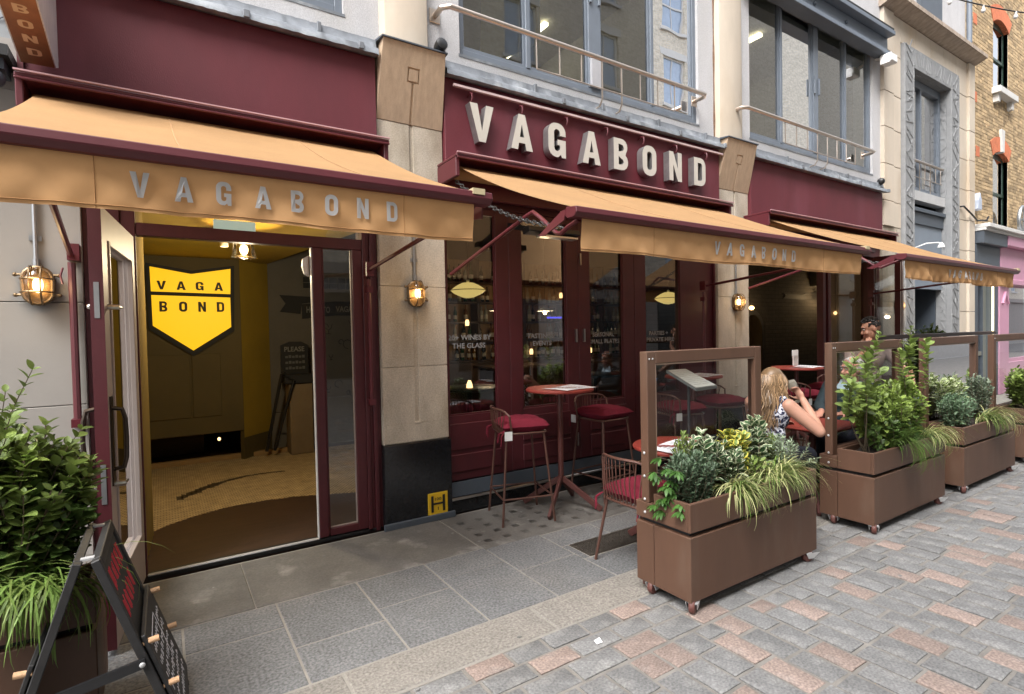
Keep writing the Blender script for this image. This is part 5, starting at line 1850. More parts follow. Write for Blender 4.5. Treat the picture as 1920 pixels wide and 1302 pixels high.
# dark potted shrub behind the rail
l1, t1 = bush(q, 9.6, 3.4, .45, .34, .3, 1.05, 130, .045, 2, .075, t0=.25, r_=.004, spread=1.0, minh=.4)
sp = plant('dark_potted_shrub', 'dark green shrub in a pot behind the long rail by the cream building', 'shrub', l1, leaf_t(1, .5, .15, .15), [LG_DARK], t1, (9.6, 3.4, .45), nobj=40)
single('plant_pot', MB().lathe([(.2, .0), (.26, .4), (.29, .42), (.29, .46), (.25, .46), (.24, .42)], (9.6, 3.4, 0), 20), BLACKM, 'dark round pot holding the dark green shrub behind the rail', 'plant pot', smooth=True)
# --- left planter
q = random.Random(61)
l1, t1 = bush(q, -.64, 2.93, ZS, .39, .24, .68, 115, .036, 3, .066, t0=.3, r_=.005, spread=1.05, minh=.4)
for tip in ((-.46, 2.98, 1.49), (-.55, 3.0, 1.40), (-.33, 2.9, 1.16), (-.29, 2.85, 1.04), (-.42, 2.98, 1.22), (-.31, 3.0, 1.22), (-.52, 2.95, 1.33)):
    shoot(q, l1, t1, (-.62, 2.92, ZS + .2), tip, .035, 2, .055, .45, 1.05, .004)
plant('big_leafy_shrub', 'big dense green shrub with yellow green tips in the planter left of the door', 'shrub', l1, leaf_t(1, .56, .16, .16), [LG_MID], t1, (-.72, 2.93, ZS), nobj=299)
l1, t1 = bush(q, -.58, 2.86, ZS, .32, .12, .46, 50, .038, 3, .068, t0=.15, r_=.004, spread=1.1, minh=.4)
plant('dark_leafy_shrub', 'darker lower shrub under the big green one left of the door', 'shrub', l1, leaf_t(1, .56, .16, .16), [LG_DARK], t1, (-.66, 2.85, ZS), nobj=150)
l1, t1 = bush(q, -.66, 2.86, ZS + .30, .28, .14, .40, 30, .035, 3, .07, t0=.55, r_=.004, spread=1.05, minh=.5)
plant('golden_leafy_tips', 'yellow green young shoots on top of the big shrub left of the door', 'shrub', l1, leaf_t(1, .56, .16, .16), [LG_YEL], t1, (-.72, 2.88, ZS + .34), nobj=60)
grass('trailing_grass', 'long green grass spilling over the rim of the left planter beside the folding board', -.50, 2.78, ZS + .02, 230, .46, 64, [GR_GREEN, LG_MID], .16, .05, (.02, -.25), .010, .25)
l1, t1 = bush(q, -.95, 2.8, ZS, .3, .06, .2, 20, .04, 3, .07, t0=.2, r_=.003, spread=1.2, minh=.5)
plant('low_leafy_plant', 'low broad leaved plant at the left edge beside the grass', 'plant', l1, leaf_t(1, .5, .12, .2), [LG_BRIGHT], t1, (-.95, 2.8, ZS), nobj=30)

# =================================================================== FURNITURE
def cushion(mb, c, sx, sy, h, M_=None, seed=0):
    """tufted square cushion"""
    n = 14
    c = Vector(c)
    q = random.Random(seed)

    def F(side):
        def f(u, v):
            x, y = (u - .5), (v - .5)
            e = min(1, (1 - (2 * abs(x)) ** 4)) * min(1, (1 - (2 * abs(y)) ** 4))
            e = max(e, 0) ** .5
            tuft = 0
            for tx in (-.22, .22):
                for ty in (-.22, .22):
                    d2 = (x - tx) ** 2 + (y - ty) ** 2
                    tuft += math.exp(-d2 / .004) * .45
            w_ = 1 + .06 * math.sin(x * 25 + seed) * math.cos(y * 19)
            z = side * h / 2 * e * w_ * (1 - tuft)
            p = Vector((x * sx * (1 + .03 * math.sin(y * 14)), y * sy * (1 + .03 * math.cos(x * 13)), z))
            return c + (M_ @ p if M_ else p)
        return f
    mb.grid(F(1), n, n)
    mb.grid(F(-1), n, n)
    return mb


def bar_stool(loc, rotz, label, group, cush=True, low=False):
    """wire bar stool; local +X is the front"""
    t = thing('bar_stool' if not low else 'wire_chair', label, 'bar stool' if not low else 'chair', (0, 0, 0), group)
    H = .76 if not low else .45
    a = .185
    for sx, sy in ((1, 1), (1, -1), (-1, 1), (-1, -1)):
        part('leg', MB().tube([(sx * (a - .02), sy * (a - .02), H), (sx * (a + .045), sy * (a + .045), 0)], .0105, 8), CHAIRM, t, smooth=True)
    if not low:
        k = .22
        ft = MB()
        e = a + .032
        for p, q_ in (((-e, -e), (e, -e)), ((e, -e), (e, e)), ((e, e), (-e, e)), ((-e, e), (-e, -e))):
            ft.tube([(p[0], p[1], k), (q_[0], q_[1], k)], .008, 6)
        part('footrest', ft, CHAIRM, t, smooth=True)
    fr = MB()
    rp = []
    for k in range(16):
        th = 2 * math.pi * k / 16
        cx, sy_ = math.cos(th), math.sin(th)
        rp.append((math.copysign(abs(cx) ** .4, cx) * .2, math.copysign(abs(sy_) ** .4, sy_) * .2, H))
    fr.tube(rp, .0095, 6, closed=True)
    for k in range(9):
        yy = -.17 + k * .0425
        fr.tube([(-.2, yy, H), (.2, yy, H)], .004, 5)
    part('seat_frame', fr, CHAIRM, t, smooth=True)
    hb = .205 if not low else .31
    bk = MB()
    top = []
    for k in range(13):
        u = -1 + 2 * k / 12
        top.append((-.245 + .09 * u * u, u * .225, H + hb - .05 * abs(u) ** 6))
    bk.tube([(-.13, -.21, H)] + top + [(-.13, .21, H)], .0095, 7)
    for k in range(1, 12):
        u = -1 + 2 * k / 12
        bk.tube([(-.2 + .0 * u, u * .19, H), (-.24 + .06 * u * u, u * .21, H + hb * .45), top[k]], .0045, 5)
    part('wire_backrest', bk, CHAIRM, t, smooth=True)
    if cush:
        cs = part('cushion', cushion(MB(), (.01, 0, H + .055), .41, .41, .125, None, int(abs(loc[0]) * 10)), CUSH, t, smooth=80)
        tie = MB()
        for s_ in (-1, 1):
            tie.tube([(-.19, s_ * .19, H + .03), (-.225, s_ * .225, H - .01), (-.23, s_ * .22, H - .09)], .006, 5)
            tie.tube([(-.19, s_ * .19, H + .03), (-.24, s_ * .2, H + .01), (-.25, s_ * .19, H - .06)], .006, 5)
        part('cushion_tie', tie, CUSH, cs, smooth=True)
        part('care_label', MB().box(-.2, -.135, -.235, -.231, H - .045, H + .03), WHITE, cs)
    t.location = loc
    t.rotation_euler = (0, 0, rotz)
    return t


g = 'wire bar stools at the high tables'
bar_stool((2.60, 3.93, 0), R(-16), 'bar stool with a burgundy cushion left of the nearest high red table', g)
bar_stool((3.62, 3.98, 0), R(-86), 'bar stool with its wire back to the maroon doors, right of the nearest high table', g)
bar_stool((4.42, 3.72, 0), R(-12), 'bar stool seen through the first glass screen, left of the second high table', g)
bar_stool((5.18, 3.78, 0), R(-100), 'bar stool with puffy cushion before the second stone pier, through the glass screen', g)
bar_stool((6.35, 3.55, 0), R(0), 'bar stool by the third high table behind the blonde woman', g)
bar_stool((7.35, 3.7, 0), R(180), 'bar stool right of the third high table behind the second planter', g)
c1 = bar_stool((2.745, 2.63, 0), R(0), 'low copper wire chair with burgundy cushion half hidden by the nearest planter', 'low wire chairs', low=True)
c2 = bar_stool((4.16, 2.62, 0), R(0), 'low wire chair on which the blonde woman sits', 'low wire chairs', low=True, cush=False)
c3 = bar_stool((5.78, 2.68, 0), R(180), 'low wire chair on which the older man sits', 'low wire chairs', low=True, cush=False)


def high_table(x, y, label, group, h=1.10, r_=.31, low=False, square=False):
    t = thing('high_table' if not low else 'low_table', label, 'table', (x, y, 0), group)
    if square:
        part('top', B(x - .34, x + .34, y - .3, y + .3, h - .03, h), REDTOP, t, bevel=.012)
    else:
        part('top', MB().lathe([(r_ - .02, h - .03), (r_ - .002, h - .026), (r_, h - .012), (r_ - .012, h)], (x, y, 0), 40), REDTOP, t, smooth=True)
    part('stem', MB().tube([(x, y, .25), (x, y, h - .03)], .026, 12), REDMET, t, smooth=True)
    for a in (215, 305, 125, 35):
        dx, dy = math.cos(R(a)), math.sin(R(a))
        part('foot', MB().beam((x + dx * .015, y + dy * .015, .27), (x + dx * .37, y + dy * .37, .015), .03, .05), REDMET, t, bevel=.005)
    return t


g = 'high red tables outside'
high_table(3.03, 3.90, 'nearest high round red table with a paper menu on it', g)
high_table(4.95, 3.95, 'second high round red table seen through the first glass screen', g)
high_table(6.85, 3.85, 'third high red table in the open bay behind the blonde woman', g)
g = 'low red tables outside'
high_table(3.24, 2.74, 'low red table with a white sheet half hidden behind the nearest planter', g, h=.74, r_=.33, low=True)
high_table(4.92, 2.62, 'low red table between the blonde woman and the older man', g, h=.74, low=True, square=True)
high_table(6.62, 2.62, 'low red table the waiter is wiping', g, h=.74, low=True, square=True)


def sheet(x, y, z, sx, sy, rot, label):
    M_ = Matrix.Rotation(rot, 3, 'Z')
    mb = MB()

    def f(u, v):
        p = M_ @ Vector(((u - .5) * sx, (v - .5) * sy, 0))
        return (x + p.x, y + p.y, z + .003 + .006 * (u - .4) ** 2 + .004 * math.sin(u * 5 + v * 3))
    mb.grid(f, 8, 6)
    o = single('paper_menu', mb, PAPER, label, 'menu', group='paper menus on the red tables')
    ln = MB()
    for k in range(8):
        for c_ in (-.3, .08):
            p0 = M_ @ Vector((sx * c_, sy * (-.38 + k * .1), 0))
            p1 = M_ @ Vector((sx * (c_ + .22), sy * (-.38 + k * .1), 0))
            ln.beam((x + p0.x, y + p0.y, z + .0105), (x + p1.x, y + p1.y, z + .0105), .006, .001)
    part('printed_line', ln, mat('grey_print', (.35, .35, .37), .8), o)
    return o


sheet(3.06, 3.80, 1.10, .42, .3, R(12), 'white paper menu on the nearest high red table')
sheet(4.97, 3.84, 1.10, .42, .3, R(12), 'white paper menu on the second high table behind the glass screen')
sheet(6.9, 3.75, 1.10, .42, .3, R(10), 'white paper menu on the third high table in the open bay')
sheet(3.16, 2.66, .74, .45, .32, R(8), 'white paper sheet on the low table by the nearest planter')
# small items on the third high table
single('menu_block', MB().box(7.02, 7.13, 3.98, 4.0, 1.10, 1.30).box(6.93, 7.07, 3.95, 3.955, 1.23, 1.31), WHITE, 'small white card holder on the third high table', 'card holder', bevel=.004)
# sloping menu board on a stand
mn = thing('menu_stand', 'sloping glass covered menu board on a thin stand behind the nearest planter', 'menu stand', (3.58, 2.9, 0))
MP = [Vector((3.37, 2.95, 1.285)), Vector((3.60, 2.95, 1.285)), Vector((3.74, 2.75, 1.15)), Vector((3.48, 2.75, 1.145))]
nrm = (MP[1] - MP[0]).cross(MP[3] - MP[0]).normalized()
part('board', MB().hexa([p - Vector((0, 0, .022)) for p in MP] + MP), mat('menu_board_edge', (.07, .075, .07), .4), mn)
IN = [MP[0].lerp(MP[2], .03) + Vector((0, 0, .002)), MP[1].lerp(MP[3], .03) + Vector((0, 0, .002)), MP[2].lerp(MP[0], .03) + Vector((0, 0, .002)), MP[3].lerp(MP[1], .03) + Vector((0, 0, .002))]
part('sheet', MB().add(IN, [(0, 1, 2, 3)]), mat('grey_menu_sheet', (.38, .40, .37), .35, var=.06, coat=.5), mn)
ln = MB()
for k in range(9):
    t_ = .1 + k * .095
    for a_, b_ in ((.08, .44), (.55, .9)):
        l0, l1 = IN[0].lerp(IN[3], t_), IN[1].lerp(IN[2], t_)
        ln.beam(l0.lerp(l1, a_) + Vector((0, 0, .001)), l0.lerp(l1, b_) + Vector((0, 0, .001)), .005, .001)
part('printed_line', ln, mat('menu_print', (.2, .2, .19), .8), mn)
part('stand', MB().tube([(3.55, 2.88, 0), (3.55, 2.88, 1.2)], .012, 8).lathe([(.14, 0), (.14, .012), (.02, .03)], (3.55, 2.88, 0), 18), BLACK, mn, smooth=True)
# cleaning bottle
sb_ = thing('spray_bottle', 'clear spray bottle half full of blue liquid on the table the waiter wipes', 'spray bottle', (6.42, 2.50, .74))
bx, by, bz = 6.42, 2.50, .74
part('body', MB().lathe([(.04, bz), (.042, bz + .02), (.042, bz + .13), (.03, bz + .17), (.016, bz + .2), (.016, bz + .22)], (bx, by, 0), 16), mat('clear_bottle_plastic', (.55, .6, .65), .15, trans=.6), sb_, smooth=True)
part('blue_liquid', MB().lathe([(.0425, bz + .004), (.0435, bz + .02), (.0435, bz + .1)], (bx, by, 0), 16), mat('blue_liquid', (.02, .22, .6), .15), sb_, smooth=True)
part('trigger_head', MB().box(bx - .05, bx + .03, by - .012, by + .012, bz + .235, bz + .265).box(bx - .045, bx - .03, by - .008, by + .008, bz + .19, bz + .233).tube([(bx, by, bz + .21), (bx, by, bz + .24)], .016, 8), WHITE, sb_, bevel=.003)

# =================================================================== FOLDING BOARD
ab = thing('folding_board', 'black folding A-board with red marks, white chalk writing and corks at the lower left', 'sandwich board', (-.25, 2.66, 0))
ya, yb = 2.40, 2.92
xt, zt = -.25, .82
BOARD = mat('scuffed_black_wood', (.018, .017, .017), .6, var=.4, vs=20, bump=.1, bs=60)


def panel(sgn, name, xb):
    mb = MB()
    top = Vector((xt + sgn * .012, 0, zt))
    bot = Vector((xb, 0, 0))
    d = (bot - top).normalized()
    L_ = (bot - top).length
    nr = Vector((-d.z * sgn * -1, 0, d.x * sgn * -1))
    nr = Vector((d.z, 0, -d.x)) if (Vector((d.z, 0, -d.x)).x * sgn > 0) else Vector((-d.z, 0, d.x))

    def P(u, y, t):
        p = top + d * u + nr * t
        return (p.x, y, p.z)

    def bx_(m_, u0, u1, y0, y1, t0, t1):
        m_.hexa([P(u0, y0, t0), P(u1, y0, t0), P(u1, y1, t0), P(u0, y1, t0), P(u0, y0, t1), P(u1, y0, t1), P(u1, y1, t1), P(u0, y1, t1)])
        return m_
    bx_(mb, 0, L_, ya, ya + .035, 0, .028)
    bx_(mb, 0, L_, yb - .035, yb, 0, .028)
    bx_(mb, 0, .04, ya + .036, yb - .036, 0, .028)
    bx_(mb, L_ - .14, L_ - .1, ya + .036, yb - .036, 0, .028)
    pn = part('frame', mb, BOARD, ab, bevel=.003)
    part('board', bx_(MB(), .041, L_ - .141, ya + .036, yb - .036, .006, .018), BLACKM, pn)
    # hooked on chalk board in front
    part('hung_board', bx_(MB(), .34, L_ - .08, ya + .01, yb - .01, .032, .048), BOARD, pn, bevel=.003)
    for u in (.37, .56):
        for y in (ya + .022, yb - .022):
            c0, c1 = Vector(P(u, y, .03)), Vector(P(u, y, .03)) + Vector((sgn * .05, 0, .006))
            part('cork_peg', MB().tube([c0, c1], .0115, 10), CORK, pn, smooth=True)
    return pn, bx_, P, L_


pr_, bxr, PR, LR = panel(1, 'right', .03)
pl_, bxl, PL, LL = panel(-1, 'left', -.53)
REDC = mat('red_chalk_mark', (.4, .02, .035), .8, var=.3, vs=60)
CHK = mat('white_chalk_mark', (.5, .5, .53), .9, var=.3, vs=60)
q = random.Random(8)
mb = MB()
for row in range(2):
    u0 = .075 + row * .125
    for k in range(5):
        yy = ya + .09 + k * .075
        for s_ in range(3):
            bxr(mb, u0 + q.uniform(0, .02), u0 + .07 + q.uniform(0, .02), yy + s_ * .018, yy + s_ * .018 + .010, .0181, .0195)
part('red_letter_mark', mb, REDC, pr_, kind='stuff')
mb = MB()
for row in range(6):
    u0 = .42 + row * .055
    yy = ya + .05
    while yy < yb - .08:
        w_ = q.uniform(.006, .03)
        bxr(mb, u0 + q.uniform(0, .01), u0 + q.uniform(.02, .04), yy, yy + w_ * .4, .0481, .0492)
        if q.random() < .6:
            bxr(mb, u0 + .012, u0 + .018, yy, yy + w_, .0481, .0492)
        yy += w_ + q.uniform(.004, .015)
bxr(mb, .395, .40, ya + .04, yb - .2, .0481, .0492)
bxr(mb, .40, .60, yb - .206, yb - .2, .0481, .0492)
part('chalk_writing', mb, CHK, pr_, kind='stuff')
part('hinge', MB().box(xt - .02, xt + .02, ya + .04, ya + .065, zt - .001, zt + .006).box(xt - .02, xt + .02, yb - .065, yb - .04, zt - .001, zt + .006), ZINC, ab)
part('spacer_bar', MB().beam((xt - .155, ya + .012, .36), (xt + .162, ya - .004, .415), .014, .035, (0, 0, 1)), BLACK, ab)
part('spacer_bolt', MB().ell((xt - .145, ya, .362), .01, .006, .01, 8, 5).ell((xt + .152, ya - .014, .413), .01, .006, .01, 8, 5), ZINC, ab, smooth=True)
# scrap of paper and a few marks on the setts
single('paper_scrap', MB().add([(1.815, 2.065, .006), (1.85, 2.06, .008), (1.86, 2.095, .014), (1.825, 2.1, .006)], [(0, 1, 2, 3)]), WHITE, 'small white scrap of paper lying on the setts in the foreground', 'litter')

# =================================================================== PEOPLE
def skin_mat(name, c):
    m = mat(name, c, .5, var=.1, vs=14, spec=.35)
    b = m.node_tree.nodes['Principled BSDF']
    b.inputs['Subsurface Weight'].default_value = .08
    b.inputs['Subsurface Radius'].default_value = (.02, .008, .004)
    return m


SK1 = skin_mat('light_skin', (.4, .215, .15))
SK2 = skin_mat('tanned_skin', (.34, .17, .11))
SK3 = skin_mat('ruddy_skin', (.5, .24, .17))


def remesh(mb, voxel, name, mats, off, smooth_it=4):
    me = mb.mesh(name, mats, off)
    o = bpy.data.objects.new('tmp', me)
    COL.objects.link(o)
    r = o.modifiers.new('r', 'REMESH')
    r.mode = 'VOXEL'
    r.voxel_size = voxel
    s_ = o.modifiers.new('s', 'SMOOTH')
    s_.factor = .5
    s_.iterations = smooth_it
    dg = bpy.context.evaluated_depsgraph_get()
    out = bpy.data.meshes.new_from_object(o.evaluated_get(dg))
    out.name = name
    bpy.data.objects.remove(o)
    bpy.data.meshes.remove(me)
    out.materials.clear()
    for m in (mats if isinstance(mats, list) else [mats]):
        out.materials.append(m)
    out.polygons.foreach_set('use_smooth', [True] * len(out.polygons))
    return out


def limb(mb, pts, rs, n=12):
    """tapered limb with rounded ends"""
    mb.tube(pts, rs, n)
    for p, r_ in ((pts[0], rs[0]), (pts[-1], rs[-1])):
        mb.ell(p, r_, r_, r_, 12, 8)
    for p, r_ in zip(pts[1:-1], rs[1:-1]):
        mb.ell(p, r_, r_, r_, 12, 8)
    return mb


def head(mb, c, fwd, up=(0, 0, 1), s_=1.0):
    """head with brow, nose, chin, ears; returns the frame"""
    f_ = Vector(fwd).normalized()
    u_ = Vector(up)
    r_ = f_.cross(u_).normalized()
    u_ = r_.cross(f_).normalized()
    M_ = Matrix((r_, f_, u_)).transposed()
    c = Vector(c)

    def W(x, y, z):
        return c + M_ @ (Vector((x, y, z)) * s_)
    mb.ell(W(0, -.01, .03), .075 * s_, .095 * s_, .092 * s_, 18, 12, M_)
    mb.ell(W(0, .025, -.035), .06 * s_, .068 * s_, .082 * s_, 16, 10, M_)
    mb.ell(W(0, .058, -.088), .03 * s_, .03 * s_, .026 * s_, 12, 8, M_)
    mb.ell(W(0, .098, -.022), .0135 * s_, .024 * s_, .02 * s_, 10, 7, M_)
    mb.tube([W(0, .08, .022), W(0, .104, -.024)], [.009 * s_, .012 * s_], 8)
    mb.ell(W(0, .082, .036), .05 * s_, .014 * s_, .012 * s_, 12, 7, M_)
    mb.ell(W(0, .086, -.062), .024 * s_, .013 * s_, .009 * s_, 10, 6, M_)
    for x in (-1, 1):
        mb.ell(W(x * .076, -.012, -.008), .012 * s_, .02 * s_, .034 * s_, 10, 7, M_)
        mb.ell(W(x * .034, .064, -.03), .028 * s_, .03 * s_, .024 * s_, 10, 7, M_)
    return W, M_


def hand(mb, wrist, dirv, palm_n, curl=.5, s_=1.0, thumb=1):
    """palm with five bent fingers, tapering"""
    d = Vector(dirv).normalized()
    n_ = Vector(palm_n)
    sd = d.cross(n_).normalized()
    n_ = sd.cross(d).normalized()
    w_ = Vector(wrist)
    M_ = Matrix((sd, d, n_)).transposed()
    mb.ell(w_ + d * .05 * s_, .04 * s_, .055 * s_, .018 * s_, 12, 8, M_)
    for k, (x, L_) in enumerate(((-.03, .062), (-.01, .075), (.01, .07), (.029, .055))):
        p = w_ + d * .088 * s_ + sd * x * s_
        P = [p]
        a = 0
        for j, f_ in enumerate((.45, .32, .25)):
            a += curl * (.7 + .25 * j)
            p = p + (d * math.cos(a) + n_ * math.sin(a)) * L_ * f_ * s_
            P.append(p)
        mb.tube(P, [.0092 * s_, .0088 * s_, .008 * s_, .0065 * s_], 8)
        mb.ell(P[-1], .0066 * s_, .0066 * s_, .0066 * s_, 7, 5)
    p = w_ + d * .03 * s_ + sd * (-.034 * thumb) * s_
    P = [p, p + (d * .6 - sd * thumb * .7 + n_ * .3) * .03 * s_, p + (d * .95 - sd * thumb * .5 + n_ * .7) * .058 * s_]
    mb.tube(P, [.012 * s_, .0105 * s_, .008 * s_], 8)
    mb.ell(P[-1], .008 * s_, .008 * s_, .008 * s_, 7, 5)


# ---------- blonde woman seated with her back to us, drinking
wl = (4.15, 2.58, 0)
pw = thing('person', 'seated woman with long blonde hair and navy white floral top, drinking from a glass', 'person', wl)
mb = MB()
hc = Vector((4.19, 2.55, 1.155))
Wh, Mh = head(mb, hc, (.98, .06, -.05))
mb.tube([(4.15, 2.55, 1.0), (4.17, 2.55, 1.1)], [.055, .05], 12)
mb.ell((4.13, 2.55, .90), .095, .165, .15, 18, 12)
mb.ell((4.12, 2.57, .74), .095, .145, .16, 18, 12)
mb.ell((4.13, 2.585, .56), .135, .185, .12, 18, 12)
shR, elR, wrR = Vector((4.13, 2.385, .985)), Vector((4.21, 2.19, .80)), Vector((4.31, 2.37, 1.02))
limb(mb, [shR, shR.lerp(elR, .5), elR], [.058, .053, .043])
limb(mb, [elR, elR.lerp(wrR, .35), wrR], [.043, .042, .027])
hand(mb, wrR, Vector((.02, .5, .75)), Vector((-.8, .3, .1)), .75, .95)
shL, elL, wrL = Vector((4.15, 2.72, .985)), Vector((4.32, 2.83, .80)), Vector((4.58, 2.72, .775))
limb(mb, [shL, shL.lerp(elL, .5), elL], [.055, .05, .042])
limb(mb, [elL, elL.lerp(wrL, .4), wrL], [.042, .04, .027])
hand(mb, wrL, Vector((1, -.2, -.05)), Vector((0, 0, -1)), .35, .95, -1)
for y in (2.49, 2.68):
    limb(mb, [(4.18, y, .53), (4.40, y, .53), (4.60, y, .515)], [.095, .085, .062])
    limb(mb, [(4.60, y, .515), (4.58, y, .28), (4.54, y, .09)], [.06, .055, .04])
    mb.ell((4.60, y, .045), .11, .045, .04, 12, 8)
part('body', remesh(mb, .008, 'body', SK1, wl), SK1, pw)


def floral():
    m, t, N, L, b = nodes_of('navy_white_floral_cloth')
    tc = N.new('ShaderNodeTexCoord')
    v = N.new('ShaderNodeTexNoise')
    v.inputs['Scale'].default_value = 42
    v.inputs['Detail'].default_value = 3
    L.new(tc.outputs['Object'], v.inputs['Vector'])
    cr = N.new('ShaderNodeValToRGB')
    cr.color_ramp.interpolation = 'CONSTANT'
    cr.color_ramp.elements[0].color = (.012, .016, .045, 1)
    cr.color_ramp.elements[1].position = .52
    cr.color_ramp.elements[1].color = (.55, .56, .62, 1)
    L.new(v.outputs[0], cr.inputs[0])
    L.new(cr.outputs[0], b.inputs['Base Color'])
    b.inputs['Roughness'].default_value = .85
    return m


FLOR = floral()
mb = MB()
mb.ell((4.128, 2.55, .90), .104, .17, .145, 18, 12)
mb.ell((4.118, 2.57, .74), .106, .158, .17, 18, 12)
mb.ell((4.125, 2.585, .60), .14, .192, .10, 18, 12)
for y in (2.435, 2.665):
    limb(mb, [(4.1, y, .92), (4.125, y, 1.025)], [.05, .042])
part('floral_top', remesh(mb, .008, 'floral_top', FLOR, wl), FLOR, pw)
NAVY = mat('navy_trousers', (.012, .014, .025), .85, var=.2, vs=8)
mb = MB()
mb.ell((4.13, 2.585, .545), .15, .20, .11, 18, 12)
for y in (2.49, 2.68):
    limb(mb, [(4.18, y, .53), (4.40, y, .53), (4.60, y, .515)], [.104, .094, .071])
    limb(mb, [(4.60, y, .515), (4.58, y, .30), (4.55, y, .16)], [.07, .066, .058])
part('trousers', remesh(mb, .009, 'trousers', NAVY, wl), NAVY, pw)
mb = MB()
for y in (2.49, 2.68):
    mb.ell((4.60, y, .045), .12, .05, .043, 12, 8)
part('shoe', mb, BLACKM, pw, smooth=True)
# long wavy hair: cap plus many locks
HAIR = mat('blonde_hair', (.24, .15, .078), .42, var=.3, vs=10, irand=.6, stretch=(3, 3, .6))
mb = MB()
q = random.Random(5)
mb.ell(Wh(0, -.022, .038), .088, .1, .092, 18, 12, Mh)
for i in range(430):
    a = q.uniform(-2.35, 2.35) + math.pi * 1.5   # around the back and sides (y<0 is back in head frame)
    ex, ey = math.cos(a), math.sin(a)
    st_ = Wh(ex * .045, -.01 + ey * .05, .118 - .03 * q.random())
    L_ = q.uniform(.26, .44) if abs(ex) < .8 else q.uniform(.2, .36)
    P = [st_, Wh(ex * .088, -.018 + ey * .1, .06)]
    ph, am = q.uniform(0, 6), q.uniform(.006, .016)
    out = q.uniform(.0, .05)
    for k in range(1, 9):
        t = k / 8
        o_ = (ex * (.092 + out * t), -.02 + ey * (.104 + out * t * 1.1))
        p = Wh(o_[0] + am * math.sin(ph + t * 9), o_[1] - .02 * t, .04 - L_ * t)
        p = Vector((p.x + am * math.sin(ph * 1.7 + t * 8) * .7, p.y + am * math.cos(ph + t * 9), p.z))
        P.append(p)
    r0 = q.uniform(.0035, .0065)
    mb.tube(P, [r0 * .6] + [r0] * 6 + [r0 * .8, r0 * .55, r0 * .2], 5)
part('long_hair', mb, HAIR, pw, smooth=True)
# wine glass she drinks from
wg = thing('wine_glass', 'tilted wine glass at the lips of the blonde woman', 'glass', (4.36, 2.47, 1.1))
gd = Vector((-.35, .12, .8)).normalized()
Mg = gd.to_track_quat('Z', 'Y').to_matrix()
part('bowl', MB().lathe([(.004, 0), (.022, .01), (.036, .04), (.038, .065), (.031, .1)], (4.345, 2.455, 1.075), 18, Mg), WGLASS, wg, smooth=True)
part('stem', MB().tube([Vector((4.345, 2.455, 1.075)), Vector((4.345, 2.455, 1.075)) - gd * .08], .004, 6).lathe([(.033, -.083), (.033, -.08), (.004, -.076)], (4.345, 2.455, 1.075), 16, Mg), WGLASS, wg, smooth=True)

# ---------- older man facing left behind the shrub
ol = (5.72, 2.66, 0)
po = thing('person', 'older man with grey hair and short beard seated behind the tall green shrub', 'person', ol)
mb = MB()
hc = Vector((5.68, 2.64, 1.185))
Wo, Mo = head(mb, hc, (-.85, .4, -.08))
mb.tube([(5.74, 2.67, 1.0), (5.70, 2.65, 1.12)], [.062, .058], 12)
mb.ell((5.76, 2.67, .88), .115, .20, .19, 18, 12)
mb.ell((5.76, 2.67, .66), .125, .18, .2, 18, 12)
for y, sg_ in ((2.46, -1), (2.88, 1)):
    e_ = Vector((5.60, y + sg_ * .03, .80))
    w_ = Vector((5.36, 2.67 + sg_ * .1, .785))
    limb(mb, [(5.74, y, 1.0), e_], [.06, .046])
    limb(mb, [e_, w_], [.046, .03])
    hand(mb, w_, Vector((-1, -sg_ * .3, -.05)), Vector((0, 0, -1)), .35, 1, sg_)
for y in (2.57, 2.77):
    limb(mb, [(5.70, y, .53), (5.46, y, .53), (5.28, y, .52)], [.095, .085, .065])
    limb(mb, [(5.28, y, .52), (5.29, y, .28), (5.32, y, .09)], [.06, .055, .042])
    mb.ell((5.26, y, .045), .115, .046, .04, 12, 8)
part('body', remesh(mb, .008, 'body', SK3, ol), SK3, po)
TEAL = mat('dark_teal_jacket', (.022, .04, .05), .85, var=.2, vs=8)
mb = MB()
mb.ell((5.765, 2.67, .88), .128, .215, .2, 18, 12)
mb.ell((5.765, 2.67, .66), .138, .19, .2, 18, 12)
for y, sg_ in ((2.46, -1), (2.88, 1)):
    e_ = Vector((5.60, y + sg_ * .03, .80))
    w_ = Vector((5.36, 2.67 + sg_ * .1, .785))
    limb(mb, [(5.74, y, 1.0), e_], [.07, .058])
    limb(mb, [e_, e_.lerp(w_, .85)], [.058, .045])
part('jacket', remesh(mb, .009, 'jacket', TEAL, ol), TEAL, po)
SHB = mat('pale_blue_shirt', (.42, .56, .66), .8, var=.05)
mb = MB()
mb.prism([(-.07, -.0), (.07, 0), (.05, .085), (-.05, .085)], -.01, .01, 'xz')
cm = MB()
for (x_, y_, z_) in mb.v:
    p = Vector((5.70, 2.655, 1.0)) + Mo @ Vector((x_ * 1.1, .1 - (z_) * .55 + y_, z_))
    cm.v.append(tuple(p))
cm.f, cm.m = mb.f, mb.m
cm.tube([Vector((5.715, 2.66, 1.03)) + Vector((.075 * math.cos(t * .5236), .075 * math.sin(t * .5236), .012 * math.sin(t))) for t in range(12)], .02, 6, closed=True)
part('shirt_collar', cm, SHB, po, smooth=True)
part('trousers', remesh((lambda m_: [limb(m_, [(5.70, y, .53), (5.46, y, .53), (5.28, y, .52)], [.104, .094, .074]) and limb(m_, [(5.28, y, .52), (5.29, y, .28), (5.32, y, .13)], [.07, .066, .058]) for y in (2.57, 2.77)] and m_)(MB()), .009, 'trousers', NAVY, ol), NAVY, po)
GREYH = mat('grey_hair', (.36, .34, .32), .6, var=.3, vs=30, irand=.3)
mb = MB()
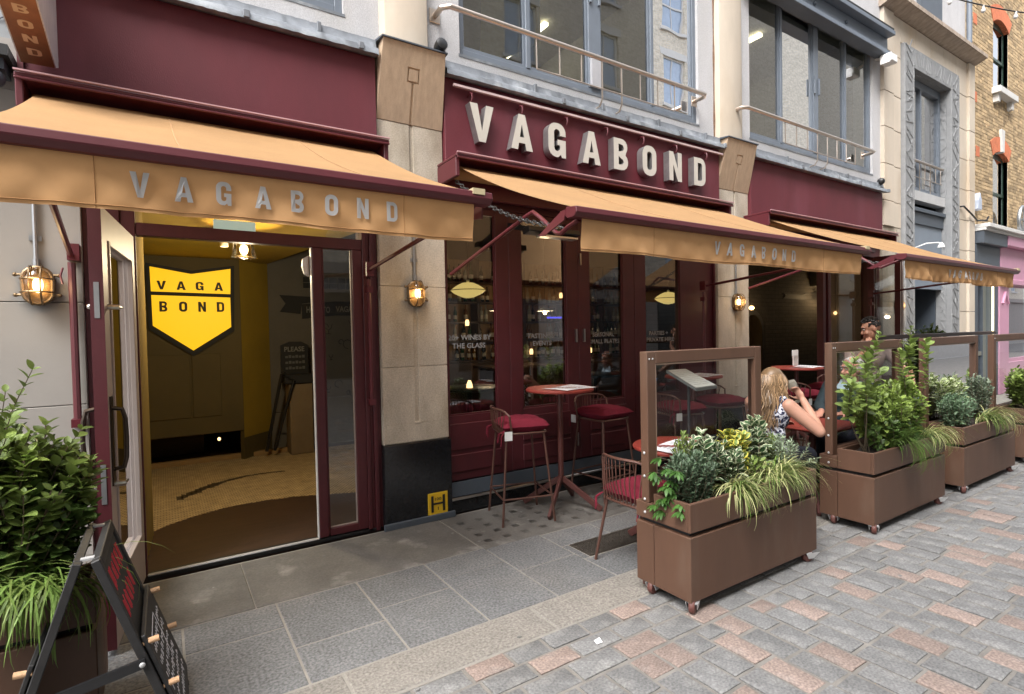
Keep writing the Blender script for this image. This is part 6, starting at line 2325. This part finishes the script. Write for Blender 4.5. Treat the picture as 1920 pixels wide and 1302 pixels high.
for i in range(90):
    a = q.uniform(-1.9, 1.9) + math.pi * 1.5
    ex, ey = math.cos(a), math.sin(a)
    z0 = q.uniform(-.03, .075)
    k = math.sqrt(max(.05, 1 - (z0 / .1) ** 2))
    P = [Wo(ex * .078 * k, -.012 + ey * .098 * k, .03 + z0), Wo(ex * .086 * k, -.018 + ey * .106 * k, .012 + z0), Wo(ex * .084 * k, -.018 + ey * .102 * k, -.012 + z0)]
    mb.tube(P, [.006, .007, .003], 5)
for i in range(50):   # combed over the top
    x_ = q.uniform(-.065, .065)
    mb.tube([Wo(x_, .045 + q.uniform(-.01, .02), .108 - abs(x_) * .5), Wo(x_ * 1.05, 0, .124 - abs(x_) * .6), Wo(x_ * 1.1, -.06, .11 - abs(x_) * .6)], [.002, .004, .005], 4)
part('grey_hair', mb, GREYH, po, smooth=True)
mb = MB()
for i in range(110):
    a = q.uniform(-1.2, 1.2) + math.pi / 2
    ex, ey = math.cos(a), math.sin(a)
    z0 = q.uniform(-.115, -.055) - .0 * abs(ex)
    mb.tube([Wo(ex * .06, .022 + ey * .066, z0), Wo(ex * .064, .022 + ey * .07, z0 - .018)], [.005, .002], 4)
part('short_beard', mb, GREYH, po, smooth=True)


def face_bits(W, person, brow):
    eb = MB()
    for x in (-1, 1):
        eb.ell(W(x * .032, .083, .012), .012, .008, .007, 8, 6)
    part('eye', eb, mat('eye_white_' + brow.name, (.5, .48, .45), .3), person, smooth=True)
    eb = MB()
    for x in (-1, 1):
        eb.ell(W(x * .033, .0895, .012), .005, .004, .0055, 8, 6)
        eb.tube([W(x * .016, .096, .034), W(x * .035, .094, .04), W(x * .054, .08, .035)], [.0035, .0045, .003], 5)
    part('eyebrow', eb, brow, person, smooth=True)
    part('mouth', MB().tube([W(-.024, .088, -.061), W(0, .0985, -.059), W(.024, .088, -.061)], [.003, .0045, .003], 6), mat('lip_' + brow.name, (.3, .1, .08), .5), person, smooth=True)


face_bits(Wo, po, GREYH)

# ---------- waiter standing, wiping the low table
wt = (7.0, 3.12, 0)
pt = thing('person', 'standing man in taupe t-shirt with short black hair wiping a table', 'person', wt)
mb = MB()
hc = Vector((6.86, 2.98, 1.575))
Ww, Mw = head(mb, hc, (-.64, .72, -.3))
mb.tube([(6.95, 3.06, 1.38), (6.89, 3.0, 1.5)], [.066, .06], 12)
mb.ell((6.99, 3.08, 1.25), .125, .2, .19, 18, 12, Matrix.Rotation(R(-22), 3, 'Z'))
mb.ell((7.02, 3.11, 1.02), .12, .165, .2, 18, 12, Matrix.Rotation(R(-22), 3, 'Z'))
mb.ell((7.03, 3.13, .88), .125, .17, .13, 18, 12)
shn, eln, wrn = Vector((7.14, 2.93, 1.32)), Vector((7.10, 2.70, 1.08)), Vector((6.86, 2.56, .88))
limb(mb, [shn, shn.lerp(eln, .5), eln], [.066, .056, .046])
limb(mb, [eln, eln.lerp(wrn, .35), wrn], [.046, .044, .03])
hand(mb, wrn, Vector((-.9, -.3, -.45)), Vector((.2, .1, -1)), .3, 1.0, 1)
shf, elf, wrf = Vector((6.86, 3.2, 1.32)), Vector((6.72, 3.14, 1.12)), Vector((6.75, 2.96, 1.36))
limb(mb, [shf, elf], [.062, .046])
limb(mb, [elf, wrf], [.045, .03])
hand(mb, wrf, Vector((.15, -.0, 1)), Vector((.6, .3, 0)), .9, .95, -1)
for y, x in ((3.05, 7.06), (3.24, 7.0)):
    limb(mb, [(x, y, .86), (x - .01, y, .48), (x + .02, y, .1)], [.098, .064, .042])
    mb.ell((x - .05, y, .045), .13, .047, .042, 12, 8)
part('body', remesh(mb, .008, 'body', SK2, wt), SK2, pt)
TEE = mat('taupe_tshirt', (.185, .135, .115), .9, var=.12, vs=6, bump=.15, bs=14)
mb = MB()
Mz = Matrix.Rotation(R(-22), 3, 'Z')
mb.ell((6.99, 3.08, 1.25), .137, .215, .19, 18, 12, Mz)
mb.ell((7.02, 3.11, 1.02), .135, .18, .23, 18, 12, Mz)
mb.ell((7.03, 3.13, .92), .14, .185, .1, 18, 12, Mz)
limb(mb, [shn, shn.lerp(eln, .62)], [.083, .072])
limb(mb, [shf, shf.lerp(elf, .6)], [.076, .066])
mb.tube([(6.975, 3.07, 1.36), (6.935, 3.04, 1.43)], [.1, .072], 14)
part('tshirt', remesh(mb, .009, 'tshirt', TEE, wt), TEE, pt)
mb = MB()
mb.ell((7.03, 3.13, .87), .135, .18, .11, 18, 12)
for y, x in ((3.05, 7.06), (3.24, 7.0)):
    limb(mb, [(x, y, .86), (x - .01, y, .48), (x + .02, y, .12)], [.106, .075, .06])
part('trousers', remesh(mb, .01, 'trousers', BLACKM, wt), BLACKM, pt)
BLKH = mat('black_hair', (.012, .01, .009), .5, var=.3, vs=40)
mb = MB()
for i in range(420):
    a = q.uniform(0, 6.283)
    zz = q.uniform(-.2, 1)
    k = math.sqrt(1 - min(zz, .999) ** 2)
    ex, ey = math.cos(a) * k, math.sin(a) * k
    if ey > .45 and zz < .62:
        continue
    if zz < .1 and ey > -.1:
        continue
    l_ = .026 if zz > .4 else .012
    P = [Wv for Wv in (Ww(ex * .073, -.01 + ey * .093, .03 + zz * .09), Ww(ex * (.073 + l_ * .8), -.01 + ey * (.093 + l_ * .6) + .006, .03 + zz * (.09 + l_)))]
    mb.tube(P, [.012, .006], 5)
part('short_hair', mb, BLKH, pt, smooth=True)
face_bits(Ww, pt, BLKH)
part('wristwatch', MB().tube([wrn + Vector((.03 * math.cos(t * .785), .0 + .02 * math.cos(t * .785), .034 * math.sin(t * .785) + .01)) for t in range(8)], .007, 6, closed=True), BLACKM, pt, smooth=True)
mb = MB()


def CL(u, v):
    return (6.60 + .24 * u + .02 * math.sin(v * 7), 2.40 + .2 * v + .015 * math.sin(u * 9), .765 + .05 * math.sin(u * 5 + v * 3) ** 2 + .035 * u * math.sin(v * 3.1))


mb.grid(CL, 16, 14)
single('blue_cloth', mb, mat('blue_cloth', (.2, .42, .78), .9, var=.12, vs=9), 'crumpled light blue cloth under the hand of the waiter', 'cloth', smooth=80)

# =================================================================== CREAM BUILDING
cb_ = thing('cream_stone_building', 'cream stone building with a grey carved door surround right of the restaurant', 'building', (12.4, 4.4, 0))
X0, X1 = 11.0, 14.33
part('core', MB().box(10.99, 11.02, 4.32, 5.6, 0, 7.0).box(13.46, X1 - .02, 4.32, 5.6, 0, 7.0).box(11.0, 13.5, 4.34, 5.6, 6.56, 7.0).box(10.3, 10.98, 4.32, 5.6, 3.32, 7.0), CREAM, cb_)
z = 0.02
zs = [0.02, .62, 1.25, 1.87, 2.5, 3.12, 3.74, 4.36, 4.98, 5.58, 6.27, 6.96]
for a, b in zip(zs[:-1], zs[1:]):
    part('stone_slab', B(13.48, 14.02, YF, YF + .05, a + .005, b - .005), CREAM, cb_, bevel=.004)
    part('stone_slab', B(14.025, X1, YF - .045, YF + .05, a + .005, b - .005), CREAM, cb_, bevel=.004)
    if a > 3.2 or b > 3.4:
        part('stone_slab', B(10.30, 10.665, YF - .03, YF + .05, max(a, 3.31) + .005, b - .005), CREAM, cb_, bevel=.004)
        part('stone_slab', B(10.67, 10.995, YF, YF + .05, max(a, 3.31) + .005, b - .005), CREAM, cb_, bevel=.004)
for k in range(4):
    part('stone_slab', B(11.0 + k * .62, 11.615 + k * .62, YF + .002, YF + .05, 6.565, 6.955), CREAM, cb_, bevel=.004)
cor = MB().box(10.25, 14.38, 4.05, 4.4, 7.05, 7.12)
cor.hexa([(10.25, 4.28, 6.965), (14.38, 4.28, 6.965), (14.38, 4.4, 6.965), (10.25, 4.4, 6.965), (10.25, 4.07, 7.048), (14.38, 4.07, 7.048), (14.38, 4.4, 7.048), (10.25, 4.4, 7.048)])
part('cornice', cor, mat('stained_cornice', (.36, .29, .23), .85, var=.4, vs=6, stretch=(2, 1, 1)), cb_)
part('upper_render', B(10.25, 14.36, 4.42, 5.6, 7.121, 11), RENDER, cb_)
part('upper_window', MB().box(12.0, 13.0, 4.36, 4.418, 7.5, 9.4), BLUED, cb_)
# grey cast surround
fr = part('door_surround', MB().box(11.02, 11.40, 4.24, 4.33, 0, 6.55).box(13.08, 13.46, 4.24, 4.33, 0, 6.55).box(11.401, 13.079, 4.24, 4.33, 6.2, 6.55).box(11.38, 11.40, 4.331, 4.5, 0, 6.2).box(13.08, 13.10, 4.331, 4.5, 0, 6.2).box(11.401, 13.079, 4.331, 4.5, 6.2, 6.22), CARVED, cb_, bevel=.005)
rl = MB()
q = random.Random(17)
for (xa, xb, za, zb) in ((11.05, 11.37, .4, 6.5), (13.11, 13.43, .4, 6.5)):
    zz = za
    while zz < zb - .1:
        h_ = q.uniform(.14, .26)
        a_ = (xa + q.uniform(0, .06), zz + q.uniform(0, .1))
        b_ = (xb - q.uniform(0, .06), zz + h_ * q.uniform(.4, 1.4))
        if q.random() < .5:
            a_, b_ = (a_[0], b_[1]), (b_[0], a_[1])
        rl.beam((a_[0], 4.238, a_[1]), (b_[0], 4.238, b_[1]), .02, .014, (0, 1, 0))
        m_ = ((a_[0] + b_[0]) / 2, (a_[1] + b_[1]) / 2)
        rl.beam((m_[0], 4.237, m_[1]), (m_[0] + q.uniform(-.14, .14), 4.237, m_[1] + q.uniform(.08, .2)), .016, .012, (0, 1, 0))
        zz += h_ * .8
    for xx in (xa - .01, xb + .01):
        rl.box(xx - .012, xx + .012, 4.23, 4.242, .0, 6.5)
xx = 11.42
while xx < 13.05:
    w_ = q.uniform(.06, .16)
    rl.beam((xx, 4.238, 6.23 + q.uniform(0, .05)), (xx + w_ * q.uniform(-.5, 1.2), 4.238, 6.5), .02, .014, (0, 1, 0))
    xx += w_
zz = .4
while zz < 6.1:
    h_ = q.uniform(.14, .26)
    rl.beam((13.077, 4.35, zz), (13.077, 4.42, zz + h_ * q.uniform(-.6, 1.2)), .02, .01, (1, 0, 0))
    zz += h_ * .8
part('carved_relief', rl, CARVED, fr, kind='stuff')
wf = part('window', MB().box(11.401, 11.46, 4.42, 4.5, 4.1, 6.19).box(12.98, 13.079, 4.42, 4.5, 4.1, 6.19).box(11.461, 12.979, 4.42, 4.5, 4.1, 4.2).box(11.461, 12.979, 4.42, 4.5, 6.05, 6.19).box(12.15, 12.21, 4.42, 4.5, 4.201, 6.049), BLUEG, cb_, bevel=.004)
part('pane', MB().quad((11.46, 4.46, 4.2), (12.98, 4.46, 4.2), (12.98, 4.46, 6.05), (11.46, 4.46, 6.05)), GLASSU, wf)
part('window_ledge', MB().box(11.401, 13.079, 4.34, 4.5, 3.92, 4.098), mat('grey_white_ledge', (.45, .45, .45), .7), cb_, bevel=.005)
part('slate_canopy', MB().box(11.401, 13.079, 4.33, 4.5, 3.72, 3.79).box(11.401, 13.079, 4.37, 4.5, 3.5, 3.719), BLUED, cb_, bevel=.005)
part('grey_panel', MB().box(11.401, 13.079, 4.40, 4.5, 2.3, 3.499), mat('slate_grey_panel', (.2, .235, .28), .5, var=.08, vs=2), cb_)
part('upper_room', MB().box(11.2, 13.3, 6.4, 6.5, 2.5, 6.4).box(11.2, 11.3, 4.52, 6.4, 2.5, 6.4).box(13.2, 13.3, 4.52, 6.4, 2.5, 6.4).box(11.2, 13.3, 4.52, 6.5, 6.4, 6.5).box(11.2, 13.3, 4.52, 6.5, 2.45, 2.499), SHELL, cb_)
part('recess_wall', MB().box(11.401, 13.079, 5.1, 5.16, 0, 2.44).box(11.37, 11.40, 4.501, 5.1, 0, 2.44).box(13.08, 13.11, 4.501, 5.1, 0, 2.44), BLUED, cb_)
part('recess_door', MB().box(11.8, 12.7, 5.04, 5.098, 0, 2.2), BLUED, cb_, bevel=.006)
gr = thing('window_guard_rail', 'short steel guard rail inside the grey carved surround', 'railing', (12.2, 4.36, 4.6), group='steel guard rails at the upper windows')
part('handrail', MB().tube([(11.405, 4.37, 4.66), (13.05, 4.37, 4.66)], .024, 8), RAIL, gr, smooth=True)
part('lower_rail', MB().tube([(11.42, 4.37, 4.36), (13.0, 4.37, 4.36)], .008, 6), RAIL, gr, smooth=True)
for k in range(7):
    part('baluster', MB().tube([(11.5 + k * .24, 4.37, 4.65), (11.5 + k * .24, 4.37, 4.36 if k not in (2, 4) else 4.12)], .008, 6), RAIL, gr, smooth=True)
lt = thing('gooseneck_sign_lamp', 'small white gooseneck lamp on the slate grey panel', 'wall lamp', (12.1, 4.3, 3.1))
part('arm', MB().tube([(11.7, 4.395, 3.02), (11.8, 4.2, 3.10), (12.05, 4.1, 3.12), (12.1, 4.08, 3.10)], .012, 6), WHITE, lt, smooth=True)
part('shade', MB().lathe([(.02, .06), (.045, .03), (.06, -.03), (.055, -.03)], (12.1, 4.08, 3.06), 12), WHITE, lt, smooth=True)

# =================================================================== BRICK BUILDING AND PINK SHOP
bk = thing('brick_building', 'yellow stock brick building with red brick window arches above the pink shop', 'building', (18, 4.6, 3))
YB = 4.40
MORT = mat('pale_mortar', (.5, .44, .34), .95, var=.1)
YBR = mat('yellow_stock_brick', (.4, .29, .165), .9, var=.2, vs=9, irand=.35, bump=.3, bs=60)
BX0, BX1, BZ0, BZ1 = 14.36, 22.5, 3.62, 10.4
holes = [(15.95, 16.95, 3.78, 5.46, .14), (15.95, 16.95, 6.95, 8.45, .14), (19.6, 20.6, 3.78, 5.46, .14), (19.6, 20.6, 6.95, 8.45, .14)]
mw = MB()
xs_ = sorted({BX0, BX1} | {h[0] for h in holes} | {h[1] for h in holes})
for a, b in zip(xs_[:-1], xs_[1:]):
    z0 = BZ0
    for h in [h for h in holes if h[0] == a]:
        mw.box(a, b, YB + .012, YB + .3, z0, h[2])
        z0 = h[3] + .14
    mw.box(a, b, YB + .012, YB + .3, z0, BZ1)
part('mortar_wall', mw, MORT, bk)
bm_ = MB()
bred = MB()
q = random.Random(23)
row = 0
z = BZ0
while z < BZ1:
    x = BX0 - (.11 if row % 2 else 0)
    flem = 0
    while x < BX1:
        L_ = .215 if flem % 2 == 0 else .1025
        flem += 1
        xa, xb = max(x, BX0), min(x + L_, BX1)
        cx = (xa + xb) / 2
        bad = xb - xa < .03
        for h in holes:
            if h[0] - .02 < cx < h[1] + .02 and h[2] - .01 < z + .03 < h[3] + .36:
                bad = True
        if not bad:
            d_ = q.uniform(-.003, .003)
            bm_.add([(xa, YB + d_, z), (xb, YB + d_, z), (xb, YB + d_, z + .065), (xa, YB + d_, z + .065),
                     (xa, YB + .014, z - .001), (xb, YB + .014, z - .001), (xb, YB + .014, z + .066), (xa, YB + .014, z + .066)],
                    [(0, 1, 2, 3), (0, 4, 5, 1), (3, 2, 6, 7), (0, 3, 7, 4), (1, 5, 6, 2)])
        x += L_ + .011
    z += .076
    row += 1
part('yellow_brick', bm_, YBR, bk, kind='stuff', fix=False)
for (a, b, c, d, rise) in holes:
    wn = part('sash_window', MB().box(a, a + .06, YB + .09, YB + .17, c, d + .1).box(b - .06, b, YB + .09, YB + .17, c, d + .1).box(a + .06, b - .06, YB + .09, YB + .17, c, c + .08).box(a + .06, b - .06, YB + .07, YB + .15, (c + d) / 2 - .03, (c + d) / 2 + .03).box(a + .06, b - .06, YB + .09, YB + .17, d - .02, d + .1), DGREEN, bk)
    part('pane', MB().quad((a + .06, YB + .10, c + .08), (b - .06, YB + .10, c + .08), (b - .06, YB + .10, d), (a + .06, YB + .10, d)), glass('sash_glass', tint=(.5, .53, .55), gain=2.0) if 'sash_glass' not in bpy.data.materials else bpy.data.materials['sash_glass'], wn)
    part('dark_room', B(a + .02, b - .02, YB + .29, YB + .31, c, d + .1), mat('curtained_room', (.3, .32, .33), .9) if 'curtained_room' not in bpy.data.materials else bpy.data.materials['curtained_room'], wn)
    part('cream_lining', MB().box(b - .0, b + .012, YB + .015, YB + .09, c, d), WSTONE, wn)
    # gauged red arch, each brick a wedge
    n = 15
    cx = (a + b) / 2
    Rr = ((b - a) / 2) ** 2 / (2 * rise) + rise / 2
    zc = d + rise - Rr - .02
    am = math.asin(min(.99, ((b - a) / 2 + .02) / Rr))
    for k in range(n):
        t0, t1 = -am + 2 * am * k / n + .004, -am + 2 * am * (k + 1) / n - .004
        pts_ = [(cx + Rr * math.sin(t0), zc + Rr * math.cos(t0)), (cx + Rr * math.sin(t1), zc + Rr * math.cos(t1)),
                (cx + (Rr + .33) * math.sin(t1), zc + (Rr + .33) * math.cos(t1)), (cx + (Rr + .33) * math.sin(t0), zc + (Rr + .33) * math.cos(t0))]
        part('arch_brick', MB().prism(pts_, YB - .012, YB + .2), REDBR, bk)
    if c < 4:
        part('keystone', MB().prism([(cx - .07, d + .1), (cx + .07, d + .1), (cx + .11, d + .62), (cx - .11, d + .62)], YB - .05, YB + .1), WSTONE, bk, bevel=.006)
    if c > 4:
        part('stone_sill', MB().box(a - .1, b + .1, YB - .16, YB + .2, c - .16, c - .02).box(a - .02, a + .1, YB - .1, YB + .05, c - .34, c - .161).box(b - .1, b + .02, YB - .1, YB + .05, c - .34, c - .161), WSTONE, bk, bevel=.006)
for x, z in ((14.75, 8.05), (14.75, 6.4), (14.9, 5.25)):
    part('red_brick', B(x, x + .2, YB - .006, YB + .01, z, z + .22), REDBR, bk)
part('rain_pipe', MB().tube([(14.36, YB - .05, 7.13), (14.36, YB - .05, 10)], .05, 8), BLUEG, bk, smooth=True)
part('alarm_box', MB().prism([(14.62, 4.05), (14.86, 4.05), (14.86, 4.25), (14.76, 4.42), (14.64, 4.25)], 4.28, 4.388), mat('alarm_grey', (.45, .5, .6), .5), bk, bevel=.01)
# shop below
ps = thing('pink_shop', 'pink painted shopfront with a raised chevron beside a dark door, far right', 'shop', (17, 4.4, 0))
PK = PINK
part('cornice', MB().box(14.40, 23, 4.02, 4.5, 3.62, 3.70).box(14.4, 23, 4.08, 4.5, 3.56, 3.619), WSTONE, ps, bevel=.006)
part('dark_fascia', MB().box(14.42, 15.86, 4.12, 4.5, 3.3, 3.559).box(14.42, 15.86, 4.25, 4.5, 2.85, 3.299), BLUED, ps, bevel=.008)
part('pink_fascia', MB().box(15.87, 23, 4.1, 4.5, 3.34, 3.559).box(15.87, 23, 4.24, 4.5, 2.62, 3.339).box(15.87, 23, 4.18, 4.5, 2.5, 2.619), PK, ps, bevel=.01)
part('dark_pilaster', MB().box(14.42, 14.62, 4.28, 4.5, 0, 2.849).box(15.62, 15.86, 4.28, 4.5, 0, 2.849), BLUED, ps, bevel=.008)
dr_ = part('door', MB().box(14.63, 14.75, 4.42, 4.5, 0, 2.6).box(15.4, 15.61, 4.42, 4.5, 0, 2.6).box(14.751, 15.399, 4.42, 4.5, 2.5, 2.84).box(14.751, 15.399, 4.44, 4.48, .9, 1.0), BLUED, ps, bevel=.006)
part('pane', MB().quad((14.75, 4.47, .05), (15.4, 4.47, .05), (15.4, 4.47, 2.5), (14.75, 4.47, 2.5)), GLASS, dr_)
part('pink_pilaster', MB().box(15.87, 16.50, 4.26, 4.5, 0, 2.499), PK, ps, bevel=.008)
chv = MB()
chv.beam((16.02, 4.24, 2.06), (16.2, 4.24, 2.32), .05, .04, (0, 1, 0)).beam((16.2, 4.24, 2.32), (16.38, 4.24, 2.06), .05, .04, (0, 1, 0))
part('chevron', chv, PK, ps)
sw = part('shop_window', MB().box(16.51, 16.56, 4.34, 4.42, .7, 2.49).box(16.561, 19, 4.34, 4.42, .7, .78), PK, ps)
part('stall_riser', B(16.51, 23, 4.28, 4.5, 0, .699), PK, ps)
part('pane', MB().quad((16.56, 4.38, .78), (23, 4.38, .78), (23, 4.38, 2.49), (16.56, 4.38, 2.49)), GLASS, sw)
part('inside_wall', MB().box(14.4, 23, 5.6, 5.7, 0, 3.6).box(14.4, 14.42, 4.5, 5.6, 0, 3.6).box(16.5, 16.55, 4.5, 5.6, 0, 3.5), mat('dim_pink_wall', (.3, .13, .16), .8), ps)
part('display_shelf', MB().box(16.6, 22, 4.6, 5.2, 1.12, 1.16), PK, ps)
for k, xx in enumerate((16.75, 17.2, 17.7)):
    bowl_at = ('nearest the pink pilaster', 'in the middle of the three', 'farthest from the pink pilaster')[k]
    single('white_bowl', MB().lathe([(.05, 1.161), (.09, 1.2), (.12, 1.26), (.115, 1.26)], (xx, 4.8, 0), 14), WHITE, 'white bowl in the pink shop window, ' + bowl_at, 'bowl', group='white bowls in the pink shop window', smooth=True)
LED = emit('warm_led_strip', (1.0, .82, .45), 2.2)
single('lit_strip', B(15.53, 15.57, 4.28, 4.30, .3, 2.95), LED, 'thin vertical lit strip between the dark door and the pink pilaster', 'light strip')
ac = thing('round_fan_unit', 'round grey fan unit on the cornice at the right edge', 'fan unit', (17.3, 4.3, 4.0))
part('ring', MB().tube([(17.25 + .3 * math.cos(t * .314), 4.2, 4.05 + .32 * math.sin(t * .314)) for t in range(20)], .04, 8, closed=True), STEELG, ac, smooth=True)
part('stand', MB().box(16.85, 17.6, 4.15, 4.3, 3.70, 3.76).tube([(17.0, 4.22, 3.75), (16.98, 4.22, 4.1)], .03, 6).tube([(17.25, 4.2, 3.78), (17.25, 4.2, 4.3)], .02, 6).tube([(16.98, 4.2, 4.05), (17.52, 4.2, 4.05)], .02, 6), STEELG, ac)
single('wall_cable', MB().tube([(13.6, 4.26, 3.98), (13.7, 4.24, 4.0), (14.0, 4.2, 3.86), (14.3, 4.2, 3.76), (14.5, 4.1, 3.76), (14.6, 4.1, 3.85)], .018, 6), BLACK, 'black cable drooping across the corner of the cream building', 'cable', smooth=True)
# festoon string with bulbs crossing the street at the top right
def ray(px, py, dist):
    d = _r2 * ((px - 960) / 1012.6) + _d2 * ((py - 651) / 1012.6) + _f
    return CAMP + d * dist


fs_ = thing('festoon_string', 'black wire with round white bulbs strung across the top right corner', 'string lights', (10.5, 3.6, 7.6))
A_, B_ = Vector((10.6, 4.2, 7.42)), Vector((19.5, 1.2, 9.1))
P_ = []
for k in range(25):
    t = k / 24
    p = A_.lerp(B_, t)
    p.z -= .9 * math.sin(math.pi * t) * .9
    P_.append(p)
part('wire', MB().tube(P_, .012, 5), BLACK, fs_)
bb_ = MB()
for k in range(1, 24, 2):
    p = P_[k]
    part('bulb', MB().ell(p - Vector((0, 0, .09)), .034, .034, .042, 10, 7).tube([p, p - Vector((0, 0, .055))], .018, 6), WSTONE, fs_, smooth=True)

# neighbour at the far left
nb_ = thing('grey_neighbour_shop', 'grey fascia board of the neighbouring shop at the top left corner', 'shop', (-2.0, 4.3, 0))
part('grey_fascia', B(-4.4, -.668, 4.31, 4.4, 3.3, 4.5), mat('grey_board', (.27, .29, .3), .7, var=.15, vs=4), nb_)
part('shield_outline', MB().tube([(-.80, 4.302, 3.66), (-.70, 4.302, 3.66), (-.70, 4.302, 3.54), (-.75, 4.302, 3.50), (-.80, 4.302, 3.54)], .004, 4, closed=True), BLUED, nb_)
part('dark_canopy', MB().box(-4.4, -.672, 4.05, 4.3, 3.2, 3.26), BLACKM, nb_)
part('round_lamp', MB().ell((-.75, 4.12, 3.09), .055, .06, .05, 12, 8).box(-.8, -.70, 4.1, 4.28, 3.14, 3.199), BLUED, nb_, smooth=True)

# =================================================================== OPPOSITE SIDE OF THE STREET (seen mirrored in the glass)
op = thing('opposite_brick_building', 'yellow brick building across the street, seen mirrored in the upper windows', 'building', (6, -6.0, 0))
OBR = brick_mat('opposite_stock_brick', (.68, .61, .5), (.54, .48, .38), (.6, .57, .52))
YO = -6.0
ow = MB()
oh = []
for k in range(20):
    for z0 in (4.2, 7.4, 10.6, 13.6) if k < 9 else (4.2, 7.4):
        oh.append((-9.0 + k * 3.7, -7.7 + k * 3.7, z0, z0 + 1.9))
xs_ = sorted({-12.0, 90.0} | {h[0] for h in oh} | {h[1] for h in oh})
for a, b in zip(xs_[:-1], xs_[1:]):
    z0 = 3.6
    for h in sorted([h for h in oh if h[0] == a], key=lambda h: h[2]):
        ow.box(a, b, YO - .3, YO, z0, h[2])
        z0 = h[3]
    ow.box(a, b, YO - .3, YO, z0, 17)
part('brick_wall', ow, OBR, op)
SKYP = mat('painted_sky_pane', (.3, .38, .5), .08, spec=1.0)  # pale blue base colour stands in for reflected sky
for (a, b, c, d) in oh:
    f = part('window', MB().box(a, a + .07, YO - .15, YO - .08, c, d).box(b - .07, b, YO - .15, YO - .08, c, d).box(a + .07, b - .07, YO - .15, YO - .08, (c + d) / 2 - .04, (c + d) / 2 + .04).box(a + .07, b - .07, YO - .15, YO - .08, c, c + .07).box(a + .07, b - .07, YO - .15, YO - .08, d - .07, d).box((a + b) / 2 - .02, (a + b) / 2 + .02, YO - .149, YO - .09, c + .07, d - .07), WSTONE, op)
    part('pane', MB().quad((a, YO - .12, c), (b, YO - .12, c), (b, YO - .12, d), (a, YO - .12, d)), SKYP, f)
    part('lintel', B(a - .15, b + .15, YO - .1, YO + .02, d + .001, d + .3), WSTONE, op)
    part('sill', B(a - .1, b + .1, YO - .2, YO + .08, c - .12, c - .001), WSTONE, op)
part('ground_floor', MB().box(-12, 90, YO - .3, YO + .02, 0, 3.3).box(-12, 90, YO - .3, YO + .2, 3.301, 3.59), mat('pale_shop_wall', (.3, .28, .26), .8, var=.1), op)
for k in range(8):
    a = -10 + k * 4.4
    part('shop_window', B(a, a + 3.0, YO + .021, YO + .05, .5, 2.8), mat('dark_shop_pane', (.03, .035, .04), .1) if 'dark_shop_pane' not in bpy.data.materials else bpy.data.materials['dark_shop_pane'], op)
